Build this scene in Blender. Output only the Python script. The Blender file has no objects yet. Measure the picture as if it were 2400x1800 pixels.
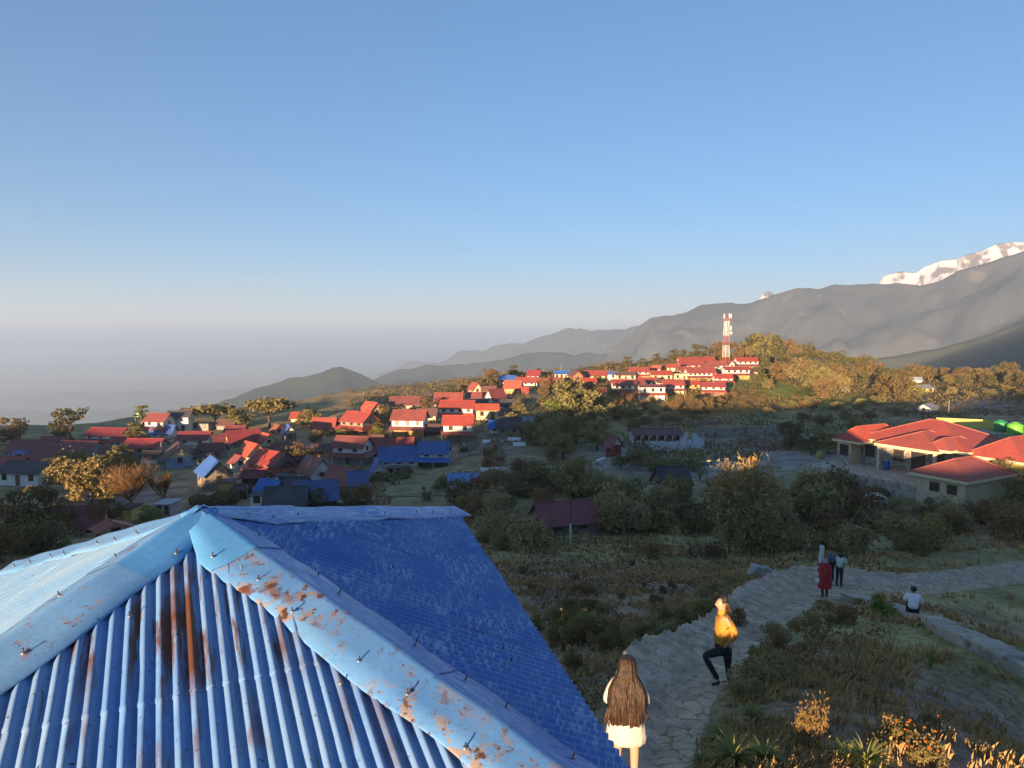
import bpy, bmesh, math, random
import numpy as np
from mathutils import Vector, Matrix, Quaternion

R = math.radians
random.seed(7)
scene = bpy.context.scene
COL = scene.collection

# ------------------------------------------------------------------ camera
FPX, PITCH = 1564.0, R(4.03)          # focal length in photo pixels (2400 wide), tilt down
cam = bpy.data.cameras.new("camera")
cam.sensor_width = 36.0
cam.lens = 36.0 * FPX / 2400.0
cam.clip_start, cam.clip_end = 0.05, 40000.0
camo = bpy.data.objects.new("camera", cam)
camo.location = (0, 0, 0)
camo.rotation_euler = (R(90) - PITCH, 0, 0)
COL.objects.link(camo)
scene.camera = camo

# ------------------------------------------------------------------ light
SUN_EL, SUN_AZ = R(3.8), R(205.0)      # azimuth clockwise from +Y: the sun is low, behind the viewer's left shoulder
TE = math.tan(SUN_EL)
TO_SUN = Vector((math.sin(SUN_AZ) * math.cos(SUN_EL), math.cos(SUN_AZ) * math.cos(SUN_EL), math.sin(SUN_EL)))
world = bpy.data.worlds.new("World")
scene.world = world
world.use_nodes = True
wn = world.node_tree
bg = wn.nodes["Background"]
sky = wn.nodes.new("ShaderNodeTexSky")
sky.sky_type = 'NISHITA'
sky.sun_disc = False
sky.sun_elevation = SUN_EL
sky.sun_rotation = SUN_AZ
sky.altitude = 1500
sky.air_density = 1.0
sky.dust_density = 0.4
sky.ozone_density = 5.0
gam = wn.nodes.new('ShaderNodeGamma')
gam.inputs[1].default_value = 0.72
wn.links.new(sky.outputs[0], gam.inputs[0])
wn.links.new(gam.outputs[0], bg.inputs[0])
bg.inputs[1].default_value = 0.125
sun = bpy.data.lights.new("sun", 'SUN')
sun.energy = 5.0
sun.angle = R(0.5)
sun.color = (1.0, 0.68, 0.40)
suno = bpy.data.objects.new("sun", sun)
suno.rotation_euler = (-TO_SUN).to_track_quat('-Z', 'Y').to_euler()
COL.objects.link(suno)
scene.view_settings.view_transform = 'Standard'
scene.view_settings.look = 'None'
scene.view_settings.gamma = 1.0
scene.view_settings.exposure = 1.7
scene.cycles.max_bounces = 6
scene.cycles.volume_bounces = 2
scene.cycles.transparent_max_bounces = 8

# ------------------------------------------------------------------ helpers
def ray(px, py):
    u, v = (px - 1200.0) / FPX, (py - 900.0) / FPX
    return np.array((u, math.cos(PITCH) - v * math.sin(PITCH), -math.sin(PITCH) - v * math.cos(PITCH)))

def at(px, py, Y):
    d = ray(px, py)
    return Vector(d * (Y / d[1]))

def hash2(i, j, s):
    n = (i.astype(np.int64) * 374761393 + j.astype(np.int64) * 668265263 + s * 1442695041) & 0x7fffffff
    n = ((n ^ (n >> 13)) * 1274126177) & 0x7fffffff
    return ((n ^ (n >> 16)) & 0xffff) / 65535.0

def vnoise(x, y, s=0):
    x = np.asarray(x, float); y = np.asarray(y, float)
    i, j = np.floor(x), np.floor(y)
    fx, fy = x - i, y - j
    fx = fx * fx * (3 - 2 * fx); fy = fy * fy * (3 - 2 * fy)
    a, b = hash2(i, j, s), hash2(i + 1, j, s)
    c, d = hash2(i, j + 1, s), hash2(i + 1, j + 1, s)
    return (a + (b - a) * fx) * (1 - fy) + (c + (d - c) * fx) * fy

def fbm(x, y, s=0, o=4):
    r, a, t = 0.0, 1.0, 0.0
    for k in range(o):
        r = r + a * vnoise(np.asarray(x) * 2 ** k, np.asarray(y) * 2 ** k, s + k * 17)
        t += a; a *= 0.5
    return r / t - 0.5

def ridged(x, y, s=0, o=5):
    r, a, t = 0.0, 1.0, 0.0
    for k in range(o):
        r = r + a * (1 - np.abs(2 * vnoise(np.asarray(x) * 2 ** k, np.asarray(y) * 2 ** k, s + k * 31) - 1))
        t += a; a *= 0.5
    return r / t

def tag(o, label=None, cat=None, group=None, kind=None):
    if label: o['label'] = label
    if cat: o['category'] = cat
    if group: o['group'] = group
    if kind: o['kind'] = kind
    return o

def empty(name, loc=(0, 0, 0), rz=0.0):
    o = bpy.data.objects.new(name, None)
    o.location = loc
    o.rotation_euler = (0, 0, rz)
    o.empty_display_size = 0.2
    COL.objects.link(o)
    return o

def mesh_obj(name, verts, faces, mats, parent=None, smooth=False, fmat=None, loc=None):
    me = bpy.data.meshes.new(name)
    me.from_pydata([tuple(v) for v in verts], [], [tuple(f) for f in faces])
    for m in (mats if isinstance(mats, (list, tuple)) else [mats]):
        me.materials.append(m)
    if fmat is not None:
        me.polygons.foreach_set("material_index", list(fmat))
    if smooth:
        me.polygons.foreach_set("use_smooth", [True] * len(me.polygons))
    me.update()
    o = bpy.data.objects.new(name, me)
    if parent is not None: o.parent = parent
    if loc is not None: o.location = loc
    COL.objects.link(o)
    return o

def quads_mesh(name, V, F, mats, smooth=False):
    """fast mesh from numpy arrays (n,3) and (m,k)"""
    V = np.asarray(V, np.float32); F = np.asarray(F, np.int32)
    k = F.shape[1]
    me = bpy.data.meshes.new(name)
    me.vertices.add(len(V)); me.vertices.foreach_set("co", V.ravel())
    me.loops.add(F.size); me.loops.foreach_set("vertex_index", F.ravel())
    me.polygons.add(len(F))
    me.polygons.foreach_set("loop_start", np.arange(0, F.size, k, dtype=np.int32))
    me.polygons.foreach_set("loop_total", np.full(len(F), k, dtype=np.int32))
    for m in (mats if isinstance(mats, (list, tuple)) else [mats]):
        me.materials.append(m)
    me.update(calc_edges=True)
    if smooth:
        me.polygons.foreach_set("use_smooth", np.ones(len(F), bool))
    return me

def link(name, me, parent=None, loc=None):
    o = bpy.data.objects.new(name, me)
    if parent is not None: o.parent = parent
    if loc is not None: o.location = loc
    COL.objects.link(o)
    return o

def copy_tree(o, parent=None):
    c = o.copy(); COL.objects.link(c); c.parent = parent
    for ch in list(o.children): copy_tree(ch, c)
    return c

class MB:
    """collects simple shapes, builds ONE mesh object"""
    def __init__(s): s.v, s.f, s.m = [], [], []
    def add(s, vs, fs, mi=0):
        o = len(s.v); s.v += [tuple(v) for v in vs]
        s.f += [tuple(o + i for i in f) for f in fs]; s.m += [mi] * len(fs)
    def box(s, x0, x1, y0, y1, z0, z1, mi=0):
        s.add([(x0,y0,z0),(x1,y0,z0),(x1,y1,z0),(x0,y1,z0),(x0,y0,z1),(x1,y0,z1),(x1,y1,z1),(x0,y1,z1)],
              [(0,3,2,1),(4,5,6,7),(0,1,5,4),(1,2,6,5),(2,3,7,6),(3,0,4,7)], mi)
    def prism(s, poly, a, b, axis='y', mi=0):
        """poly = list of 2D (p,q) extruded a..b along axis; axis y: (p,q)->(x,z); x: (y,z); z: (x,y)"""
        n = len(poly)
        def P(p, q, t): return {'y': (p, t, q), 'x': (t, p, q), 'z': (p, q, t)}[axis]
        vs = [P(p, q, a) for p, q in poly] + [P(p, q, b) for p, q in poly]
        fs = [tuple(range(n)), tuple(range(2 * n - 1, n - 1, -1))] + [(i, i + n, (i + 1) % n + n, (i + 1) % n) for i in range(n)]
        s.add(vs, fs, mi)
    def tube(s, pts, r, n=6, mi=0, r2=None, cap=True):
        pts = [Vector(p) for p in pts]
        vs, N = [], len(pts)
        for k, p in enumerate(pts):
            t = (pts[min(k + 1, N - 1)] - pts[max(k - 1, 0)]).normalized()
            a = t.cross(Vector((0, 0, 1)) if abs(t.z) < 0.9 else Vector((1, 0, 0))).normalized()
            b = t.cross(a)
            rr = r if r2 is None else r + (r2 - r) * k / max(1, N - 1)
            if isinstance(r, (list, tuple)): rr = r[k]
            vs += [p + (a * math.cos(2 * math.pi * i / n) + b * math.sin(2 * math.pi * i / n)) * rr for i in range(n)]
        fs = [(k * n + i, k * n + (i + 1) % n, (k + 1) * n + (i + 1) % n, (k + 1) * n + i) for k in range(N - 1) for i in range(n)]
        if cap: fs += [tuple(range(n - 1, -1, -1)), tuple(range((N - 1) * n, N * n))]
        s.add(vs, fs, mi)
    def lathe(s, prof, n=16, c=(0, 0, 0), mi=0, a0=0.0):
        vs = [(c[0] + r * math.cos(a0 + 2 * math.pi * i / n), c[1] + r * math.sin(a0 + 2 * math.pi * i / n), c[2] + z) for r, z in prof for i in range(n)]
        fs = [(k * n + i, k * n + (i + 1) % n, (k + 1) * n + (i + 1) % n, (k + 1) * n + i) for k in range(len(prof) - 1) for i in range(n)]
        s.add(vs, fs, mi)
    def build(s, name, mats, parent=None, smooth=False, loc=None):
        return mesh_obj(name, s.v, s.f, mats, parent, smooth, s.m, loc)

# ------------------------------------------------------------------ materials
def mat(name, c1, c2=None, scale=3.0, rough=0.8, bump=0.0, bscale=None, metal=0.0, detail=4.0, coord='Object', spec=0.3, stretch=None, lo=0.35, hi=0.65, c3=None, s3=0.5, l3=0.55, h3=0.7, trans=0.0):
    m = bpy.data.materials.new(name); m.use_nodes = True
    nt = m.node_tree; P = nt.nodes["Principled BSDF"]
    P.inputs['Roughness'].default_value = rough
    P.inputs['Metallic'].default_value = metal
    P.inputs['Specular IOR Level'].default_value = spec
    c2 = c2 or tuple(x * 0.72 for x in c1)
    tc = nt.nodes.new("ShaderNodeTexCoord")
    src = tc.outputs[coord]
    if stretch:
        mp = nt.nodes.new("ShaderNodeMapping"); mp.inputs['Scale'].default_value = stretch
        nt.links.new(src, mp.inputs['Vector']); src = mp.outputs[0]
    def noise(sc):
        n = nt.nodes.new("ShaderNodeTexNoise"); n.inputs['Scale'].default_value = sc; n.inputs['Detail'].default_value = detail
        nt.links.new(src, n.inputs['Vector']); return n
    def mixc(fac, a, b):
        x = nt.nodes.new("ShaderNodeMix"); x.data_type = 'RGBA'
        nt.links.new(fac, x.inputs['Factor'])
        for v, i in ((a, 6), (b, 7)):
            if isinstance(v, tuple): x.inputs[i].default_value = (*v, 1)
            else: nt.links.new(v, x.inputs[i])
        return x.outputs[2]
    def ramp(fac, lo, hi):
        r = nt.nodes.new("ShaderNodeMapRange"); r.inputs['From Min'].default_value = lo; r.inputs['From Max'].default_value = hi
        nt.links.new(fac, r.inputs['Value']); return r.outputs[0]
    n = noise(scale)
    col = mixc(ramp(n.outputs['Fac'], lo, hi), c1, c2)
    if c3: col = mixc(ramp(noise(s3).outputs['Fac'], l3, h3), col, c3)
    nt.links.new(col, P.inputs['Base Color'])
    if bump:
        b = nt.nodes.new("ShaderNodeBump"); b.inputs['Strength'].default_value = bump; b.inputs['Distance'].default_value = 0.05
        nt.links.new(noise(bscale or scale * 3).outputs['Fac'], b.inputs['Height'])
        nt.links.new(b.outputs[0], P.inputs['Normal'])
    m['_'] = 0
    return m

def attr_mat(name, attr, rough=0.95, nscale=1.5, namt=0.35, bump=0.6, bscale=6.0, nscale2=14.0):
    """base colour from a colour attribute, broken up by two noises, with bump"""
    m = bpy.data.materials.new(name); m.use_nodes = True
    nt = m.node_tree; P = nt.nodes["Principled BSDF"]
    P.inputs['Roughness'].default_value = rough; P.inputs['Specular IOR Level'].default_value = 0.1
    a = nt.nodes.new("ShaderNodeAttribute"); a.attribute_name = attr
    tc = nt.nodes.new("ShaderNodeTexCoord")
    last = a.outputs['Color']
    for sc in (nscale, nscale2):
        n = nt.nodes.new("ShaderNodeTexNoise"); n.inputs['Scale'].default_value = sc; n.inputs['Detail'].default_value = 5
        nt.links.new(tc.outputs['Object'], n.inputs['Vector'])
        r = nt.nodes.new("ShaderNodeMapRange"); r.inputs['From Min'].default_value = 0.3; r.inputs['From Max'].default_value = 0.7
        r.inputs['To Min'].default_value = 1 - namt; r.inputs['To Max'].default_value = 1 + namt
        nt.links.new(n.outputs['Fac'], r.inputs['Value'])
        x = nt.nodes.new("ShaderNodeVectorMath"); x.operation = 'SCALE'
        nt.links.new(last, x.inputs[0]); nt.links.new(r.outputs[0], x.inputs['Scale'])
        last = x.outputs[0]
    nt.links.new(last, P.inputs['Base Color'])
    n = nt.nodes.new("ShaderNodeTexNoise"); n.inputs['Scale'].default_value = bscale; n.inputs['Detail'].default_value = 6
    nt.links.new(tc.outputs['Object'], n.inputs['Vector'])
    b = nt.nodes.new("ShaderNodeBump"); b.inputs['Strength'].default_value = bump; b.inputs['Distance'].default_value = 0.25
    nt.links.new(n.outputs['Fac'], b.inputs['Height']); nt.links.new(b.outputs[0], P.inputs['Normal'])
    return m

# ------------------------------------------------------------------ terrain
# ground points read off the photograph: (px, py, distance ahead)
GP = [
 # near slope
 (1460,1860,6.8),(1700,1800,7.9),(2000,1800,7.9),(2400,1800,8),(1580,1610,12.1),(1900,1600,12.5),(2300,1600,14),
 (1300,1480,19.6),(1500,1480,18.6),(1750,1480,18.3),(2140,1453,19.4),(2400,1440,27),(1930,1400,26),(1965,1376,30),
 (1400,1400,27),(1600,1400,26.2),(2100,1380,29.5),(2400,1358,35),(1180,1380,28),(1200,1310,46),(1500,1330,44),(1700,1345,42),
 (1337,1285,52),(1500,1292,52),(1650,1310,50),(1850,1310,46),(2100,1310,40),(2400,1300,40),
 (1330,1240,64),(1150,1250,62),(1600,1250,62),(1900,1250,58),(2150,1245,55),(2400,1235,54),
 (1150,1180,84),(1400,1160,86),(1650,1190,74),(1900,1180,70),(2150,1190,63),(2400,1180,62),
 (1100,1120,104),(1250,1100,110),(1400,1110,102),(1500,1120,98),(1700,1120,92),(1900,1110,84),(2100,1112,75),(2250,1130,68),(2400,1110,72),
 (1010,1105,122),(1150,1070,122),(1300,1070,120),(1450,1075,115),(1600,1075,112),(1760,1060,122),(1950,1060,102),(2100,1060,95),(2400,1050,92),
 (1600,1050,126),(1725,1034,136),(1850,1030,138),(1730,1000,150),(1900,985,158),(2100,985,152),(2400,985,150),
 # far saddle and rising hill
 (1200,1010,142),(1350,1000,150),(1500,980,166),(1650,975,172),(1800,965,182),(2000,955,190),(2200,940,200),(2400,935,205),
 (1250,960,172),(1400,950,188),(1600,948,192),(1750,945,200),(1900,935,208),(2100,920,228),(2400,905,240),
 (1200,925,196),(1320,925,206),(1450,922,212),(1600,915,216),(1750,908,224),(1900,905,236),(2050,892,262),(2250,890,280),(2400,888,290),
 (1450,890,240),(1600,882,246),(1750,880,250),(1880,885,262),
 (1500,862,272),(1620,855,276),(1700,850,282),(1800,848,284),(1950,862,292),(2100,872,310),(2250,878,322),(2400,880,330),
 (1330,880,262),(1200,886,248),(1300,905,228),(1100,915,222),
 # centre village
 (1060,970,176),(1000,990,168),(1100,990,160),(950,965,180),(870,965,182),(760,985,172),(820,935,206),(940,915,220),(1050,905,232),
 (700,1010,160),(850,1010,158),(950,1050,138),(800,1060,134),(880,1085,124),(730,1110,112),(1000,1060,132),
 (650,1140,100),(760,1160,94),(850,1150,96),(900,1200,78),(1000,1180,84),
 (560,1105,112),(600,1060,130),(520,1070,126),(660,985,170),(580,1010,158),(500,1010,156),(500,1160,90),(400,1160,93.28),
 # left village
 (430,1000,160),(400,985,166),(450,1040,140),(350,1055,132),(240,1030,150),(150,1040,142),(250,1075,131.4),(100,1070,135.7),
 (50,1110,118.7),(200,1120,110.2),(300,1130,103.9),(100,1180,89.04),(250,1190,84.8),(0,1240,69.96),(150,1250,67.84),(300,1180,86.92),
 (20,1008,182),(120,1008,182),(230,1006,176),(330,985,180),(420,978,184),(520,968,190),(620,957,196),(700,945,200),(780,930,212),
 (-200,990,182),(-200,1100,123),(-200,1240,69.96),(2650,1300,38),(2650,1600,15),(2650,1100,70),(2650,985,150),(2650,885,300),
]
CREST = [(-300,1014,200),(20,1002,200),(120,996,200),(230,990,196),(330,974,196),(420,968,196),(520,962,202),(620,948,208),(700,940,214),
 (780,920,224),(870,912,232),(960,905,240),(1060,892,252),(1160,880,262),(1260,872,272),(1360,862,282),(1460,852,290),(1560,842,296),
 (1650,835,300),(1740,828,302),(1850,836,306),(1950,850,312),(2060,862,324),(2180,872,336),(2300,876,344),(2420,878,352),(2650,880,360)]
ctrl = [tuple(at(*g)) for g in GP + CREST]
for px, py, Y in CREST:
    p = at(px, py, Y); h = math.hypot(p.x, p.y)
    for k, dz in ((1.12, 9), (1.45, 45), (2.3, 150), (3.4, 260)):
        ctrl.append((p.x * k, p.y * k, p.z - dz))
# unseen crest behind the viewer, shaped to block the low sun: T(u) is the height of the light's lower edge, u runs across the light
SX, SY = math.sin(SUN_AZ), math.cos(SUN_AZ)            # unit vector towards the sun (plan)
_TU = [-400,-250,-200,-185,-160,-149,-147,-140,-130,-115,-109,-103,-94.5,-88,-82,-76.5,-74.5,-72,-66,-59,-47,-34,-25,-14,-9,-7,-6,-4.6,-3.4,-2.1,0,2.0,2.7,3.6,8,12,17,25,32,46,58,70,82,110,200,369,845,1100]
_TV = [-8,-14,-15,-14,-14.5,-15.7,-14.9,-15.3,-15.6,-15.7,-16,-16.2,-18.6,-19.2,-20,-20.4,-16.8,-12.4,-10.5,-7.5,-7,-8.6,-7.8,-6.8,-6.2,-6.8,-7.9,-7.9,-7.0,-5.25,-5.15,-5.1,-7.2,-9.2,-9.6,-9.2,-8,-6.6,-5,-3,0,2.5,5,24,60,134,420,520]
def TU(u):
    return float(np.interp(u, _TU, _TV))
# unseen ground under the roof and behind the viewer, lowered to let the sun past
for x, y, z in ((-6,3,-6.3),(-3,6,-6.2),(-8,10,-8.5),(0,10,-6.2),(-4,18,-9.3),(-14,14,-9.5),(-12,28,-12),(-28,30,-13),(-3,30,-11.6),(-20,45,-15.2),(-45,50,-17),
                (-5,48,-16),(19,17,-12.2),(14,10,-10.6),(24,24,-12),(30,34,-13.5),(0,0,-4.6),(-4,-3,-4.7),(4,1,-4.7),(12,0,-8.6),(2,-6,-4.8),(-30,5,-11),(-60,20,-14),(25,5,-9.8),(40,20,-12.5)):
    _u, _s = -x * SY + y * SX, -(x * SX + y * SY)
    ctrl.append((x, y, min(z, max(TU(_u), -7.2 if _u < 3 and abs(x) < 9 else -99) - _s * TE)))
for u in _TU:
    for s in ((9, 22, 60) if abs(u) < 12 else (22, 60)):
        x, y = u * -SY + s * SX, u * SX + s * SY
        ctrl.append((x, y, min(TU(u), 5) + s * TE - (0.25 if s == 22 else 0.1 if s == 9 else 0.0)))
    for s, dz in ((130, 6), (420, 60)):
        x, y = u * -SY + s * SX, u * SX + s * SY
        ctrl.append((x, y, min(TU(u), 5) - dz))
C = np.array(ctrl)
_k = (C[:, None, :2] - C[None, :, :2])
_A = np.sqrt((_k ** 2).sum(-1) + 4.0)
_A += np.eye(len(C)) * -0.35
_P = np.c_[np.ones(len(C)), C[:, :2] / 100]
_n = len(C)
_M = np.zeros((_n + 3, _n + 3)); _M[:_n, :_n] = _A; _M[:_n, _n:] = _P; _M[_n:, :_n] = _P.T
_w = np.linalg.solve(_M, np.r_[C[:, 2], 0, 0, 0])

def ground_np(x, y, detail=True):
    x = np.asarray(x, float); y = np.asarray(y, float)
    sh = x.shape; X, Yv = x.ravel(), y.ravel()
    z = np.empty(len(X))
    for a in range(0, len(X), 20000):
        b = slice(a, a + 20000)
        r = np.sqrt((X[b, None] - C[None, :, 0]) ** 2 + (Yv[b, None] - C[None, :, 1]) ** 2 + 4.0)
        z[b] = r @ _w[:_n] + _w[_n] + _w[_n + 1] * X[b] / 100 + _w[_n + 2] * Yv[b] / 100
    d = np.sqrt(X ** 2 + Yv ** 2)
    if detail:
        z += fbm(X / 9, Yv / 9, 3) * np.clip((d - 8) / 120, 0.06, 1.0) * 1.6
        z += fbm(X / 1.3, Yv / 1.3, 5, 3) * 0.10
    return z.reshape(sh)

def ground(x, y):
    return float(ground_np(np.array([x]), np.array([y]))[0])

_ys = np.concatenate([np.geomspace(3, 420, 420)])
def gp(px, py):
    """where the view ray of a photo pixel meets the ground"""
    d = ray(px, py)
    P = np.outer(_ys / d[1], d)
    g = ground_np(P[:, 0], P[:, 1])
    hit = np.where(P[:, 2] <= g)[0]
    if len(hit) == 0:
        k = int(np.argmin(P[:, 2] - g + (_ys < 30) * 99))
        return Vector((P[k, 0], P[k, 1], g[k]))
    k = hit[0]
    if k == 0: return Vector((P[0, 0], P[0, 1], g[0]))
    a, b = P[k - 1, 2] - g[k - 1], P[k, 2] - g[k]
    t = a / (a - b)
    q = P[k - 1] + (P[k] - P[k - 1]) * t
    return Vector((q[0], q[1], ground(q[0], q[1])))

# colours of the ground: photo pixel -> base colour (soil, grass, dry grass)
SOIL, GRASS, DKG, DRY, GOLD, PALE, LIME = (.33,.235,.175), (.36,.31,.13), (.29,.245,.12), (.38,.28,.15), (.25,.155,.045), (.30,.30,.29), (.20,.22,.05)
GC = [(1500,1480,SOIL),(1250,1380,SOIL),(1400,1350,SOIL),(1600,1380,SOIL),(1700,1420,DKG),(1350,1450,SOIL),(1500,1560,DKG),(1350,1290,GRASS),(1500,1297,GRASS),(1650,1312,GRASS),
 (1180,1290,GRASS),(1850,1325,GRASS),(2200,1310,DKG),(1900,1600,DKG),(2100,1550,GRASS),(2300,1620,GRASS),(2000,1680,SOIL),(2150,1740,SOIL),(1850,1500,DKG),(2050,1480,GRASS),(2350,1430,DRY),(2250,1400,GRASS),
 (2380,1500,DRY),(1750,1760,DKG),(2350,1780,SOIL),(1500,1250,GRASS),(1300,1240,DRY),(1700,1200,DKG),(2000,1200,DKG),(2300,1220,DKG),(1200,1150,DKG),(1450,1130,DKG),
 (1650,1080,PALE),(1560,1085,PALE),(1600,1065,PALE),(1750,1050,SOIL),(1850,1040,SOIL),(1800,1060,SOIL),(1950,1000,DKG),(2100,960,DKG),(2300,960,SOIL),(2380,940,SOIL),(2250,975,DRY),
 (1100,1080,DRY),(1150,1050,SOIL),(1250,1050,DKG),(1350,1030,DKG),(1500,1000,DKG),(1650,985,DRY),(1850,970,DKG),(2000,960,DKG),
 (1700,955,GOLD),(1600,945,GOLD),(1800,945,GOLD),(1850,920,LIME),(1800,905,LIME),(1900,930,LIME),(1750,925,GOLD),(1650,925,GOLD),(1500,905,GOLD),(1400,915,GOLD),(1560,940,LIME),(2010,935,LIME),(2040,925,GOLD),
 (1700,870,GOLD),(1550,870,GOLD),(2150,900,GOLD),(2350,895,GOLD),(1300,900,GOLD),(1150,930,DRY),(1050,985,DRY),(900,960,DRY),(870,985,LIME),(750,1015,DRY),(800,1000,DRY),(950,930,DRY),
 (700,1040,SOIL),(600,1040,DKG),(850,1120,DKG),(600,1120,SOIL),(500,1130,DRY),(480,1175,DRY),(200,1100,DKG),(150,1130,DKG),(300,1110,DKG),(50,1060,DKG),(100,1210,DRY),(300,1170,SOIL),(450,1000,DKG),(200,1060,DKG)]
# ------------------------------------------------------------------ ground sheet
_th = np.r_[np.arange(-52, 52.01, 0.36), np.arange(56, 305, 4.0)]
_rr = np.r_[0.0, np.geomspace(1.2, 760, 250)]
T_, R_ = np.meshgrid(np.radians(_th), _rr, indexing='ij')
GX, GY = R_ * np.sin(T_), R_ * np.cos(T_)
GZ = ground_np(GX, GY)
nt_, nr_ = GX.shape
idx = np.arange(nt_ * nr_).reshape(nt_, nr_)
nx = np.roll(idx, -1, axis=0)
F = np.stack([idx[:, :-1], idx[:, 1:], nx[:, 1:], nx[:, :-1]], -1).reshape(-1, 4)
Vg = np.c_[GX.ravel(), GY.ravel(), GZ.ravel()]
gm = attr_mat("earth_and_grass", "soil", nscale=0.35, nscale2=5.0, namt=0.4, bump=0.8, bscale=4.0)
me = quads_mesh("ground", Vg, F, gm, smooth=True)
gcp = np.array([tuple(gp(a, b))[:2] for a, b, c in GC]); gcc = np.array([c for a, b, c in GC])
def soil_colour(x, y):
    x = np.asarray(x).ravel(); y = np.asarray(y).ravel()
    out = np.empty((len(x), 3))
    for a in range(0, len(x), 20000):
        b = slice(a, a + 20000)
        wx = x[b] + fbm(x[b] / 14, y[b] / 14, 9) * 12; wy = y[b] + fbm(x[b] / 14, y[b] / 14, 19) * 12
        # compare in a log-polar space so that near points do not swamp far ones
        lr = np.log(np.hypot(wx, wy) + 3) * 60; la = np.arctan2(wx, wy) * 60
        cr = np.log(np.hypot(gcp[:, 0], gcp[:, 1]) + 3) * 60; ca = np.arctan2(gcp[:, 0], gcp[:, 1]) * 60
        w = 1 / ((lr[:, None] - cr) ** 2 + (la[:, None] - ca) ** 2 + 1.0) ** 2
        out[b] = (w @ gcc) / w.sum(1, keepdims=True)
    return out
colr = soil_colour(Vg[:, 0], Vg[:, 1])
ca_ = me.color_attributes.new("soil", 'FLOAT_COLOR', 'POINT')
ca_.data.foreach_set("color", np.c_[colr, np.ones(len(colr))].astype(np.float32).ravel())
tag(link("ground", me), kind='structure')

# ------------------------------------------------------------------ far country
HZ = -650.0
def ridge(name, pts, col1, col2, run=1.6, amp=0.22, seed=1, base=HZ - 20, n=260, rows=70, fr=3.0, snow=None, back=0.6, spec=None):
    """a mountain: crest through the given photo points, flanks falling to the valley on both sides"""
    pts = [(p[0], p[1], p[2]) for p in pts]
    P = np.array([tuple(at(*p)) for p in pts])
    L = np.r_[0, np.cumsum(np.hypot(*(np.diff(P[:, :2], axis=0).T)))]
    t = np.linspace(0, L[-1], n)
    cr = np.stack([np.interp(t, L, P[:, k]) for k in range(3)], 1)
    for _ in range(2):
        w_ = max(3, n // 45) | 1; pad = np.pad(cr, ((w_ // 2, w_ // 2), (0, 0)), mode='edge'); cr = np.stack([np.convolve(pad[:, k], np.ones(w_) / w_, 'valid') for k in range(3)], 1)
    H = cr[:, 2] - base
    hm = H.mean()
    cr[:, 2] += fbm(t / (hm * 0.12), t * 0, seed, 4) * hm * 0.035
    d2 = -cr[:, :2] / np.linalg.norm(cr[:, :2], axis=1, keepdims=True)      # towards the viewer
    V = []
    ss = np.r_[np.linspace(-1, 0, 12, endpoint=False), np.linspace(0, 1, rows) ** 1.15]
    for s in ss:
        run_ = H * run * (s if s >= 0 else s * back)
        xy = cr[:, :2] + d2 * run_[:, None]
        z = cr[:, 2] - H * abs(s) ** 0.92
        env = np.sin(np.pi * min(1, abs(s) * 1.0)) ** 0.6 if abs(s) < 1 else 0
        q = ridged(t / (hm * 0.75) + 0.25 * math.sin(s * 5), xy[:, 1] * 0 + s * 1.3, seed + 5) - 0.6
        q2 = fbm(xy[:, 0] / (hm * 0.14), xy[:, 1] / (hm * 0.14), seed + 9, 5)
        z = z + env * (q * amp + q2 * amp * 0.55) * hm
        V.append(np.c_[xy, z])
    V = np.concatenate(V); m = len(ss)
    idx = np.arange(m * n).reshape(m, n)
    F = np.stack([idx[:-1, :-1], idx[:-1, 1:], idx[1:, 1:], idx[1:, :-1]], -1).reshape(-1, 4)
    mt = mat(name + "_cover", col1, col2, scale=fr / hm, rough=1.0, detail=8, spec=0.0, lo=0.38, hi=0.62, c3=spec, s3=fr * 3 / hm, l3=0.6, h3=0.7) if snow is None else snow
    o = link(name, quads_mesh(name, V, F, mt, smooth=True))
    tag(o, kind='structure')
    return o

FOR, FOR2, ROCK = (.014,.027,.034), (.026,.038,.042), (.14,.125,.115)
far_l = [(-500,960,6000),(-250,948,6000),(0,935,6000),(60,928,6000),(130,920,6000),(185,918,6000),(230,922,6000),(330,914,6000),(400,925,6000),(450,925,6000),(560,911,6000),(640,905,6000),(760,915,6000),(900,930,6000)]
ridge("hill", far_l, FOR, FOR2, run=1.2, amp=.10, seed=3, rows=30)
ridge("hill", [(-500,970,4600),(-100,972,4600),(150,970,4600),(330,974,4600),(480,968,4600),(600,960,4600),(760,985,4600)], FOR, FOR2, run=1.2, amp=.10, seed=4, rows=30)
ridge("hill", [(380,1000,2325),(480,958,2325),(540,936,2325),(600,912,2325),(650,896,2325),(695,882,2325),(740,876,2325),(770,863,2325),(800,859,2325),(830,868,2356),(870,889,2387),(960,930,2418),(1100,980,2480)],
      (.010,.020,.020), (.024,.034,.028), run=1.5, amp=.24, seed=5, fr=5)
ridge("hill", [(760,940,3040),(840,905,3040),(890,882,3040),(930,867,3040),(970,864,3040),(1008,855,3040),(1090,854,3040),(1168,845,3040),(1200,838,3040),(1225,830,3008),(1283,826,2960),(1316,827,2960),(1348,834,2928),(1366,824,2880),(1406,827,2848),(1480,835,2816),(1700,880,2720)],
      FOR, FOR2, run=1.6, amp=.2, seed=6, fr=5)
ridge("mountain", [(860,880,7699),(925,865,7699),(940,857,7699),(960,845,7699),(1020,849,7699),(1100,870,7699)], FOR, FOR2, run=1.3, amp=.1, seed=8, rows=30, n=120)
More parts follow.
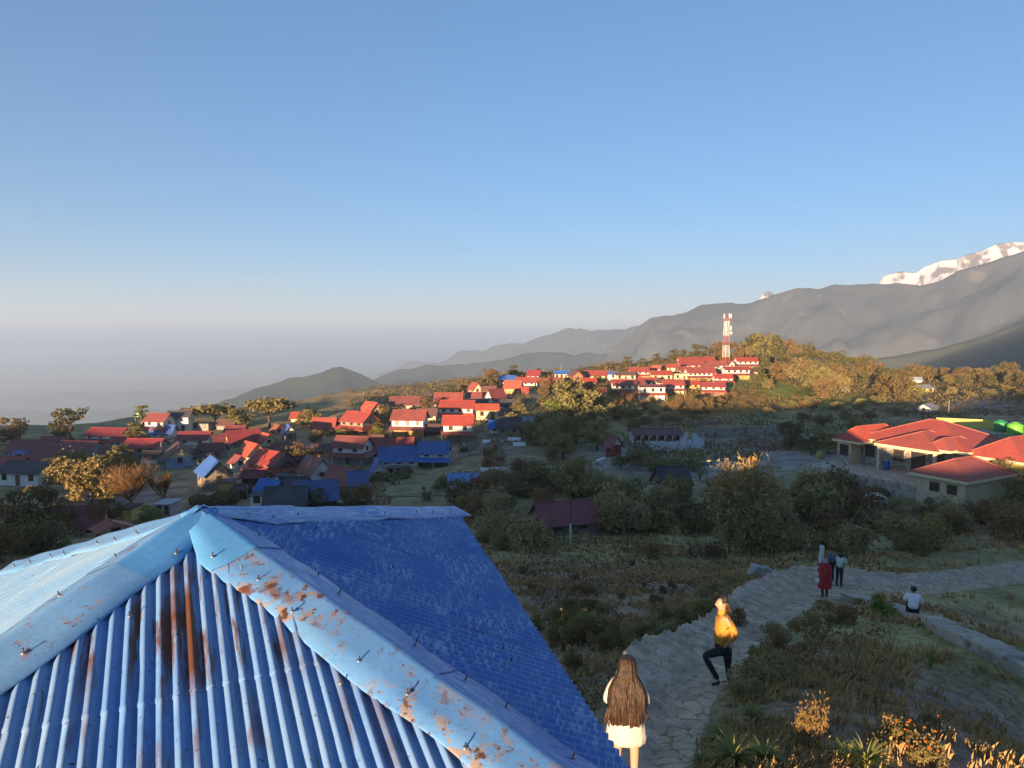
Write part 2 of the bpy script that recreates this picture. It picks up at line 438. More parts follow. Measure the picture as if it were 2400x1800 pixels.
ridge("mountain", [(900,890,5610),(1000,862,5610),(1034,848,5610),(1055,840,5610),(1077,822,5610),(1135,821,5525),(1168,807,5440),(1200,805,5355),(1236,802,5270),(1262,789,5185),(1298,780,5100),(1330,767,5015),(1359,771,4930),(1392,775,4845),(1424,773,4760),(1464,769,4675),(1497,762,4590),(1560,770,4505),(1650,800,4420)],
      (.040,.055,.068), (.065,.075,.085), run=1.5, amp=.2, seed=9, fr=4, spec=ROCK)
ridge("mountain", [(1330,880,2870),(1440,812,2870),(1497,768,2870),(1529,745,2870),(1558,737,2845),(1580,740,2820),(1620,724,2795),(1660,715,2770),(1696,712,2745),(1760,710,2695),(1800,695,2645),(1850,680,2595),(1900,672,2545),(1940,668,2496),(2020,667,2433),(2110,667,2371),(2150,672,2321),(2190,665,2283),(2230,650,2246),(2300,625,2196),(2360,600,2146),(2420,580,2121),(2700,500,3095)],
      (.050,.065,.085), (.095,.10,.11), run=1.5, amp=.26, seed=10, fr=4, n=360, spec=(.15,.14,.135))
ridge("hill", [(1800,900,1417),(1950,862,1417),(2050,845,1417),(2150,828,1417),(2250,805,1417),(2330,783,1417),(2400,765,1417),(2700,700,1417)], (.035,.05,.04), (.08,.075,.05), run=1.4, amp=.12, seed=12, fr=5)
snow = mat("snow_and_rock", (.62,.62,.64), (.52,.54,.58), scale=.01, rough=.7, detail=8, c3=(.17,.15,.15), s3=.016, l3=.52, h3=.58, stretch=(1,1,.45))
ridge("snow_mountain", [(2000,720,3040),(2050,680,3040),(2062,655,3040),(2070,645,3040),(2085,640,3040),(2110,636,3040),(2145,640,3027),(2165,625,3015),(2200,612,3003),(2240,608,2979),(2270,597,2967),(2300,590,2942),(2340,571,2918),(2375,565,2906),(2400,566,2894),(2440,555,2869),(2600,500,2796)],
      FOR, FOR2, run=.9, amp=.34, seed=14, n=300, rows=90, snow=snow, base=-100)
ridge("snow_mountain", [(1760,730,3648),(1785,693,3648),(1800,682,3648),(1818,692,3648),(1850,730,3648)], FOR, FOR2, run=.9, amp=.06, seed=15, n=60, rows=40, snow=snow, base=0)
# unseen hill behind on the right, its crest shaped to put the valley in shade
us = np.linspace(60, 1500, 220)
ss = np.r_[np.linspace(90, 240, 12), np.linspace(260, 700, 10)]
V = []
for s in ss:
    Tz = np.array([TU(u) for u in us]) + 240 * TE
    k = (s - 90) / 150 if s < 240 else 1 - (s - 240) / 460
    z = -40 + (Tz + 40) * k ** 0.8 + fbm(us / 20, us * 0 + s / 30, 41) * 9 * k
    V.append(np.c_[us * -SY + s * SX, us * SX + s * SY, z])
V = np.concatenate(V); idx = np.arange(len(ss) * len(us)).reshape(len(ss), len(us))
F = np.stack([idx[:-1, :-1], idx[:-1, 1:], idx[1:, 1:], idx[1:, :-1]], -1).reshape(-1, 4)
tag(link("hill", quads_mesh("hill", V, F, mat("behind_cover", FOR, FOR2, scale=.05, rough=1, spec=0), True)), kind='structure')
# valley floor out to the horizon
g = 24000
vf = MB(); vf.add([(-16000, -1000, HZ), (16000, -1000, HZ), (16000, g, HZ), (-16000, g, HZ)], [(0, 1, 2, 3)])
tag(vf.build("valley_floor", mat("valley_fields", FOR, FOR2, scale=.004, rough=1, spec=0)), kind='structure')

# ------------------------------------------------------------------ haze
hm_ = bpy.data.materials.new("haze"); hm_.use_nodes = True
nt = hm_.node_tree; nt.nodes.remove(nt.nodes["Principled BSDF"])
pv = nt.nodes.new("ShaderNodeVolumePrincipled")
pv.inputs['Color'].default_value = (.66, .82, 1.0, 1)
pv.inputs['Density'].default_value = 0.00014
pv.inputs['Anisotropy'].default_value = 0.0
nt.links.new(pv.outputs[0], nt.nodes["Material Output"].inputs['Volume'])
hb = MB(); hb.box(-16050, 16050, -1050, g + 50, HZ - 1.5, 500)
tag(hb.build("haze", hm_), kind='stuff')
# ------------------------------------------------------------------ pavilion with the blue tin roof
HE = 2.2
FRc, BRc, BLc = Vector((.70, 2.71, -HE)), Vector((-.77, 8.44, -HE)), Vector((-4.80, 6.36, -HE))
FLc = FRc + BLc - BRc
APX = at(470, 1203, 4.53)

def paint_mat(name, base, faded, rust_amt, scratch=0.0, prime=0.0, rough=0.45, streak=(9, 0.7, 1), rusts=(.11,.045,.022), scr_col=(.42,.50,.70)):
    """old blue paint on tin: fading, scratches, primer showing, rust running down the sheet (UV = metres along eave, metres up slope)"""
    m = bpy.data.materials.new(name); m.use_nodes = True
    nt = m.node_tree; P = nt.nodes["Principled BSDF"]; L = nt.links.new
    P.inputs['Roughness'].default_value = rough
    P.inputs['Specular IOR Level'].default_value = 0.35
    uv = nt.nodes.new("ShaderNodeUVMap"); uv.uv_map = "sheet"
    def noise(scale, st=None, det=5, rough_=.55, rot=0):
        mp = nt.nodes.new("ShaderNodeMapping"); mp.inputs['Scale'].default_value = st or (1, 1, 1); mp.inputs['Rotation'].default_value = (0, 0, rot)
        L(uv.outputs[0], mp.inputs['Vector'])
        n = nt.nodes.new("ShaderNodeTexNoise"); n.inputs['Scale'].default_value = scale; n.inputs['Detail'].default_value = det; n.inputs['Roughness'].default_value = rough_
        L(mp.outputs[0], n.inputs['Vector']); return n.outputs['Fac']
    def rng(f, a, b, c=0., d=1.):
        r = nt.nodes.new("ShaderNodeMapRange"); r.inputs[1].default_value = a; r.inputs[2].default_value = b; r.inputs[3].default_value = c; r.inputs[4].default_value = d
        L(f, r.inputs[0]); return r.outputs[0]
    def mix(f, a, b):
        x = nt.nodes.new("ShaderNodeMix"); x.data_type = 'RGBA'; L(f, x.inputs[0])
        for v, i in ((a, 6), (b, 7)):
            if isinstance(v, tuple): x.inputs[i].default_value = (*v, 1)
            else: L(v, x.inputs[i])
        return x.outputs[2]
    def mul(a, b):
        x = nt.nodes.new("ShaderNodeMath"); x.operation = 'MULTIPLY'; L(a, x.inputs[0]); L(b, x.inputs[1]); return x.outputs[0]
    c = mix(rng(noise(1.1, det=6), .35, .68), base, faded)
    c = mix(rng(noise(26, det=3), .3, .75, 0, .35), c, tuple(min(1, v * 1.6) for v in base))
    if scratch:
        s = mul(rng(noise(5, (1, 6, 1), 6, .7, .75), .50, .57), rng(noise(1.6, det=3), .42, .6))
        c = mix(rng(s, 0, 1, 0, scratch), c, scr_col)
        s = mul(rng(noise(14, (1, 5, 1), 4, .7, -.5), .54, .60), rng(noise(2.3, det=3), .40, .6))
        c = mix(rng(s, 0, 1, 0, scratch), c, scr_col)
    if prime:
        pz = mul(rng(noise(9, det=9, rough_=.75), .60 - prime * .10, .63 - prime * .10), rng(noise(1.3, det=3), .42, .62))
        c = mix(pz, c, (.27, .22, .20))
        c = mix(mul(pz, rng(noise(16, det=6), .5, .56)), c, (.085, .04, .025))
    if rust_amt:
        r = mul(rng(noise(1, streak, 6, .65), .66 - rust_amt * .12, .72 - rust_amt * .12), rng(noise(.8, det=4), .44, .58))
        c = mix(r, c, rusts)
        c = mix(rng(noise(34, det=2), .735 - rust_amt * .04, .75 - rust_amt * .04), c, (.07, .035, .03))
    L(c, P.inputs['Base Color'])
    b = nt.nodes.new("ShaderNodeBump"); b.inputs['Strength'].default_value = .25; b.inputs['Distance'].default_value = .004
    L(noise(45, det=4), b.inputs['Height']); L(b.outputs[0], P.inputs['Normal'])
    return m

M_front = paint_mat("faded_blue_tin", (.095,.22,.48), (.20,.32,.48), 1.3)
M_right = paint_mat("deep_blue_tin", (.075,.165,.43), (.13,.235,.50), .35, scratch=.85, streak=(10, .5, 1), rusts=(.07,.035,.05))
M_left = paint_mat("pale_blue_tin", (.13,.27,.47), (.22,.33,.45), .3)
M_cap = paint_mat("peeling_blue_flashing", (.085,.235,.50), (.13,.30,.54), .6, prime=.85, streak=(3, 2, 1))
M_capl = paint_mat("worn_blue_flashing", (.11,.28,.53), (.18,.36,.56), .35, prime=.35, streak=(3, 2, 1))
M_capw = paint_mat("scuffed_blue_flashing", (.09,.20,.48), (.24,.34,.58), .2, scratch=1.0, streak=(4, 2, 1), scr_col=(.50,.56,.72))
M_apex = paint_mat("clean_blue_flashing", (.07,.25,.53), (.09,.29,.56), .0)
M_bolt = mat("rusty_bolt", (.10,.075,.07), (.05,.035,.03), scale=40, rough=.6, metal=.6)
M_wash = mat("galvanised_washer", (.5,.47,.44), rough=.4, metal=.8)
M_wood = mat("grey_timber", (.18,.14,.10), (.12,.09,.07), scale=6, rough=.9, stretch=(1,1,8))

pav = empty("pavilion", ((FLc.x + BRc.x) / 2, (FLc.y + BRc.y) / 2, -4.9))
tag(pav, "pavilion under a worn blue corrugated tin pyramid roof with bolted hip flashings", "pavilion")
O = pav.location
def add_uv(me, uvs):
    l = me.uv_layers.new(name="sheet")
    vi = np.empty(len(me.loops), np.int32); me.loops.foreach_get("vertex_index", vi)
    l.data.foreach_set("uv", np.asarray(uvs, np.float32)[vi].ravel())

LAM = 0.074
def frame_of(A, B):
    e = (B - A); L = e.length; e = e / L
    w = APX - A; a0 = w.dot(e); s = w - e * a0; T = s.length; s = s / T
    n = e.cross(s)
    if n.z < 0: n = -n
    return e, s, n, L, a0, T
def roof_face(A, B, m, lap, seed):
    e, s, n, L, a0, T = frame_of(A, B)
    rnd = random.Random(seed)
    a = np.arange(0, L + LAM / 10, LAM / 9)
    sheet = np.floor(a / (LAM * 9)).astype(int)
    offs = np.array([rnd.uniform(-.003, .003) for _ in range(200)])
    drop = np.array([1.0 if rnd.random() < .13 else 0.0 for _ in range(200)])
    top = np.where(a <= a0, T * a / a0, T * (L - a) / (L - a0))
    laps = np.array([lap(i) for i in range(200)])[sheet]
    tt = np.r_[np.linspace(-.05, 1, 30)]
    rows = []
    for k in range(34):
        rows.append(None)
    # rows in metres: shared by every column, clamped to the hip; two rows close together make the lap step
    V, U = [], []
    base_rows = np.r_[-.06, np.linspace(0, T, 26)]
    allr = np.sort(np.r_[base_rows, [x for l in set(laps.tolist()) for x in (l - .002, l + .002)]])
    for t in allr:
        t_ = np.minimum(t, np.maximum(top - .01, -.06))
        wave = .0135 * np.cos(2 * np.pi * a / LAM)
        w = wave + offs[sheet] + np.where(t_ > laps, .0045, 0) + fbm(a / .5 + seed, np.full_like(a, t / .9), seed) * .006 - .006 * (vnoise(a * 6, np.full_like(a, t * 1.2), seed + 3) > .86)
        P = np.array(A)[None] + np.outer(a, e) + np.outer(t_, s) + np.outer(w, n)
        V.append(P - np.array(O)); U.append(np.c_[a, t_])
    nr, nc = len(allr), len(a)
    idx = np.arange(nr * nc).reshape(nr, nc)
    F = np.stack([idx[:-1, :-1], idx[:-1, 1:], idx[1:, 1:], idx[1:, :-1]], -1).reshape(-1, 4)
    V = np.concatenate(V)
    d = np.linalg.norm(V[F[:, 0]] - V[F[:, 3]], axis=1)
    F = F[d > 1e-4]
    me = quads_mesh("roof_face", V, F, m, True)
    add_uv(me, np.concatenate(U))
    o = link("roof_face", me, pav)
    return o
def plane_t(px, py, A, B):
    e, s, n, L, a0, T = frame_of(A, B)
    d = Vector(ray(px, py)); k = A.dot(n) / d.dot(n); q = d * k - A
    return q.dot(e), q.dot(s)
a_l, t_l = plane_t(400, 1640, FLc, FRc)
a_r, _ = plane_t(655, 1560, FLc, FRc)
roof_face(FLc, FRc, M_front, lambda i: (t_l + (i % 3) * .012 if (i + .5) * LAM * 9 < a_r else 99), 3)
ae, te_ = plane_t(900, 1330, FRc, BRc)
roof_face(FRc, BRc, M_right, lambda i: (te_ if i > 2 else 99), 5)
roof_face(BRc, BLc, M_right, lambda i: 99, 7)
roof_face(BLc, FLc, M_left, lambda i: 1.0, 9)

def hip_cap(corner, nA, nB, eA, eB, m1, m2, seed, pieces, wid=(.27, .27), s_max=1.0):
    """flashing bent over a hip; eA/eB point away from the crease along each roof plane"""
    Lh = (corner - APX).length; h = (corner - APX) / Lh
    rnd = random.Random(seed)
    for k, (s0, s1, mm) in enumerate(pieces):
        ns = 22; V, U = [], []
        for i in range(ns + 1):
            q = s0 + (s1 - s0) * i / ns
            lift = .016 + .005 * (len(pieces) - k) + .004 * math.sin(q * 9 + seed)
            row = []
            for cx in (-1, -.97, -.55, -.12, 0, .12, .55, .97, 1):
                wd = wid[0] if cx < 0 else wid[1]
                nn, ee = (nA, eA) if cx < 0 else (nB, eB)
                dent = (float(vnoise(np.array([q * 3.1 + seed]), np.array([cx * 1.7 + 5]), seed)[0]) - .5) * .022 * (1 if abs(cx) > .3 else .4)
                up = lift + dent + (.014 if abs(cx) < .2 else 0) - (.012 if abs(cx) == 1 else 0)
                w = wd * (1 + .05 * math.sin(q * 5 + cx)) * min(1, .45 + q * 1.1)
                p = APX + h * q * 1.0 + ee * abs(cx) * w + (nA + nB).normalized() * up if abs(cx) < .2 else APX + h * q + ee * abs(cx) * w + nn * up
                V.append(p - O); U.append((q, cx * wd))
        nc = 9; idx = np.arange((ns + 1) * nc).reshape(ns + 1, nc)
        F = np.stack([idx[:-1, :-1], idx[:-1, 1:], idx[1:, 1:], idx[1:, :-1]], -1).reshape(-1, 4)
        fm = [0 if (j % (nc - 1)) < 4 else 1 for j in range(len(F))]
        me = quads_mesh("hip_flashing", np.array([tuple(v) for v in V]), F, list(mm), True)
        me.polygons.foreach_set("material_index", np.array(fm, np.int32))
        add_uv(me, U)
        link("hip_flashing", me, pav)
    # bolts with washers along both wings
    q = .5
    while q < Lh - .1:
        for nn, ee, wd in ((nA, eA, wid[0]), (nB, eB, wid[1])):
            if rnd.random() < .8:
                p = APX + h * (q + rnd.uniform(-.1, .1)) + ee * wd * rnd.uniform(.55, .8) + nn * .03
                bolt_at(p, nn, rnd)
        q += .42
bolts = 0
def bolt_at(p, nn, rnd):
    global bolts
    if bolts >= 96: return
    bolts += 1
    m = MB()
    ti = Vector((rnd.uniform(-.5, .5), rnd.uniform(-.5, .5), 1)).normalized()
    q = p - O
    m.tube([q - nn * .01, q + nn * .018 + ti * .002, q + nn * .018 + ti * .012], .004, 6)
    m.tube([q, q + nn * .004], .012, 10, 1)
    m.build("bolt", [M_bolt, M_wash], pav, True)
eF, sF, nF, *_ = frame_of(FLc, FRc)
eR, sR, nR, *_ = frame_of(FRc, BRc)
eB_, sB, nB_, *_ = frame_of(BRc, BLc)
eL, sL, nL, *_ = frame_of(BLc, FLc)
def away(corner, nn, towards):
    h = (corner - APX).normalized(); v = nn.cross(h).normalized()
    return v if v.dot(towards) > 0 else -v
mid = lambda a, b: (a + b) / 2 - APX
Lfr, Lfl, Lbr, Lbl = [(c - APX).length for c in (FRc, FLc, BRc, BLc)]
hip_cap(FRc, nF, nR, away(FRc, nF, mid(FLc, FRc)), away(FRc, nR, mid(FRc, BRc)), 0, 0, 11,
        [(-.05, .62, (M_apex, M_capw)), (.55, 2.15, (M_cap, M_capw)), (2.08, Lfr + .08, (M_cap, M_capw))], (.30, .22))
hip_cap(FLc, nL, nF, away(FLc, nL, mid(BLc, FLc)), away(FLc, nF, mid(FLc, FRc)), 0, 0, 12,
        [(-.05, .7, (M_capl, M_apex)), (.62, 2.3, (M_capl, M_capl)), (2.2, Lfl + .08, (M_capl, M_capl))], (.27, .27))
hip_cap(BRc, nR, nB_, away(BRc, nR, mid(FRc, BRc)), away(BRc, nB_, mid(BRc, BLc)), 0, 0, 13,
        [(-.05, 1.0, (M_capw, M_capw)), (.9, 2.7, (M_capw, M_capw)), (2.6, Lbr + .06, (M_capw, M_capw))], (.25, .25))
hip_cap(BLc, nB_, nL, away(BLc, nB_, mid(BRc, BLc)), away(BLc, nL, mid(BLc, FLc)), 0, 0, 14,
        [(-.05, 1.6, (M_capl, M_capl)), (1.5, Lbl + .06, (M_capl, M_capl))], (.25, .25))
rb = random.Random(77)
for A, B, n_ in ((FLc, FRc, 16), (FRc, BRc, 26)):                       # roof bolts out on the sheets
    e, s, n, L, a0, T = frame_of(A, B)
    for i in range(n_):
        t = rb.choice((.35, .95, 1.5)) * T / 2.2 + rb.uniform(-.02, .02)
        a = round(rb.uniform(.4, L - .4) / LAM) * LAM
        tp = T * a / a0 if a <= a0 else T * (L - a) / (L - a0)
        if t < tp - .35: bolt_at(A + e * a + s * t + n * .012, n, rb)
cs = [FLc, FRc, BRc, BLc]; ctr = sum(cs, Vector()) / 4
ins = [c + (ctr - c).normalized() * .45 for c in cs]
for c in ins:
    zg = ground(c.x, c.y)
    m = MB(); p = c - O
    m.tube([(p.x, p.y, zg - .2 - O.z), (p.x, p.y, -HE - .02 - O.z)], .07, 10)
    m.build("post", M_wood, pav, True)
for i in range(4):
    a, b = ins[i] - O, ins[(i + 1) % 4] - O
    m = MB(); m.tube([(a.x, a.y, a.z - .06 + .1), (b.x, b.y, b.z - .06 + .1)], .055, 8); m.build("beam", M_wood, pav)
# ------------------------------------------------------------------ foliage
def leaf_mat(name, c1, c2, c3=None, rough=.75, trans=.18):
    m = bpy.data.materials.new(name); m.use_nodes = True
    nt = m.node_tree; P = nt.nodes["Principled BSDF"]; L = nt.links.new
    P.inputs['Roughness'].default_value = rough; P.inputs['Specular IOR Level'].default_value = .15
    tc = nt.nodes.new("ShaderNodeTexCoord"); oi = nt.nodes.new("ShaderNodeObjectInfo")
    n = nt.nodes.new("ShaderNodeTexNoise"); n.inputs['Scale'].default_value = 1.6; n.inputs['Detail'].default_value = 5; n.inputs['Roughness'].default_value = .7
    va = nt.nodes.new("ShaderNodeVectorMath"); va.operation = 'ADD'
    L(tc.outputs['Object'], va.inputs[0]); L(oi.outputs['Location'], va.inputs[1]); L(va.outputs[0], n.inputs['Vector'])
    r = nt.nodes.new("ShaderNodeMapRange"); r.inputs[1].default_value = .36; r.inputs[2].default_value = .64; L(n.outputs['Fac'], r.inputs[0])
    x = nt.nodes.new("ShaderNodeMix"); x.data_type = 'RGBA'; L(r.outputs[0], x.inputs[0])
    x.inputs[6].default_value = (*c1, 1); x.inputs[7].default_value = (*c2, 1)
    last = x.outputs[2]
    if c3:
        y = nt.nodes.new("ShaderNodeMix"); y.data_type = 'RGBA'
        r2 = nt.nodes.new("ShaderNodeMapRange"); r2.inputs[1].default_value = .25; r2.inputs[2].default_value = .9; r2.inputs[4].default_value = .75; L(oi.outputs['Random'], r2.inputs[0])
        L(r2.outputs[0], y.inputs[0]); L(last, y.inputs[6]); y.inputs[7].default_value = (*c3, 1); last = y.outputs[2]
    L(last, P.inputs['Base Color'])
    if trans:
        t = nt.nodes.new("ShaderNodeBsdfTranslucent"); L(last, t.inputs[0])
        ms = nt.nodes.new("ShaderNodeMixShader"); ms.inputs[0].default_value = trans
        L(P.outputs[0], ms.inputs[1]); L(t.outputs[0], ms.inputs[2]); L(ms.outputs[0], nt.nodes["Material Output"].inputs[0])
    return m
def leaf_quads(P, size, rng_, up=.3, aspect=1.6):
    """one leaf-shaped quad per point, random orientation"""
    n = len(P)
    d = rng_.normal(size=(n, 3)); d[:, 2] += up; d /= np.linalg.norm(d, axis=1, keepdims=True)
    a = np.cross(d, rng_.normal(size=(n, 3))); a /= np.linalg.norm(a, axis=1, keepdims=True)
    b = np.cross(d, a)
    s = size * rng_.uniform(.6, 1.35, (n, 1))
    V = np.stack([P - a * s * aspect * .5, P + b * s * .45, P + a * s * aspect * .5, P - b * s * .45], 1).reshape(-1, 3)
    F = np.arange(n * 4).reshape(n, 4)
    return V, F
def clump_points(rng_, clumps, per, rad, spread, flat=1.0):
    P = []
    for c, r in clumps:
        q = rng_.normal(size=(per, 3)); q /= np.linalg.norm(q, axis=1, keepdims=True)
        q *= (rng_.uniform(.45, 1.05, (per, 1)) ** .6) * r
        q[:, 2] *= flat
        P.append(np.array(c) + q)
    return np.concatenate(P)
def limb_tree(rng_, height, width, trunk_r, crown_base, n_limb, leaf, per, mtl, mtr, name, shape='round', flat=.75, clump_r=.2):
    """prototype tree: crown mesh of leaves gathered at limb ends + trunk mesh with limbs (both unit-placed at the base)"""
    tr = MB()
    lean = rng_.normal(size=2) * .03 * height
    pts = [Vector((lean[0] * t * t, lean[1] * t * t, height * .8 * t)) for t in np.linspace(0, 1, 6)]
    tr.tube(pts, trunk_r, 7, r2=trunk_r * .3)
    clumps = []
    for i in range(n_limb):
        f = rng_.uniform(crown_base, 1.0)
        ang = i * 2.4 + rng_.uniform(-.5, .5)
        if shape == 'round': rr = width / 2 * math.sqrt(max(.05, 1 - ((f - .55) / .55) ** 2)) * rng_.uniform(.35, 1)
        elif shape == 'cone': rr = width / 2 * (1.08 - f) / (1.08 - crown_base) * rng_.uniform(.6, 1)
        elif shape == 'umbrella': rr = width / 2 * (.35 + .65 * f) * rng_.uniform(.5, 1); f = .55 + .45 * f * (1 - .25 * (rr / (width / 2)) ** 2)
        elif shape == 'layer': f = round(f * 6) / 6 + rng_.uniform(-.02, .02); rr = width / 2 * (1.15 - f) * rng_.uniform(.5, 1.15)
        c = Vector((math.cos(ang) * rr + lean[0] * f, math.sin(ang) * rr + lean[1] * f, height * f * .96))
        b = pts[min(5, max(1, int(f * 5 * .8)))]
        tr.tube([b, b.lerp(c, .55) + Vector((0, 0, height * .03)), c], trunk_r * .32, 5, r2=trunk_r * .06)
        clumps.append((tuple(c), width * clump_r * rng_.uniform(.6, 1.25)))
    P = clump_points(rng_, clumps, per, 0, 0, flat)
    V, F = leaf_quads(P, leaf, rng_)
    return quads_mesh("crown", V, F, mtl), tr, mtr
def make_tree(name, spec):
    me, tr, mtr = spec
    root = empty(name)
    link("crown", me, root)
    tr.build("trunk", mtr, root, True)
    return root
rg = np.random.default_rng(5)
M_bark = mat("bark", (.11,.085,.065), (.06,.045,.035), scale=4, rough=.95, bump=.5)
M_twig = mat("pale_twigs", (.24,.15,.07), (.16,.095,.045), scale=3, rough=.9)
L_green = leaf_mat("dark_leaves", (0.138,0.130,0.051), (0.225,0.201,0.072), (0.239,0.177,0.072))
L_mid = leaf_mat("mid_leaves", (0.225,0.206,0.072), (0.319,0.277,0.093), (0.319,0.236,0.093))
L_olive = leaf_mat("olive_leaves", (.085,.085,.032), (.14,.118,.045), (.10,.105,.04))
L_brown = leaf_mat("brown_leaves", (.15,.10,.04), (.23,.15,.06), (.14,.11,.045))
L_rust = leaf_mat("rusty_twigs", (.20,.11,.05), (.28,.155,.065), (.23,.14,.07))
L_lime = leaf_mat("lime_leaves", (.14,.18,.03), (.22,.25,.05))
L_grey = leaf_mat("greygreen_leaves", (0.304,0.254,0.115), (0.406,0.330,0.153), (0.362,0.266,0.119))
L_dry = leaf_mat("dry_leaves", (0.210,0.111,0.045), (0.300,0.169,0.070), (0.165,0.091,0.050))

def bare_tree(rng_, height, width, name, n1=9, n2=9, n3=7, tw=.02):
    """leafless tree: every limb forks into fans of fine twigs that rise"""
    tr = MB(); V, F = [], []
    pts = [Vector((0, 0, 0)), Vector((.05, .02, height * .2)), Vector((0, .06, height * .34))]
    tr.tube(pts, height * .03, 7, r2=height * .02)
    def strip(p, q, w):
        o = len(V); d = (q - p); a = d.cross(Vector(rng_.normal(size=3))).normalized() * w
        V.extend([p - a, p + a, q + a * .35, q - a * .35]); F.append((o, o + 1, o + 2, o + 3))
    for i in range(n1):
        ang = i * 2.4 + rng_.uniform(-.4, .4); sp = rng_.uniform(.25, 1)
        e = Vector((math.cos(ang) * width * .36 * sp, math.sin(ang) * width * .36 * sp, height * rng_.uniform(.55, .82)))
        b = pts[2] if rng_.random() < .6 else pts[1].lerp(pts[2], .5)
        mdp = b.lerp(e, .5) + Vector((0, 0, -height * .04))
        tr.tube([b, mdp, e], height * .013, 5, r2=height * .004)
        for j in range(n2):
            t = rng_.uniform(.35, 1); s = b.lerp(mdp, t * 2) if t < .5 else mdp.lerp(e, t * 2 - 1)
            out = Vector((s.x, s.y, 0)); out = out.normalized() if out.length > .01 else Vector((1, 0, 0))
            q = s + out * width * rng_.uniform(.0, .14) + Vector((rng_.normal() * width * .06, rng_.normal() * width * .06, height * rng_.uniform(.1, .28)))
            strip(s, q, tw * 1.5)
            for k in range(n3):
                u = rng_.uniform(.2, 1); s2 = s.lerp(q, u)
                q2 = s2 + Vector((rng_.normal() * width * .05, rng_.normal() * width * .05, height * rng_.uniform(.04, .17)))
                strip(s2, q2, tw)
                for l in range(2):
                    q3 = s2.lerp(q2, rng_.uniform(.3, 1)); strip(q3, q3 + Vector((rng_.normal() * width * .03, rng_.normal() * width * .03, height * rng_.uniform(.02, .09))), tw * .8)
    return quads_mesh("crown", np.array([tuple(v) for v in V]), np.array(F), L_rust), tr, M_twig

def bush_mesh(rng_, leaf, n, mtl, lob=7, w=1.0, h=1.0, spiky=0):
    clumps = [((rng_.uniform(-.6, .6) * w, rng_.uniform(-.6, .6) * w, rng_.uniform(.25, .75) * h), rng_.uniform(.28, .5)) for _ in range(lob)]
    P = clump_points(rng_, clumps, n // lob, 0, 0, .85)
    P = P[P[:, 2] > -.05]
    if spiky:
        k = rng_.integers(0, len(P), spiky); Q = P[k].copy(); Q[:, 2] += rng_.uniform(.1, .45, spiky); P = np.r_[P, Q]
    V, F = leaf_quads(P, leaf, rng_, up=.5)
    return quads_mesh("foliage", V, F, mtl)
def stem_mesh(rng_):
    m = MB()
    for i in range(6):
        a = i * 1.05 + rng_.uniform(-.3, .3)
        m.tube([(0, 0, -.1), (math.cos(a) * .2, math.sin(a) * .2, .35), (math.cos(a) * .42, math.sin(a) * .42, .75)], .025, 4, r2=.006)
    return m
PROTO = {}
def proto_tree(key, kind, *a, **k):
    PROTO[key] = [limb_tree(np.random.default_rng(100 + i + hash(key) % 1 + len(PROTO) * 7), *a, **k) for i in range(2)]
# (height, width) are 1 m prototypes scaled per tree
proto_tree('round', 't', 1, .95, .035, .28, 26, .060, 60, L_green, M_bark, 'x')
proto_tree('mid', 't', 1, .9, .035, .25, 26, .055, 60, L_mid, M_bark, 'x')
proto_tree('olive', 't', 1, .9, .035, .22, 26, .055, 60, L_olive, M_bark, 'x')
proto_tree('brown', 't', 1, .9, .035, .15, 28, .050, 60, L_brown, M_bark, 'x')
proto_tree('lime', 't', 1, 1.3, .035, .1, 26, .06, 60, L_lime, M_bark, 'x')
proto_tree('cone', 't', 1, .62, .03, .12, 30, .045, 55, L_olive, M_bark, 'x', shape='cone')
proto_tree('layer', 't', 1, .8, .03, .2, 26, .05, 45, L_green, M_bark, 'x', shape='layer', flat=.25, clump_r=.17)
proto_tree('umbrella', 't', 1, 1.35, .04, .35, 34, .06, 60, L_green, M_bark, 'x', shape='umbrella', flat=.5, clump_r=.16)
proto_tree('sparse', 't', 1, .9, .03, .3, 24, .045, 26, L_olive, M_bark, 'x', shape='umbrella', flat=.4, clump_r=.13)
PROTO['bare'] = [bare_tree(np.random.default_rng(31 + i), 1, 1.15, 'x', tw=.0045) for i in range(2)]
PROTO['barebig'] = [bare_tree(np.random.default_rng(51), 1, 1.3, 'x', n1=15, n2=12, n3=8, tw=.0028)]
_made = {}
def tree(kind, px, py, hpx, label, cat="tree", group=None, wf=1.0, name=None, Y=None):
    base = gp(px, py) if Y is None else at(px, py, Y)
    k = hpx * base.y / FPX
    v = int(rg.integers(0, len(PROTO[kind]))); key = (kind, v)
    nm = name or {'round': 'broadleaf_tree', 'mid': 'broadleaf_tree', 'olive': 'broadleaf_tree', 'brown': 'autumn_tree', 'lime': 'lime_green_tree', 'cone': 'conifer', 'layer': 'cedar_tree',
                  'umbrella': 'spreading_tree', 'sparse': 'sparse_tree', 'bare': 'bare_tree', 'barebig': 'bare_tree'}[kind]
    if key not in _made:
        _made[key] = make_tree(nm, PROTO[kind][v]); o = _made[key]
    else:
        o = copy_tree(_made[key]); o.name = nm
    o.location = (base.x, base.y, base.z - .02 * k)
    o.scale = (k * wf, k * wf, k)
    o.rotation_euler = (0, 0, rg.uniform(0, 6.28))
    for q in ('label', 'category', 'group'):
        if q in o: del o[q]
    return tag(o, label, cat, group)
BUSH = {}
for key, leaf, n, mm, sp in (('dark', .085, 1500, L_green, 60), ('mid', .085, 1500, L_mid, 80), ('grey', .075, 1700, L_grey, 120), ('dry', .06, 1500, L_dry, 120), ('gold', .07, 1400, L_brown, 100), ('olive', .08, 1400, L_olive, 80), ('lime', .09, 1200, L_lime, 40)):
    BUSH[key] = [bush_mesh(np.random.default_rng(200 + i + len(BUSH) * 3), leaf, n, mm, spiky=sp) for i in range(2)]
_stem = stem_mesh(np.random.default_rng(9))
_sm = None
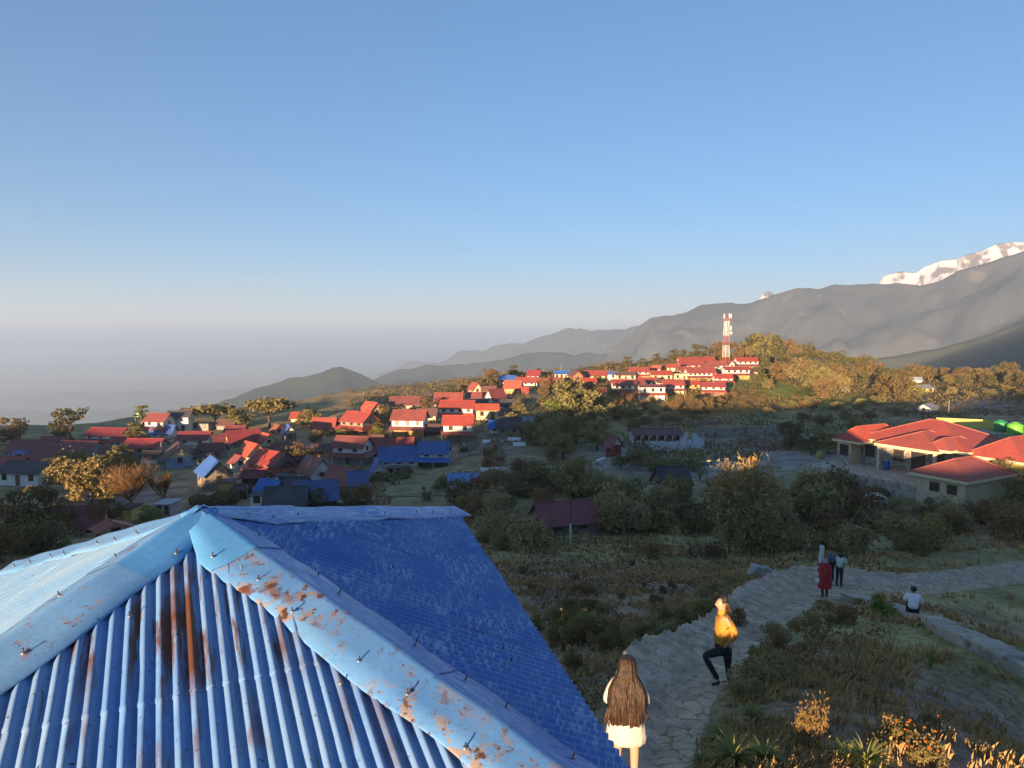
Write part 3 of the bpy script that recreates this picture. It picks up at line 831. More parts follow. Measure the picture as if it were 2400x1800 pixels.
def bush(kind, x, y, w, h, label, group=None, cat="bush", name="bush", z=None):
    global _sm
    root = empty(name, (x, y, (ground(x, y) if z is None else z) - .04 * h))
    link("foliage", BUSH[kind][int(rg.integers(0, 2))], root)
    if _sm is None: _sm = _stem.build("stem", M_bark, root)
    else:
        c = _sm.copy(); COL.objects.link(c); c.parent = root; c.name = "stem"
    root.scale = (w / 1.6, w / 1.6, h); root.rotation_euler = (0, 0, rg.uniform(0, 6.28))
    return tag(root, label, cat, group)
# ------------------------------------------------------------------ village houses
def roof_mat(name, c, c2, rough=.5, spec=.3):
    """corrugated sheet: ribs down the slope come from a wave bump along the ridge direction, patches of fading"""
    m = mat(name, c, c2, scale=.55, rough=rough, spec=spec, detail=6, c3=tuple(v * .55 + .03 for v in c), s3=2.2, l3=.56, h3=.72)
    nt = m.node_tree; P = nt.nodes["Principled BSDF"]
    oi = nt.nodes.new("ShaderNodeObjectInfo"); hs = nt.nodes.new("ShaderNodeHueSaturation")
    for o_, i_, a_, b_ in ((oi.outputs['Random'], 'Value', .62, 1.18), (oi.outputs['Random'], 'Saturation', .8, 1.04)):
        r_ = nt.nodes.new("ShaderNodeMapRange"); r_.inputs[3].default_value = a_; r_.inputs[4].default_value = b_; nt.links.new(o_, r_.inputs[0]); nt.links.new(r_.outputs[0], hs.inputs[i_])
    nt.links.new(P.inputs['Base Color'].links[0].from_socket, hs.inputs['Color']); nt.links.new(hs.outputs[0], P.inputs['Base Color'])
    tc = nt.nodes.new("ShaderNodeTexCoord"); w = nt.nodes.new("ShaderNodeTexWave"); w.wave_type = 'BANDS'; w.bands_direction = 'X'
    w.inputs['Scale'].default_value = 1.6; nt.links.new(tc.outputs['Object'], w.inputs['Vector'])
    b = nt.nodes.new("ShaderNodeBump"); b.inputs['Strength'].default_value = .5; b.inputs['Distance'].default_value = .04
    nt.links.new(w.outputs['Fac'], b.inputs['Height']); nt.links.new(b.outputs[0], P.inputs['Normal'])
    return m
RF = {'red': roof_mat("red_tin", (.34,.06,.04), (.25,.055,.045)), 'orange': roof_mat("bright_red_tin", (.40,.085,.045), (.32,.07,.045)), 'maroon': roof_mat("shade_toned_red_tin", (.22,.04,.045), (.17,.035,.04)),  # maroon: red tin with the village's shade put into its colour
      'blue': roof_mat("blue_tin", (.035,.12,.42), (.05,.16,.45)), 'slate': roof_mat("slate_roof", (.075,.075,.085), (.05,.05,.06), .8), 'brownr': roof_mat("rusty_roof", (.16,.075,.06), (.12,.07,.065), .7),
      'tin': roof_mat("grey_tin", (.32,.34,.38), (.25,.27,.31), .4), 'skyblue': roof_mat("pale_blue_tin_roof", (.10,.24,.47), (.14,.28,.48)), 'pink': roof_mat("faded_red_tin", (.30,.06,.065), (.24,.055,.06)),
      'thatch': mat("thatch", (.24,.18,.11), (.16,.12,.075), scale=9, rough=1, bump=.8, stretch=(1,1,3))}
WL = {'white': mat("white_wall", (.74,.73,.70), (.64,.62,.57), scale=1.2, rough=.9, c3=(.45,.40,.34), s3=1.7, l3=.6, h3=.75), 'cream': mat("cream_wall", (.62,.53,.36), (.52,.43,.28), scale=1.5, rough=.9, c3=(.4,.3,.2), s3=2, l3=.6, h3=.75),
      'ochre': mat("ochre_wall", (.52,.33,.12), (.42,.26,.10), scale=1.5, rough=.95, c3=(.3,.18,.09), s3=2, l3=.58, h3=.72), 'stone': mat("stone_wall", (.30,.25,.19), (.16,.135,.11), scale=2.6, rough=.95, bump=.9, bscale=5, lo=.4, hi=.6, stretch=(1,1,2)),
      'brick': mat("brick_wall", (.34,.16,.09), (.26,.13,.08), scale=4, rough=.95), 'yellow': mat("yellow_wall", (.62,.52,.14), (.55,.46,.13), scale=1, rough=.85), 'bluew': mat("blue_wall", (.16,.26,.44), (.22,.32,.46), scale=1.5, rough=.9),
      'pinkw': mat("pink_wall", (.50,.36,.36), (.42,.30,.30), scale=1.5, rough=.9), 'teal': mat("teal_wall", (.22,.33,.36), (.30,.38,.40), scale=1.5, rough=.9), 'grey': mat("grey_wall", (.30,.30,.29), (.22,.22,.21), scale=1.5, rough=.95), 'redw': mat("red_wall", (.30,.05,.045), (.24,.045,.04), scale=1.5, rough=.8),
      'dark': mat("dark_timber", (.07,.055,.045), (.045,.035,.03), scale=3, rough=.9)}
M_win = mat("window_dark", (.025,.025,.03), (.05,.045,.045), scale=3, rough=.25, spec=.5)
M_frame = mat("window_frame", (.16,.09,.05), rough=.7)
M_blue = mat("blue_joinery", (.08,.20,.42), rough=.6)
M_post = mat("veranda_post", (.40,.30,.20), (.30,.22,.15), rough=.9)
_winme = {}
def window(root, x, y, z, w, h, m=None, face='front', bx=0):
    """a window: frame proud of the wall, dark pane inside it"""
    f = MB()
    t = .06
    if face == 'front':
        f.box(x - w / 2 - t, x + w / 2 + t, y - .05, y - .004, z - t, z, 0); f.box(x - w / 2 - t, x + w / 2 + t, y - .05, y - .004, z + h, z + h + t, 0)
        f.box(x - w / 2 - t, x - w / 2, y - .047, y - .004, z, z + h, 0); f.box(x + w / 2, x + w / 2 + t, y - .047, y - .004, z, z + h, 0)
        p = MB(); p.box(x - w / 2, x + w / 2, y - .02, y - .004, z, z + h)
        p2 = MB(); p2.box(x - .02, x + .02, y - .035, y - .021, z, z + h)
    else:
        sg = 1 if face == 'right' else -1
        def bb(m_, y0, y1, z0, z1, d0, d1): m_.box(min(bx + sg * d0, bx + sg * d1), max(bx + sg * d0, bx + sg * d1), y0, y1, z0, z1)
        bb(f, y - w / 2 - t, y + w / 2 + t, z - t, z, .004, .05); bb(f, y - w / 2 - t, y + w / 2 + t, z + h, z + h + t, .004, .05)
        bb(f, y - w / 2 - t, y - w / 2, z, z + h, .004, .047); bb(f, y + w / 2, y + w / 2 + t, z, z + h, .004, .047)
        p = MB(); bb(p, y - w / 2, y + w / 2, z, z + h, .004, .02); p2 = MB()
    o = f.build("window", m or M_frame, root)
    p.build("pane", M_win, o)
    return o
def slab_roof(m, x0, x1, ye, yr, ze, zr, th=.07):
    """one roof slope between eave line (ye,ze) and ridge line (yr,zr), x0..x1"""
    m.add([(x0, ye, ze), (x1, ye, ze), (x1, yr, zr), (x0, yr, zr), (x0, ye, ze - th), (x1, ye, ze - th), (x1, yr, zr - th), (x0, yr, zr - th)],
          [(0, 1, 2, 3), (7, 6, 5, 4), (0, 4, 5, 1), (2, 6, 7, 3), (1, 5, 6, 2), (0, 3, 7, 4)])
LV, CV, HV = "houses of the lower left village", "houses of the middle village", "houses on the sunlit hill"
def house(px, py, wpx, hpx, rpx, label, rz=0, roof='red', wall='white', low=None, style='one', dm=None, nwin=None, sink=1.2, over=.45, group=None, name="house", gable=None, Y=None):
    if group in (LV, CV, HV): wpx *= 1.1; rpx *= 1.12; hpx *= 1.06
    base = gp(px, py) if Y is None else at(px, py, Y)
    k = base.y / FPX
    c, s = abs(math.cos(R(rz))), abs(math.sin(R(rz)))
    Wt = wpx * k                                        # apparent width
    D = dm or min(6.5, max(2.2, Wt * .55))
    W = Wt if rz == 0 else max(2.0, (Wt - D * s) / max(.35, c))
    W -= 2 * over; W = max(W, 1.6)
    H = max(1.2, hpx * k)
    rise = max(.35, min(2.4, rpx * k * .8 if abs(rz) < 60 else rpx * k * .9))
    lowm = WL[low or wall]; wm = WL[wall]
    el = math.radians(rz)
    # the front-bottom middle sits on the ground point; push the body back by half its depth
    cx, cy = base.x - math.sin(el) * D / 2, base.y + math.cos(el) * D / 2
    if abs(rz) > 45: cx, cy = base.x, base.y + (W * s + D * c) / 2 * .8
    root = empty(name, (cx, cy, base.z), el)
    tag(root, label, "house" if name == "house" else name.replace('_', ' '), group)
    hw, hd = W / 2, D / 2
    if style == 'two':
        h1 = H * .5
        wl = MB(); wl.box(-hw, hw, -hd, hd, -sink, h1)
        wl.build("lower_wall", lowm, root)
        up = MB(); up.box(-hw, hw, -hd, hd, h1, H)
        zt = H
    else:
        h1 = 0; up = MB(); up.box(-hw, hw, -hd, hd, -sink, H)
    up.build("wall", wm, root)
    ft = MB(); ft.box(-hw - .35, hw + .35, -hd - .9, hd + .3, -sink - 2.2, -.04)       # stone terrace the house stands on
    ft.build("plinth", WL['stone'], root)
    if style == 'flat':
        r = MB(); r.box(-hw - .2, hw + .2, -hd - .25, hd + .2, H, H + .12); r.build("roof", RF.get(roof, RF['slate']), root)
    else:
        gb = MB(); gb.prism([(-hd, H), (hd, H), (0, H + rise - .02)], -hw + .01, hw - .01, 'x')
        gb.build("gable", WL[gable] if gable else wm, root)
        r = MB(); ov = over; sl = rise / hd
        slab_roof(r, -hw - ov, hw + ov, -hd - ov, 0, H - sl * ov + .1, H + rise + .1)
        slab_roof(r, hw + ov, -hw - ov, hd + ov, 0, H - sl * ov + .1, H + rise + .1)
        rid = [(-hw - ov, 0, H + rise + .12), (hw + ov, 0, H + rise + .12)]
        r.tube(rid, .07, 6)
        r.build("roof", RF[roof], root)
    if style == 'two':
        pr = MB(); out = min(1.5, D * .28); ze, zr = h1 - .25, h1 + .45
        slab_roof(pr, -hw - .5, hw + .5, -hd - out, -hd - .003, ze, zr)
        if abs(rz) > 12:                                                 # the pent roof wraps round the gable end that shows
            sx = 1 if rz < 0 else -1
            xs = sx * (hw + .003); xo = sx * (hw + out)
            v = [(xs, -hd - out, ze), (xo, -hd - out, ze), (xo, hd, ze), (xs, hd, zr), (xs, -hd, zr)]
            v2 = [(a, b, c_ - .07) for a, b, c_ in v]
            pr.add(v + v2, [(1, 2, 3, 4), (9, 8, 7, 6), (1, 6, 7, 2), (2, 7, 8, 3), (4, 9, 6, 1)])
        pr.build("veranda_roof", RF[roof], root)
        n = max(2, int(W / 2.2))
        for i in range(n + 1):
            x = -hw - .3 + (W + .6) * i / n
            p = MB(); p.box(x - .07, x + .07, -hd - out + .1, -hd - out + .24, -.3, ze + .04); p.build("post", M_post, root)
        dr = MB(); dr.box(-.45, .45, -hd - .04, -hd - .004, 0, min(1.9, h1 * .85)); dr.build("door", M_frame, root)
    # windows
    n = nwin if nwin is not None else max(1, int(W / 2.0))
    zh = (H - h1); wh = min(1.0, zh * .5); zb = h1 + zh * .3 if style == 'two' else zh * .42
    if style == 'two': zb = h1 + .45 + (zh - .45) * .22; wh = min(.95, (zh - .45) * .6)
    for i in range(n):
        x = -hw + W * (i + .5) / n
        if style != 'two' and i == n // 2 and H > 1.9 and n > 1:
            d = MB(); d.box(x - .4, x + .4, -hd - .04, -hd - .004, .02, min(1.9, H * .8)); d.build("door", M_frame, root); continue
        window(root, x, -hd, zb, min(.75, W / n * .45), wh)
    if abs(rz) > 12:
        f = 'right' if rz < 0 else 'left'
        window(root, 0, 0, zb + .1, .7, wh, face=f, bx=hw if rz < 0 else -hw)
    return root
# --- left, in the shade
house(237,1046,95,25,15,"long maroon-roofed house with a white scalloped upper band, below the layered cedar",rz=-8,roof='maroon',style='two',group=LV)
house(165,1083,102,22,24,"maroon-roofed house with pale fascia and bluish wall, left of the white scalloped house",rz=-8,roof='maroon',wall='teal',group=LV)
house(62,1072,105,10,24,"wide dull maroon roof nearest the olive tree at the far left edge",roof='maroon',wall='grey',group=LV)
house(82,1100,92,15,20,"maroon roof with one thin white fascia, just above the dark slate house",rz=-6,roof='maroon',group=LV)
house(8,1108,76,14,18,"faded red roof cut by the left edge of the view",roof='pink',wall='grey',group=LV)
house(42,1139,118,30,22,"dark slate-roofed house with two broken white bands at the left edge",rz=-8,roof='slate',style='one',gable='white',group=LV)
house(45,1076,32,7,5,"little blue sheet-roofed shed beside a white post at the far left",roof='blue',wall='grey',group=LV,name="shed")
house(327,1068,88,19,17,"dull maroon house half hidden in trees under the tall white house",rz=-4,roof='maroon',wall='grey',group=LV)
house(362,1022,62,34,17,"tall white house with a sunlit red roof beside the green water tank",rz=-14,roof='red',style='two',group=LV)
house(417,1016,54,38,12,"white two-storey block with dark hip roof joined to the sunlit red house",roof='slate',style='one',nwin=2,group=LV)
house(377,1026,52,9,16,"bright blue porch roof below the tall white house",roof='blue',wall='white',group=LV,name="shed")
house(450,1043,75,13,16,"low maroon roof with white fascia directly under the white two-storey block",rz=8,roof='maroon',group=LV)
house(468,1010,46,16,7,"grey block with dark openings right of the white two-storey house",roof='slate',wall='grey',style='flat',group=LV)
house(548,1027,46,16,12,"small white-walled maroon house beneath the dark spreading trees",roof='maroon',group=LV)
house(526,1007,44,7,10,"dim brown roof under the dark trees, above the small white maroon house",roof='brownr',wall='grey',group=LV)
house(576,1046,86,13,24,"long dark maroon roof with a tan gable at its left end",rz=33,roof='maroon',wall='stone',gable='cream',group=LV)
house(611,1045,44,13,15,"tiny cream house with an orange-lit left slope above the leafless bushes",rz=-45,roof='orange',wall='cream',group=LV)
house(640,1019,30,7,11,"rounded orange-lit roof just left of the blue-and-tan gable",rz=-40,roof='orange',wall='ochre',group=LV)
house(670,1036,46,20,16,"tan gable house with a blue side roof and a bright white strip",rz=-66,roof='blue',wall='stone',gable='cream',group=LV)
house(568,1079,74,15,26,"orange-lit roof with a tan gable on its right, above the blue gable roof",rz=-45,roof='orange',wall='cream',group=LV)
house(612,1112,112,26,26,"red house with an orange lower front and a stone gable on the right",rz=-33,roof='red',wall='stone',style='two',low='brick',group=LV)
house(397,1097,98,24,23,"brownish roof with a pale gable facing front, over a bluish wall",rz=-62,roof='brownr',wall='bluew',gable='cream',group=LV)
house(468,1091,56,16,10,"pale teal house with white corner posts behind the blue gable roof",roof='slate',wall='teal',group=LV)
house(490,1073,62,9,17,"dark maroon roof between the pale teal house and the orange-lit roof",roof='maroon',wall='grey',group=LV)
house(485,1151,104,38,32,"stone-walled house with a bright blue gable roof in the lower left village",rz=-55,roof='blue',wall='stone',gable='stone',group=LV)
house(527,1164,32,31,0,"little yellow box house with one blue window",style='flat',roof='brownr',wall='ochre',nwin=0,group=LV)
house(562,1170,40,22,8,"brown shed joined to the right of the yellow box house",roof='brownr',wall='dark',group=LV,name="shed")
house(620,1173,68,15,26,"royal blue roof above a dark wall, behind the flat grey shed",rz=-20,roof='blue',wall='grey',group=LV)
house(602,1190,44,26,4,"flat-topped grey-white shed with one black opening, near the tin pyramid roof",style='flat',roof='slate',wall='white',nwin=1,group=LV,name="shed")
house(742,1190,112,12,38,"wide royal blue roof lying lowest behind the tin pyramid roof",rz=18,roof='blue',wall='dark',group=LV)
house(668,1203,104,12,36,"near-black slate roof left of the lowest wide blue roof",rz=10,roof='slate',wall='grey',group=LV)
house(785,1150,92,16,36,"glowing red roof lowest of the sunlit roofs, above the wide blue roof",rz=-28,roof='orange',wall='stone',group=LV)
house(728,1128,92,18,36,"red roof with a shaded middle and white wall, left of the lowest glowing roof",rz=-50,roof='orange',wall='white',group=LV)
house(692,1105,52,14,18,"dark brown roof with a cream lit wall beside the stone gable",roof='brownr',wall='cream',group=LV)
# --- middle
house(815,1088,88,40,22,"two-storey house with half-shaded red roof over a wide red veranda roof",rz=-14,roof='red',style='two',low='grey',group=CV)
house(915,1076,104,16,32,"long red roof, left half lit and right half dark, above the blue lean-to roofs",rz=5,roof='red',group=CV)
house(753,1071,50,15,13,"dark-roofed ochre cottage left of the two-storey veranda house",roof='brownr',wall='ochre',group=CV)
house(824,1018,86,30,21,"red-balconied house with a tan stone gable on its right",rz=-30,roof='red',wall='stone',style='two',low='brick',gable='stone',group=CV)
house(757,1018,54,16,22,"orange wing with tan slab roof joined left of the red-balconied house",roof='red',wall='ochre',group=CV)
house(857,973,54,12,19,"cream-gabled red house under a thin antenna mast",rz=-45,roof='orange',wall='cream',group=CV)
house(947,958,68,9,18,"low long red roof standing alone against the grey hill",roof='red',wall='cream',group=CV)
house(955,1025,82,40,21,"white-banded two-storey house with sunlit wooden veranda, in the middle of the village",rz=-7,roof='red',style='two',low='ochre',group=CV)
house(1050,953,64,8,24,"broad red hipped roof rising behind the stacked white-banded houses",roof='red',wall='cream',group=CV)
house(1069,987,82,30,17,"upper white-banded red house, stacked above another on the bank",rz=-5,roof='red',style='two',group=CV)
house(1073,1038,70,42,20,"lower white-banded red house over a tan stone wall",roof='red',style='two',low='stone',group=CV)
house(1142,984,56,23,12,"small red-roofed cream house with one dark window, right of the stacked pair",rz=5,roof='orange',wall='cream',nwin=2,group=CV)
house(1016,1096,70,35,24,"white two-storey house on pillars under a clean royal blue roof",roof='blue',style='two',low='dark',nwin=2,group=CV)
house(935,1093,98,13,30,"long blue lean-to roof left of the white house on pillars",rz=10,roof='blue',wall='white',group=CV,name="shed")
house(882,1123,42,14,27,"blue roof over a white gable with one round window",rz=-68,roof='blue',wall='white',group=CV)
house(925,1117,44,18,8,"pink shed with two small black windows and a dark roof",roof='slate',wall='pinkw',style='flat',nwin=2,group=CV,name="shed")
house(1192,1021,58,20,22,"dark blue-grey roofed stone house by the stone staircase",roof='slate',wall='stone',group=CV)
house(1158,1016,22,15,14,"tiny white hut with a bright blue roof beside the dark stone house",roof='blue',wall='white',nwin=1,group=CV,name="hut")
house(1229,1002,50,14,10,"pale grey tin roof over a blue wall, right of the dark stone house",roof='tin',wall='bluew',group=CV)
house(1158,1126,66,20,9,"open shed with a sloping grey-white roof and a white end wall, in the terraced garden",rz=8,roof='tin',wall='dark',style='flat',nwin=0,group=CV,name="shed")
house(1088,1148,78,13,15,"pale blue roofed shed low in the garden, left of the open shed",rz=8,roof='skyblue',wall='white',nwin=1,group=CV,name="shed")
house(1110,1172,30,5,8,"scrap of bright blue roof sunk in bushes below the pale blue shed",roof='blue',wall='dark',nwin=0,group=CV,name="shed")
# --- upper middle
house(1112,923,32,11,13,"cream gable with one dark slit window, at the upper left of the sunlit slope",rz=-70,roof='orange',wall='cream',group=HV)
house(1110,941,36,10,11,"low red roof directly below the cream slit-window gable",roof='red',wall='cream',group=HV)
house(1187,900,42,10,9,"white house with a dull blue roof on the skyline",roof='blue',wall='white',group=HV)
house(1200,923,46,14,17,"orange-red roof above a glowing ochre wall, below the dull blue roof",rz=-15,roof='orange',wall='ochre',group=HV)
house(1229,926,20,9,10,"narrow red annex with a striped balcony right of the glowing ochre wall",roof='red',wall='redw',group=HV)
house(1170,943,50,9,22,"shaded maroon roof with a white triangular gable, below the ochre wall",rz=35,roof='maroon',wall='white',group=HV)
house(1232,904,44,7,12,"white-walled house with a small red peak, left of the tall brown tree",roof='red',wall='white',group=HV)
house(1249,891,36,11,12,"white house with a dark red roof on the crest left of the tall brown tree",rz=-25,roof='maroon',wall='white',group=HV)
house(1321,891,42,14,7,"cream house with a bright blue roof and a flag mast on the crest",roof='blue',wall='cream',nwin=4,group=HV)
house(1350,897,38,16,10,"tan gable end joined to the blue-roofed crest house",rz=-80,roof='brownr',wall='brick',group=HV)
house(1304,903,34,9,8,"low white house with a red roof in front of the blue-roofed crest house",roof='red',wall='white',group=HV)
house(1314,919,26,11,8,"cream shed at the foot of the tan gable, above the dark gully",roof='slate',wall='cream',group=HV)
# --- sunlit hill
house(1400,891,54,10,11,"wide red roof at the left end of the hill village, over a lime bush",roof='red',wall='cream',group=HV)
house(1437,891,25,14,6,"white hut with a bright blue roof in the hill village",roof='blue',wall='white',group=HV)
house(1467,893,46,13,7,"long pale house with a thin brown roof right of the blue-roofed hut",roof='brownr',wall='cream',group=HV)
house(1500,889,44,17,10,"white-banded red house third along the upper row of the hill",roof='red',style='two',low='cream',group=HV)
house(1537,875,26,10,8,"small peaked red house above the upper row",rz=-20,roof='orange',wall='white',group=HV)
house(1552,894,48,15,9,"pinkish red roof over plain cream walls in the middle of the hill",roof='red',wall='cream',group=HV)
house(1475,928,72,24,12,"big two-storey house with a pale blue ground floor at the lower left of the hill",roof='red',style='two',low='bluew',nwin=5,group=HV)
house(1412,928,20,10,8,"little red and white hut beside a bare trunk at the hill's left foot",roof='red',wall='white',group=HV)
house(1530,940,58,31,5,"white double house with a red strip roof at the foot of the hill",roof='red',style='two',low='white',nwin=3,group=HV)
house(1580,924,48,21,11,"ochre-fronted red house with a green door, above the bare brown bushes",roof='red',style='two',low='cream',group=HV)
house(1577,873,36,12,8,"cream gabled house left of the long upper red roofs",rz=-25,roof='red',wall='cream',group=HV)
house(1636,854,80,6,11,"topmost long red roof with a tiny white finial",roof='red',wall='white',group=HV)
house(1624,865,58,8,10,"long red roof second from the top, with a thin white band",roof='red',wall='white',group=HV)
house(1684,867,42,10,10,"red roof with a bold white band directly under the lattice tower",roof='red',wall='white',group=HV)
house(1712,867,20,13,7,"white gable right of the lattice tower's foot",rz=-75,roof='red',wall='white',group=HV)
house(1753,865,48,17,9,"red house highest on the right of the hill, with a row of white panels",roof='red',style='two',low='brick',group=HV)
house(1605,878,32,10,8,"short red roof over cream, left of the big brown-walled house",roof='red',wall='cream',group=HV)
house(1645,893,64,18,13,"big red double roof over a brown lower wall in the centre of the hill",roof='red',style='two',low='ochre',nwin=6,group=HV)
house(1596,893,34,16,3,"flat cream house with bright blue shutters",style='flat',roof='brownr',wall='cream',nwin=2,group=HV)
house(1729,888,56,20,7,"row house with four white panels and an orange lower wall, right of the tower",roof='red',style='two',low='ochre',nwin=4,group=HV)
house(1697,902,42,15,9,"red house with white panels just below the brown-walled double roof",roof='red',style='two',low='white',group=HV)
house(1672,927,58,19,10,"lowest red house on the hill, with an ochre gable on its right",rz=-12,roof='red',style='two',low='brick',gable='ochre',group=HV)
# --- right
RV = "small houses on the right-hand slope"
house(1985,918,16,9,3,"tiny white hut on the lime green patch",style='flat',roof='tin',wall='white',nwin=0,group=RV,name="hut")
house(2160,921,62,11,7,"bright yellow house with a grey roof among brown trees",roof='tin',wall='yellow',group=RV)
house(2150,897,28,7,6,"pale tin shed above the yellow house",roof='tin',wall='white',nwin=0,group=RV,name="shed")
house(2392,898,26,6,6,"cream house with a red roof at the far right on the ridge",roof='red',wall='cream',group=RV)
house(2190,967,56,8,10,"low shed with a grey tin roof and white end wall on the dark slope",rz=35,roof='tin',wall='white',nwin=0,group=RV,name="shed")

# --- further small houses and sheds packed between the others
for a in (
 (120,1052,64,9,14,"dim maroon roof tucked between the olive tree and the bluish-walled house",dict(roof='maroon',wall='grey',group=LV)),
 (288,1047,52,10,13,"small maroon roof right behind the white scalloped house's gable",dict(roof='maroon',wall='white',group=LV)),
 (255,1078,56,12,14,"low brown roof hidden in shade below the white scalloped house",dict(roof='brownr',wall='grey',group=LV)),
 (350,1086,44,12,12,"little grey shed with two white panels left of the brownish roof",dict(roof='slate',wall='white',group=LV,name='shed')),
 (520,1046,46,12,14,"maroon roof with a white corner, left of the long dark maroon roof",dict(roof='maroon',wall='white',rz=30,group=LV)),
 (440,1080,40,12,10,"narrow slate lean-to left of the pale teal house",dict(roof='slate',wall='teal',group=LV,name='shed')),
 (545,1098,40,14,14,"red lower roof leaning on the orange-lit tan-gabled house",dict(roof='red',wall='white',rz=-40,group=LV)),
 (655,1066,44,12,12,"tan slab-roofed cottage below the blue-and-tan gable",dict(roof='brownr',wall='cream',group=LV)),
 (655,1110,40,14,14,"stone-gabled annex right of the orange-fronted red house",dict(roof='brownr',wall='stone',rz=-40,group=LV)),
 (590,1135,54,12,12,"dim maroon lean-to beneath the orange-fronted red house",dict(roof='maroon',wall='dark',group=LV,name='shed')),
 (660,1138,40,20,6,"white hut with a dark doorway above the near-black slate roof",dict(roof='slate',wall='white',style='flat',nwin=1,group=LV,name='hut')),
 (690,1150,52,18,10,"dark balcony house with white posts under the red roof's shaded middle",dict(roof='slate',wall='white',group=LV)),
 (840,1150,54,12,26,"blue roof half hidden right of the lowest glowing red roof",dict(roof='blue',wall='dark',rz=15,group=LV)),
 (700,990,40,10,12,"tiny red roof at the left end of the bank, above the golden bush",dict(roof='red',wall='cream',group=CV)),
 (795,1010,40,12,14,"red-brown wing between the orange wing and the balcony house",dict(roof='red',wall='brick',group=CV)),
 (875,1048,44,12,14,"dark-roofed shed left of the long half-lit red roof",dict(roof='brownr',wall='stone',group=CV,name='shed')),
 (1000,985,46,12,14,"rusty dark roof behind the white-banded house with the wooden veranda",dict(roof='brownr',wall='cream',group=CV)),
 (1010,1022,40,14,12,"woodpile shed right of the wooden veranda",dict(roof='brownr',wall='dark',group=CV,name='shed')),
 (975,1062,44,12,16,"teal-green netted shed behind the royal blue roof",dict(roof='slate',wall='teal',group=CV,name='shed')),
 (1120,958,44,12,10,"grey slab roof right of the broad hipped roof",dict(roof='slate',wall='stone',group=CV)),
 (1195,960,44,12,10,"dark slate roof beneath the narrow red annex",dict(roof='slate',wall='stone',group=CV)),
 (1145,925,34,10,9,"small cream house with a dark doorway left of the ochre wall",dict(roof='brownr',wall='ochre',group=HV)),
 (1270,905,30,9,8,"white house corner showing left of the leafless brown tree's crown",dict(roof='red',wall='white',group=HV)),
 (1380,905,36,10,8,"red roof partly behind the leafless trees at the hill's left",dict(roof='red',wall='cream',group=HV)),
 (1455,908,40,10,8,"cream terrace house under the long thin brown roof",dict(roof='red',wall='cream',group=HV)),
 (1520,906,44,12,8,"red strip-roofed house over the white double house",dict(roof='red',wall='white',group=HV)),
 (1560,908,40,11,7,"low cream house with a rusty roof left of the green-doored house",dict(roof='brownr',wall='cream',group=HV)),
 (1625,880,40,11,8,"white-banded roof just left of the big double roof's centre",dict(roof='red',wall='white',group=HV)),
 (1620,912,44,11,8,"cream wall with a thin red roof between the green-doored and the lowest red house",dict(roof='red',wall='ochre',group=HV)),
 (1660,868,36,9,8,"short red roof below the tower's left leg",dict(roof='red',wall='white',group=HV)),
 (1712,884,36,10,7,"grey-walled house end left of the row of white panels",dict(roof='tin',wall='bluew',group=HV)),
 (1765,880,26,9,7,"tiny red roof at the right end of the hill village",dict(roof='red',wall='cream',group=HV)),
 (1490,915,36,11,7,"pale cottage with a red roof above the big blue-floored house",dict(roof='red',wall='cream',group=HV)),
):
    house(*a[:6], **a[6])
# ------------------------------------------------------------------ trees
VT = "trees standing round the left village"
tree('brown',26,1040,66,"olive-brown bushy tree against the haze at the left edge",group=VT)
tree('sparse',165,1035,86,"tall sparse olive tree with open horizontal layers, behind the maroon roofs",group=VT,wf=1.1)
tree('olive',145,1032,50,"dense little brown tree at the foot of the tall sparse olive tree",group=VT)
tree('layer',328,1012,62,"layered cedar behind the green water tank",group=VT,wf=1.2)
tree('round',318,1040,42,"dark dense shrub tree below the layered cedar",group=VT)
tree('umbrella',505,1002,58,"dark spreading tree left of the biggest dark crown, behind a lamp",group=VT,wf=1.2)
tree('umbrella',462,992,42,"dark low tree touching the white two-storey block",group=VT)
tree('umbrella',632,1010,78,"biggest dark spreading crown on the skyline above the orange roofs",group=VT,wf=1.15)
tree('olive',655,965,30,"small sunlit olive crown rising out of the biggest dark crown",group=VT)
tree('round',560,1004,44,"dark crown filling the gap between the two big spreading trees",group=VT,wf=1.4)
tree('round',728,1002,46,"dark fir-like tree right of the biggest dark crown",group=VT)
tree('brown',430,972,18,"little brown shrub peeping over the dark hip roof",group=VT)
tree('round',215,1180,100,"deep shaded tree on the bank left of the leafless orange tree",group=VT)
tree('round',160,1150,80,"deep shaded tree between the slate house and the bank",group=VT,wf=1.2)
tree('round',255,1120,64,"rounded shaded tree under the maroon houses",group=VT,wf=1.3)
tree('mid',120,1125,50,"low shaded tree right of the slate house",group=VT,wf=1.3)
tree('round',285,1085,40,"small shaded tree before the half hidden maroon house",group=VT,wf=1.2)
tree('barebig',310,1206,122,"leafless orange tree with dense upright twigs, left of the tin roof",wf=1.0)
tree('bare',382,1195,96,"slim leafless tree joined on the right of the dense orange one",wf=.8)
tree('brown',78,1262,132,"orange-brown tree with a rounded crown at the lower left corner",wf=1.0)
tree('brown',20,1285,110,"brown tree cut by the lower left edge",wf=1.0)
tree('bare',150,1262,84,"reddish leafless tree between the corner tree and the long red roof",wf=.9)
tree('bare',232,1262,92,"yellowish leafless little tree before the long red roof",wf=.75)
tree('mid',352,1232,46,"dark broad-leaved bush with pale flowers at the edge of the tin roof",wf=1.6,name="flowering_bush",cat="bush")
tree('round',60,1300,60,"dark shrub below the corner tree",wf=1.6)
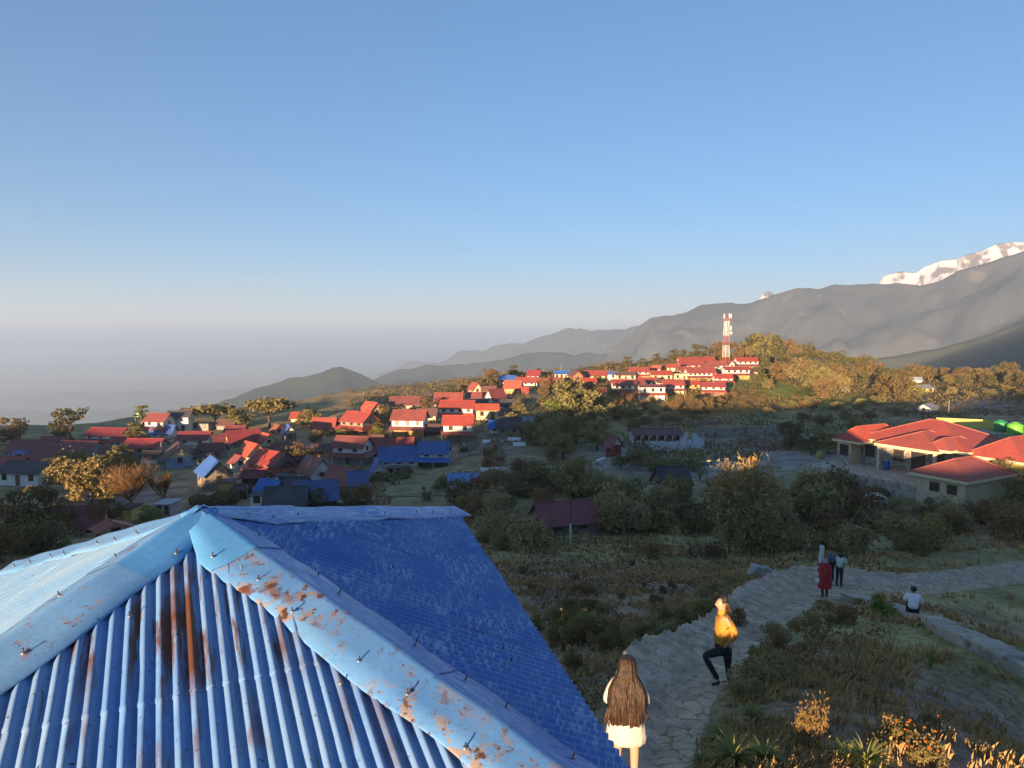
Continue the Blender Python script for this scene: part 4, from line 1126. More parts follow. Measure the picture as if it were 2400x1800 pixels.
# middle village
MT = "trees among the sunlit houses"
for a in (('brown',710,1000,34,"brown bush left of the orange wing"),('lime',800,1030,22,"lime bush below the red-balconied house"),('brown',745,1035,30,"golden bush on the bank under the orange wing"),
          ('olive',880,1005,40,"olive tree between the balcony house and the veranda house"),('lime',885,1018,18,"lime green shrub at the foot of the olive tree"),('brown',900,975,28,"brown tree behind the veranda house roof"),
          ('olive',925,978,24,"small olive tree under the lone long red roof"),('brown',1000,965,36,"brown tree left of the broad hipped roof"),('olive',1055,927,24,"yellow-green banana clump over the broad hipped roof"),
          ('brown',1085,920,34,"dark brown bare tree behind the slit-window gable"),('brown',1150,905,42,"tall brown shrub left of the dull blue roof"),('olive',1203,884,28,"olive tree on the crest above the dull blue roof"),
          ('olive',1160,902,20,"olive shrub beside the tall brown one"),('brown',1225,885,16,"brown shrub on the crest"),('olive',1262,882,18,"olive hedge tree on the crest near the dark red roof"),('round',1100,965,24,"dark tree beside the stacked houses"),
          ('round',1215,975,34,"dark tree over the stone staircase"),('brown',1215,965,26,"orange shrub right of the shaded maroon roof")):
    tree(*a[:4], a[4], group=MT)
tree('bare',1282,955,82,"tall leafless brown tree standing before the crest houses",wf=.62)
tree('brown',1278,960,58,"brown leafy tree inside the tall leafless one",wf=.7)
tree('lime',1302,990,50,"bright lime domed tree beside the dark gully",wf=1.35)
tree('brown',1330,1000,30,"orange shrub at the right foot of the lime domed tree")
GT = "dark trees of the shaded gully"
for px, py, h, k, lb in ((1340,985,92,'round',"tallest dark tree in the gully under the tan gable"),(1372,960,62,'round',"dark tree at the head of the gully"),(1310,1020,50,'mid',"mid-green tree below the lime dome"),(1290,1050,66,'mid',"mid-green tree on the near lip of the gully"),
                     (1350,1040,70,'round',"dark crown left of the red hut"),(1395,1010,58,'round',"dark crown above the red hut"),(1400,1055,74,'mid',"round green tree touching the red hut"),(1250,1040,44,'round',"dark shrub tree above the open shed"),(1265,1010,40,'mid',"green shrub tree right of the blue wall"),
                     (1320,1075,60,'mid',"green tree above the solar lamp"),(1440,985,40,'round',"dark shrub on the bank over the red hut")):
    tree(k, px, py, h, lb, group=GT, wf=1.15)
tree('bare',1385,962,72,"leafless brown tree left of the hill village",wf=.62)
tree('brown',1400,968,46,"brown shrub at the foot of the leafless hill tree",wf=.9)
tree('lime',1398,892,12,"lime bush before the wide red roof of the hill",wf=1.2)
BH = "bare brown shrubs at the foot of the hill village"
for px, py, h in ((1445,965,34),(1470,958,42),(1490,950,34),(1510,962,26),(1580,975,40),(1605,968,46),(1630,972,40),(1655,966,36),(1680,960,30),(1560,965,24),(1700,948,22),(1435,940,30),(1590,945,18),(1720,935,18)):
    tree('brown' if rg.random() < .6 else 'bare', px, py, h, "bare brown shrub on the golden bank under the hill houses", group=BH, cat="shrub", wf=1.0)
# hilltop
HT = "trees crowning the hill behind the tower"
for px, py, h, k, lb in ((1540,850,22,'olive',"low olive tree above the little peaked red house"),(1580,845,26,'olive',"olive tree left of the topmost red roof"),(1470,860,24,'olive',"small dark tree at the left of the hilltop row"),(1425,865,18,'brown',"brown shrub behind the blue-roofed hut"),
                     (1505,858,18,'olive',"olive shrub over the third red house"),(1635,848,40,'olive',"golden-green round tree behind the topmost roof"),(1600,848,28,'olive',"green tree at the left of the golden-green one"),(1665,846,36,'brown',"brown crown behind the tiny white finial"),
                     (1688,846,48,'brown',"tall brown crown just left of the tower"),(1722,846,44,'brown',"brown crown just right of the tower"),(1750,842,38,'round',"dark tree over the highest right-hand house"),(1772,840,56,'olive',"olive crown behind the dark tree"),
                     (1790,850,66,'round',"black-green tree on the shoulder of the hill"),(1768,835,40,'brown',"brown domed crown on the shoulder")):
    tree(k, px, py, h, lb, group=HT)
tree('cone',1818,858,72,"tallest pointed conifer on the hill's shoulder",wf=1.1)
tree('cone',1795,880,50,"pointed golden conifer below the tallest one",wf=1.1)
FW = "wood on the right flank of the hill"
fl = [(1840,850,56),(1865,856,50),(1885,864,58),(1905,862,46),(1850,880,50),(1870,895,54),(1825,892,44),(1895,900,56),(1920,880,54),(1940,872,48),(1960,880,56),(1915,915,58),(1940,905,56),(1965,905,52),(1985,890,52),
      (2005,882,48),(2030,886,52),(1955,928,58),(1985,905,36),(2050,890,44),(2070,900,40),(1930,938,56),(1775,905,44),(1800,915,26),(2110,945,64),(2085,930,56),(2125,920,40),(2060,925,34),(2025,905,28),(2140,935,40)]
for i, (px, py, h) in enumerate(fl):
    k = ('brown', 'brown', 'olive', 'brown', 'olive', 'round')[i % 6]
    tree(k, px, py, h, {'brown': "brown-leaved tree in the sunlit wood right of the hill village", 'olive': "olive tree in the sunlit wood right of the hill village", 'round': "dark tree in the sunlit wood right of the hill village"}[k], group=FW)
RT = "tree line along the right-hand ridge"
for i in range(30):
    px = 2085 + i * 12.5 + rg.uniform(-5, 5); py = 893 + rg.uniform(-6, 12); h = rg.uniform(22, 40)
    if 2120 < px < 2200 and py > 893: py = 888
    k = ('brown', 'olive', 'brown', 'olive', 'brown', 'round')[i % 6]
    tree(k, px, py, h, {'brown': "brown crown in the tree line along the right-hand ridge", 'olive': "olive crown in the tree line along the right-hand ridge", 'round': "dark crown in the tree line along the right-hand ridge"}[k], group=RT, wf=1.1)
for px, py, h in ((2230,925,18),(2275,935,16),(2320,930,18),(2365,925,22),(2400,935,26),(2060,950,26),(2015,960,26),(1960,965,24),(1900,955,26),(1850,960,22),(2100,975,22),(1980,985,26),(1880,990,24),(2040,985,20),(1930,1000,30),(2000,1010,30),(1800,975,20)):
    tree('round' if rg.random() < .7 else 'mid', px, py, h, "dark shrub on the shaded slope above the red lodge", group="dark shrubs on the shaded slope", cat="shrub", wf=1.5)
tree('brown',1853,1052,68,"sunlit orange round tree on the bare earth terrace",wf=.9)
tree('mid',1940,1062,52,"dark green leafy tree left of the red lodge's corner",wf=1.6)
tree('round',1900,1065,44,"dark bushy tree behind the yellow haystack",wf=1.4)
tree('round',1495,1100,44,"purple-dark tree in front of the white sheet fence",wf=.95)
tree('round',1455,1098,32,"dark shrub between the red hut and the solar lamp",wf=1.3)
tree('round',1545,1116,36,"dark shrub on the near edge of the concrete yard",wf=1.7)
tree('round',1625,1104,26,"small dark shrub at the yard's right corner",wf=1.3)
tree('dry' if 'dry' in PROTO else 'round',1290,1150,70,"wide grey-violet thicket tree left of the solar lamp",wf=1.9)
tree('mid',1345,1180,110,"grey-green tree rising by the wire left of the solar lamp",wf=.95)
tree('brown',2345,1150,84,"golden leafy tree at the right end of the near red wing",wf=.95)
tree('round',2395,1190,70,"dark leafy tree at the right edge under the lodge",wf=1.1)
# ------------------------------------------------------------------ thickets of bushes
def thicket(n, poly, hm, kinds, label, group, cat="bush"):
    """n bushes with their feet inside a photo polygon"""
    done = 0; tries = 0
    xs = [p[0] for p in poly]; ys = [p[1] for p in poly]
    while done < n and tries < n * 40:
        tries += 1
        px, py = rg.uniform(min(xs), max(xs)), rg.uniform(min(ys), max(ys))
        ins_ = False
        for i in range(len(poly)):
            (x1, y1), (x2, y2) = poly[i], poly[i - 1]
            if (y1 > py) != (y2 > py) and px < (x2 - x1) * (py - y1) / (y2 - y1) + x1: ins_ = not ins_
        if not ins_: continue
        p = gp(px, py); h = hm * rg.uniform(.6, 1.35) * (.72 if px > 2000 and py > 1150 else 1)
        kd = kinds[int(rg.integers(0, len(kinds)))]
        bush(kd, p.x, p.y, h * rg.uniform(1.1, 1.9), h, label.replace('#', {'dark': 'dark green', 'mid': 'leafy green', 'grey': 'grey-green', 'dry': 'dry brown', 'gold': 'sunlit golden', 'olive': 'olive', 'lime': 'lime'}[kd]), group, cat)
        done += 1
thicket(30, [(1640,1180),(1900,1130),(2020,1150),(2060,1230),(2400,1215),(2400,1300),(2150,1320),(1850,1318),(1640,1290)], 3.2, ['grey','grey','dark','mid','dry'], "# bush in the thicket above the stone path", "bushes above the stone path")
thicket(24, [(1960,1150),(2120,1165),(2290,1210),(2400,1190),(2400,1240),(2000,1220)], 1.5, ['dark','grey','gold','dry'], "# bush under the red lodge's terrace", "bushes below the red lodge")
thicket(22, [(1400,1160),(1640,1160),(1650,1260),(1420,1250)], 2.6, ['dark','dark','mid','grey'], "# bush between the long red roof and the bamboo", "bushes left of the bamboo")
thicket(22, [(1060,1150),(1400,1130),(1390,1185),(1230,1210),(1130,1250),(1090,1220)], 2.6, ['dark','grey','mid','dry'], "# bush on the slope behind the long red roof", "bushes behind the long red roof")
thicket(12, [(1130,1250),(1260,1255),(1260,1285),(1160,1290)], 1.8, ['mid','grey','dark'], "# bush along the grassy terrace left of the pale post", "bushes by the pale post")
thicket(10, [(1050,1060),(1300,1060),(1300,1120),(1060,1110)], 2.0, ['dark','mid','dry'], "# bush in the terraced kitchen garden", "bushes of the terraced garden")
thicket(14, [(1180,960),(1300,1000),(1300,1050),(1180,1040)], 2.6, ['dark','mid'], "# bush beside the stone staircase", "bushes by the stone staircase")
thicket(10, [(1420,965),(1600,975),(1700,975),(1650,1000),(1450,1005)], 2.2, ['dark','mid','dry'], "# bush on the bank behind the white school", "bushes behind the white school")
thicket(12, [(100,1090),(300,1090),(260,1180),(100,1180)], 2.6, ['dark','dark','mid'], "# bush on the shaded bank of the left village", "bushes of the shaded bank")
thicket(10, [(0,1235),(200,1225),(320,1225),(60,1320),(0,1330)], 2.2, ['dry','dark','gold'], "# bush beneath the corner trees", "bushes under the corner trees")
thicket(10, [(440,1160),(620,1180),(960,1170),(960,1190),(440,1190)], 2.0, ['dark','dry','dark'], "# bush just over the far edge of the tin roof", "bushes beyond the tin roof")
thicket(10, [(560,1050),(700,1050),(760,1090),(1000,1110),(1000,1150),(840,1150),(640,1100)], 1.8, ['dark','dark','dry'], "# bush in the lanes between the sunlit red roofs", "bushes between the houses")
thicket(12, [(720,1010),(900,1010),(900,1040),(720,1040)], 1.6, ['gold','dry','olive'], "# bush on the bank under the balcony house", "bushes under the balcony house")
thicket(12, [(1420,940),(1760,930),(2000,945),(1960,955),(1440,962)], 1.5, ['gold','gold','olive'], "# bush on the sunlit foot of the hill", "bushes on the sunlit hill foot")
# beside the path, near
thicket(30, [(1450,1500),(1580,1430),(1700,1360),(1760,1360),(1620,1470),(1480,1560)], .42, ['grey','mid','dark','grey'], "# bush on the left verge of the stone path", "low bushes left of the path")
thicket(26, [(1800,1480),(1900,1430),(1990,1400),(2060,1400),(1960,1480),(1860,1580),(1740,1660)], .36, ['grey','mid','grey','dry'], "# bush on the right verge of the stone path", "low bushes right of the path")
thicket(14, [(1280,1430),(1420,1430),(1440,1520),(1330,1560)], .5, ['dark','dry','mid'], "# bush in the flower bed beside the tin roof", "flower bed bushes")
thicket(16, [(1180,1310),(1700,1330),(1720,1370),(1560,1430),(1250,1430)], .36, ['dry','dark','dry'], "# weed bush in the dark ploughed plot", "weeds in the ploughed plot", "weed")
# ------------------------------------------------------------------ stone path
def catmull(P, n):
    P = np.array(P, float); out = []
    m = len(P)
    for i in range(m - 1):
        p0, p1, p2, p3 = P[max(i - 1, 0)], P[i], P[i + 1], P[min(i + 2, m - 1)]
        for t in np.linspace(0, 1, n, endpoint=False):
            out.append(.5 * (2 * p1 + (p2 - p0) * t + (2 * p0 - 5 * p1 + 4 * p2 - p3) * t * t + (3 * p1 - p0 - 3 * p2 + p3) * t ** 3))
    out.append(P[-1]); return np.array(out)
SECT = [((1395,1900),(1660,1900)),((1425,1740),(1650,1740)),((1478,1580),(1690,1625)),((1600,1510),(1768,1538)),((1690,1447),(1848,1470)),((1762,1398),(1915,1422)),((1860,1368),(1985,1402)),
        ((1962,1357),(2050,1391)),((2100,1362),(2150,1393)),((2250,1349),(2270,1383)),((2400,1324),(2405,1367)),((2560,1300),(2580,1345))]
PL = [tuple(gp(*a))[:2] for a, b in SECT]; PR = [tuple(gp(*b))[:2] for a, b in SECT]
Lc, Rc = catmull(PL, 40), catmull(PR, 40)
Cc = (Lc + Rc) / 2
Sl = np.r_[0, np.cumsum(np.hypot(*np.diff(Cc, axis=0).T))]
ns = int(Sl[-1] / .055); s_ = np.linspace(0, Sl[-1], ns)
li = np.stack([np.interp(s_, Sl, Lc[:, k]) for k in (0, 1)], 1); ri = np.stack([np.interp(s_, Sl, Rc[:, k]) for k in (0, 1)], 1)
nw = 52; w_ = np.linspace(-.04, 1.04, nw)
wob = fbm(s_ / .35, s_ * 0, 61, 3) * .10; wob2 = fbm(s_ / .35, s_ * 0 + 7, 62, 3) * .10
WX = w_[None, :] + np.where(w_[None, :] < .5, wob[:, None], wob2[:, None]) * np.abs(2 * w_[None, :] - 1) ** 3
PX = li[:, None, :] * (1 - WX[..., None]) + ri[:, None, :] * WX[..., None]
wid = np.linalg.norm(ri - li, axis=1)
gz = ground_np(PX[..., 0], PX[..., 1])
gc = ground_np(*((li + ri) / 2).T, detail=False)
# shallow steps: treads hold their level, risers of about 14 cm
stp = np.zeros(ns); lvl = gc[0]; z0 = lvl
for i in range(ns):
    if s_[i] < 3.5 or s_[i] > 24: stp[i] = gc[i]; lvl = gc[i]; continue
    if abs(gc[i] - lvl) > .15: lvl = gc[i]
    stp[i] = lvl + (gc[i] - lvl) * .35
S2 = np.repeat(s_[:, None], nw, 1); W2 = WX * wid[:, None]
def voro(a, b, ca, cb, seed):
    """cell noise: returns (id noise, edge distance)"""
    ia, ib = np.floor(a / ca), np.floor(b / cb)
    d1 = np.full(a.shape, 9.); d2 = np.full(a.shape, 9.); cid = np.zeros(a.shape)
    for da in (-1, 0, 1):
        for db in (-1, 0, 1):
            u, v = ia + da, ib + db
            x = (u + .15 + .7 * hash2(u, v, seed)) * ca; y = (v + .15 + .7 * hash2(u, v, seed + 1)) * cb
            d = np.hypot(a - x, b - y); n = hash2(u, v, seed + 2)
            nearer = d < d1
            d2 = np.where(nearer, d1, np.minimum(d2, d)); cid = np.where(nearer, n, cid); d1 = np.where(nearer, d, d1)
    return cid, d2 - d1
cid, ed = voro(S2 + fbm(S2 / .3, W2 / .3, 71) * .1, W2 + fbm(S2 / .3, W2 / .3, 72) * .1, .42, .5, 77)
stone = np.clip(ed / .07, 0, 1) ** .7
PZ = gc[:, None] * 0 + stp[:, None] + (gz - ground_np(PX[..., 0], PX[..., 1], False)) * .35 + .03 + stone * .04 + (cid - .5) * .035 + fbm(S2 / .12, W2 / .12, 73, 3) * .02
PZ = np.maximum(PZ, gz - .02 + stone * .03)
edge = (w_[None, :] < 0) | (w_[None, :] > 1)
PZ = np.where(edge, gz - .12, PZ)
V = np.c_[PX.reshape(-1, 2), PZ.ravel()]
idx = np.arange(ns * nw).reshape(ns, nw)
F = np.stack([idx[:-1, :-1], idx[:-1, 1:], idx[1:, 1:], idx[1:, :-1]], -1).reshape(-1, 4)
pm = quads_mesh("path", V, F, attr_mat("worn_flagstones", "stone", rough=.85, nscale=2.2, namt=.22, nscale2=22, bump=.5, bscale=30), True)
tone = (.36 + .12 * cid) * (.70 + .30 * stone)
colp = np.stack([tone * 1.32, tone * 1.02, tone * .74, np.ones_like(tone)], -1).reshape(-1, 4)
a_ = pm.color_attributes.new("stone", 'FLOAT_COLOR', 'POINT'); a_.data.foreach_set("color", colp.astype(np.float32).ravel())
tag(link("path", pm), kind='structure')
path_mid = (li + ri)[::8] / 2; path_half = (wid / 2)[::8]
def on_path(x, y, pad=.1):
    x = np.atleast_1d(x); y = np.atleast_1d(y)
    d = np.hypot(x[:, None] - path_mid[None, :, 0], y[:, None] - path_mid[None, :, 1]) - path_half[None, :]
    return d.min(1) < pad
def path_z(x, y):
    d = (PX[..., 0] - x) ** 2 + (PX[..., 1] - y) ** 2; k = np.unravel_index(d.argmin(), d.shape); return float(PZ[k])

M_conc = mat("weathered_concrete", (.52,.44,.34), (.36,.31,.25), scale=1.6, rough=.95, bump=.4, bscale=14, c3=(.13,.13,.11), s3=2.5, l3=.56, h3=.7)
M_rock = mat("pale_rock", (.42,.41,.39), (.26,.25,.24), scale=2.4, rough=.95, bump=.9, bscale=7)
def strip_wall(name, pts, width, height, m, label, cat, sub=8, jit=.02):
    """low wall or kerb along photo points, on the ground"""
    P = catmull([tuple(gp(*p))[:2] for p in pts], sub)
    V, F = [], []
    for i, p in enumerate(P):
        t = P[min(i + 1, len(P) - 1)] - P[max(i - 1, 0)]; t = t / np.hypot(*t); n = np.array((-t[1], t[0]))
        g = ground(*p)
        for sgn, z in ((-1, -.5), (-1, height), (1, height), (1, -.5)):
            q = p + n * sgn * width / 2
            V.append((q[0] + rg.uniform(-jit, jit), q[1] + rg.uniform(-jit, jit), g + z + rg.uniform(-jit, jit)))
    for i in range(len(P) - 1):
        a, b = i * 4, i * 4 + 4
        F += [(a + k, a + k + 1, b + k + 1, b + k) for k in range(3)]
    F += [(3, 2, 1, 0), tuple(len(V) - 4 + k for k in range(4))]
    return tag(mesh_obj(name, V, F, m), label, cat)
strip_wall("low_wall", [(2085,1433),(2140,1455),(2200,1478),(2270,1512),(2340,1545),(2420,1588),(2500,1630)], .62, .30, M_conc, "long low concrete wall top running off to the right, the seated person on it", "wall")
strip_wall("stone_slab", [(1985,1408),(2020,1410),(2056,1424)], .6, .22, M_conc, "short pale stone slab beside the bright green bush at the path bend", "slab", sub=4)
def rock(px, py, w, h, label):
    p = gp(px, py); k = p.y / FPX
    bm = bmesh.new(); bmesh.ops.create_icosphere(bm, subdivisions=4, radius=1)
    for v in bm.verts:
        c = v.co; f = 1 + .5 * (float(vnoise(np.array([c.x * 1.7 + 9]), np.array([c.y * 1.7 + c.z * 1.3]), 4)[0]) - .5) + .16 * (float(vnoise(np.array([c.x * 5]), np.array([c.y * 5 + c.z * 4]), 8)[0]) - .5)
        m_ = max(abs(c.x), abs(c.y), abs(c.z)); c *= f * (.55 + .45 / m_)
        v.co = Vector((c.x * w * k / 2, c.y * w * k * .35, c.z * h * k / 2))
    me = bpy.data.meshes.new("rock"); bm.to_mesh(me); bm.free(); me.materials.append(M_rock)
    o = link("rock", me, loc=(p.x, p.y, p.z + h * k * .25)); o.rotation_euler = (0, R(14), R(8))
    return tag(o, label, "rock")
rock(1783,1352,58,40,"big pale flat-faced rock at the end of the ploughed plot, left of the people")

# ------------------------------------------------------------------ walls, stairs, yard
def seg_wall(name, a, b, hpx, th, m, label, cat, pier=None, Y=None):
    A, B = gp(*a), gp(*b)
    d = Vector((B.x - A.x, B.y - A.y, 0)); L = d.length; ang = math.atan2(d.y, d.x)
    h = hpx * A.y / FPX
    root = empty(name, (A.x, A.y, A.z), ang); dz = B.z - A.z
    w = MB(); w.add([(0, -th / 2, -1.5), (L, -th / 2, dz - 1.5), (L, th / 2, dz - 1.5), (0, th / 2, -1.5), (0, -th / 2, h), (L, -th / 2, dz + h), (L, th / 2, dz + h), (0, th / 2, h)],
                    [(0, 3, 2, 1), (4, 5, 6, 7), (0, 1, 5, 4), (1, 2, 6, 5), (2, 3, 7, 6), (3, 0, 4, 7)])
    w.build("wall", m, root)
    if pier:
        n = int(L / pier)
        for i in range(n + 1):
            x = L * i / n; p = MB(); p.box(x - .18, x + .18, -th / 2 - .12, -th / 2 - .003, dz * i / n - 1, dz * i / n + h + .06); p.build("pier", m, root)
    return tag(root, label, cat)
M_block = mat("block_wall", (.33,.32,.27), (.24,.235,.20), scale=2.2, rough=.95, bump=.6, bscale=9, c3=(.16,.16,.13), s3=.8, l3=.5, h3=.65)
seg_wall("retaining_wall", (1632,1024), (1842,1018), 21, .4, M_block, "long grey block retaining wall along the back of the bare earth terrace", "wall", 2.6)
seg_wall("garden_wall", (1612,1000), (1690,992), 7, .5, WL['stone'], "short rubble wall on the bank above the block retaining wall", "wall")
seg_wall("garden_wall", (1100,1068), (1180,1062), 4, .5, WL['stone'], "pale curved terrace edge below the stone staircase", "wall")
seg_wall("garden_wall", (1180,1092), (1300,1088), 3, .5, WL['stone'], "thin terrace edge in the kitchen garden, right of the thatched shelter", "wall")
seg_wall("garden_wall", (1510,990), (1560,984), 7, .5, WL['stone'], "rubble terrace wall on the dark bank left of the school fence", "wall")
seg_wall("garden_wall", (1400,1148), (1560,1130), 4, .5, WL['stone'], "long pale wall top beside the foot of the solar lamp", "wall")
# stairs
A, B = gp(1100,1062), gp(1122,1008)
st = MB(); n = 22
for i in range(n):
    p = A.lerp(B, i / n); q = A.lerp(B, (i + 1) / n); z = max(ground(q.x, q.y), p.z) + .1
    t = (B - A); t.z = 0; t.normalize(); s = Vector((-t.y, t.x, 0)) * 1.0
    st.add([p - s - Vector((0, 0, 1)), p + s - Vector((0, 0, 1)), q + s - Vector((0, 0, 1)), q - s - Vector((0, 0, 1)),
            Vector((*(p - s).xy, z)), Vector((*(p + s).xy, z)), Vector((*(q + s).xy, z)), Vector((*(q - s).xy, z))], [(4, 7, 6, 5), (0, 4, 5, 1), (1, 5, 6, 2), (2, 6, 7, 3), (3, 7, 4, 0)])
tag(st.build("stone_stairs", WL['stone']), "steep grey stone staircase between the stacked houses and the kitchen garden", "stairs")
# school
school = house(1542,1041,122,22,13,"long white school block with a maroon roof and maroon piers, behind the white sheet fence",rz=0,roof='maroon',wall='white',style='one',nwin=6,name="school")
for i in range(7):
    p = MB(); W_ = 122 * gp(1542,1041).y / FPX - .9; x = -W_ / 2 + W_ * i / 6; p.box(x - .22, x + .22, -3.6, -3.3, -.6, 1.5); p.build("pier", WL['redw'], school)
M_sheet = mat("whitish_tin_sheet", (.62,.66,.72), (.50,.54,.60), scale=.9, rough=.5, c3=(.36,.37,.38), s3=3, l3=.58, h3=.7)
def corr_panel(m, A, B, h0, h1, amp=.025, lam=.16):
    L = (B - A).length; n = int(L / lam * 4); d = (B - A) / L; nn = Vector((-d.y, d.x, 0)).normalized()
    V = []
    for i in range(n + 1):
        p = A + d * (L * i / n) + nn * amp * math.cos(math.pi * i / 2); V += [p - Vector((0, 0, .3)), p + Vector((0, 0, h0 + (h1 - h0) * i / n))]
    m.add(V, [(2 * i, 2 * i + 2, 2 * i + 3, 2 * i + 1) for i in range(n)])
fence = tag(empty("sheet_fence", gp(1585,1060)), "white corrugated sheet fence with a tall pointed panel, around the grey yard", "fence")
fl_ = fence.location
pts = [(1522,1058,25,25), (1590,1060,25,24), (1610,1057,28,46), (1622,1056,46,26), (1650,1054,24,22)]
for (x0, y0, h0, _), (x1, y1, _2, h1) in zip(pts, pts[1:]):
    a, b = gp(x0, y0), gp(x1, y1); k = a.y / FPX
    m = MB(); corr_panel(m, a - fl_, b - fl_, h0 * k, h1 * k); m.build("panel", M_sheet, fence)
    m = MB(); m.tube([a - fl_ - Vector((0, 0, .4)), a - fl_ + Vector((0, 0, h0 * k + .1))], .05, 6); m.build("post", M_post, fence)
a = gp(1650,1054); b = gp(1648,1030); m = MB(); corr_panel(m, a - fl_, b - fl_, 22 * a.y / FPX, 16 * a.y / FPX); m.build("panel", M_sheet, fence)
# yard
ya = MB(); yp = [gp(*p) for p in ((1560,1062),(1640,1058),(1680,1066),(1672,1082),(1600,1092),(1575,1078))]
yc = sum(yp, Vector()) / 6
N_ = 24; V = [Vector((yc.x, yc.y, ground(yc.x, yc.y) + .10))]; Fq = []
ring = []
for i in range(6):
    for t in range(6): ring.append(yp[i].lerp(yp[(i + 1) % 6], t / 6))
for f in (.35, .7, 1.0):
    for p in ring:
        q = yc.lerp(p, f); V.append(Vector((q.x, q.y, ground(q.x, q.y) + (.10 if f < 1 else -.02))))
n = len(ring)
for i in range(n): Fq.append((0, 1 + i, 1 + (i + 1) % n))
for k in range(2):
    for i in range(n): Fq.append((1 + k * n + i, 1 + (k + 1) * n + i, 1 + (k + 1) * n + (i + 1) % n, 1 + k * n + (i + 1) % n))
tag(mesh_obj("yard", V, Fq, M_conc, smooth=True), kind='structure')
house(1440,1071,42,28,22,"red-walled hut with a maroon roof and a white side wall, left of the school",rz=-58,roof='pink',wall='redw',gable='white',nwin=1,name="hut")
house(1585,1152,96,12,40,"low building with a broad near-black roof, left of the bamboo",rz=14,roof='slate',wall='stone',nwin=2)
house(1336,1252,172,10,44,"long low faded red roof sunk behind the grassy terrace",rz=16,roof='pink',wall='stone',nwin=2)
house(172,1262,150,20,46,"long red-roofed house with a cream end wall behind the leafless trees at the lower left",rz=18,roof='pink',wall='cream',nwin=3)
house(383,1222,48,40,6,"pale pink two-window hut half behind the slim leafless tree",style='flat',roof='tin',wall='pinkw',nwin=2,name="hut")
house(292,1222,36,30,5,"small house with a bright yellow lit wall behind the leafless orange tree",style='flat',roof='brownr',wall='yellow',nwin=0)
house(232,1272,26,14,14,"tiny orange-lit roof in the brush by the tin roof's left slope",rz=-40,roof='orange',wall='cream',nwin=1,name="hut")
# thatched shelter
g0 = gp(1172,1088); sh = tag(empty("thatched_shelter", g0), "round thatched shelter on thin poles in the kitchen garden", "shelter")
k = g0.y / FPX; m = MB(); m.lathe([(18 * k, 19 * k), (17 * k, 21 * k), (9 * k, 29 * k), (0.02, 38 * k)], 20); m.lathe([(18 * k, 19 * k), (9 * k, 27 * k), (.02, 34 * k)][::-1], 20); m.build("roof", RF['thatch'], sh, True)
for i in range(6):
    a = i * 1.047 + .3; m = MB(); m.tube([(math.cos(a) * 13 * k, math.sin(a) * 13 * k, -.6), (math.cos(a) * 13 * k, math.sin(a) * 13 * k, 23 * k)], .07, 6); m.build("post", M_post, sh)
M_white = mat("white_sheet", (.72,.74,.74), (.58,.60,.60), scale=2, rough=.7)
for px, py, w, d, lb in ((1205,1032,30,2.0,"upper white garden cover sheet right of the thatched shelter"),(1217,1043,30,2.2,"lower white garden cover sheet right of the thatched shelter"),(1140,1037,18,1.8,"white garden cover sheet by the stone staircase")):
    p = gp(px, py); w = w * p.y / FPX; m = MB(); m.prism([(-d / 2, 0), (-d * .45, .35), (0, .62), (d * .45, .35), (d / 2, 0)], -w / 2, w / 2, 'x')
    tag(m.build("cover_sheet", M_white, loc=p + Vector((0, 0, -.03))), lb, "sheet", "white garden cover sheets")

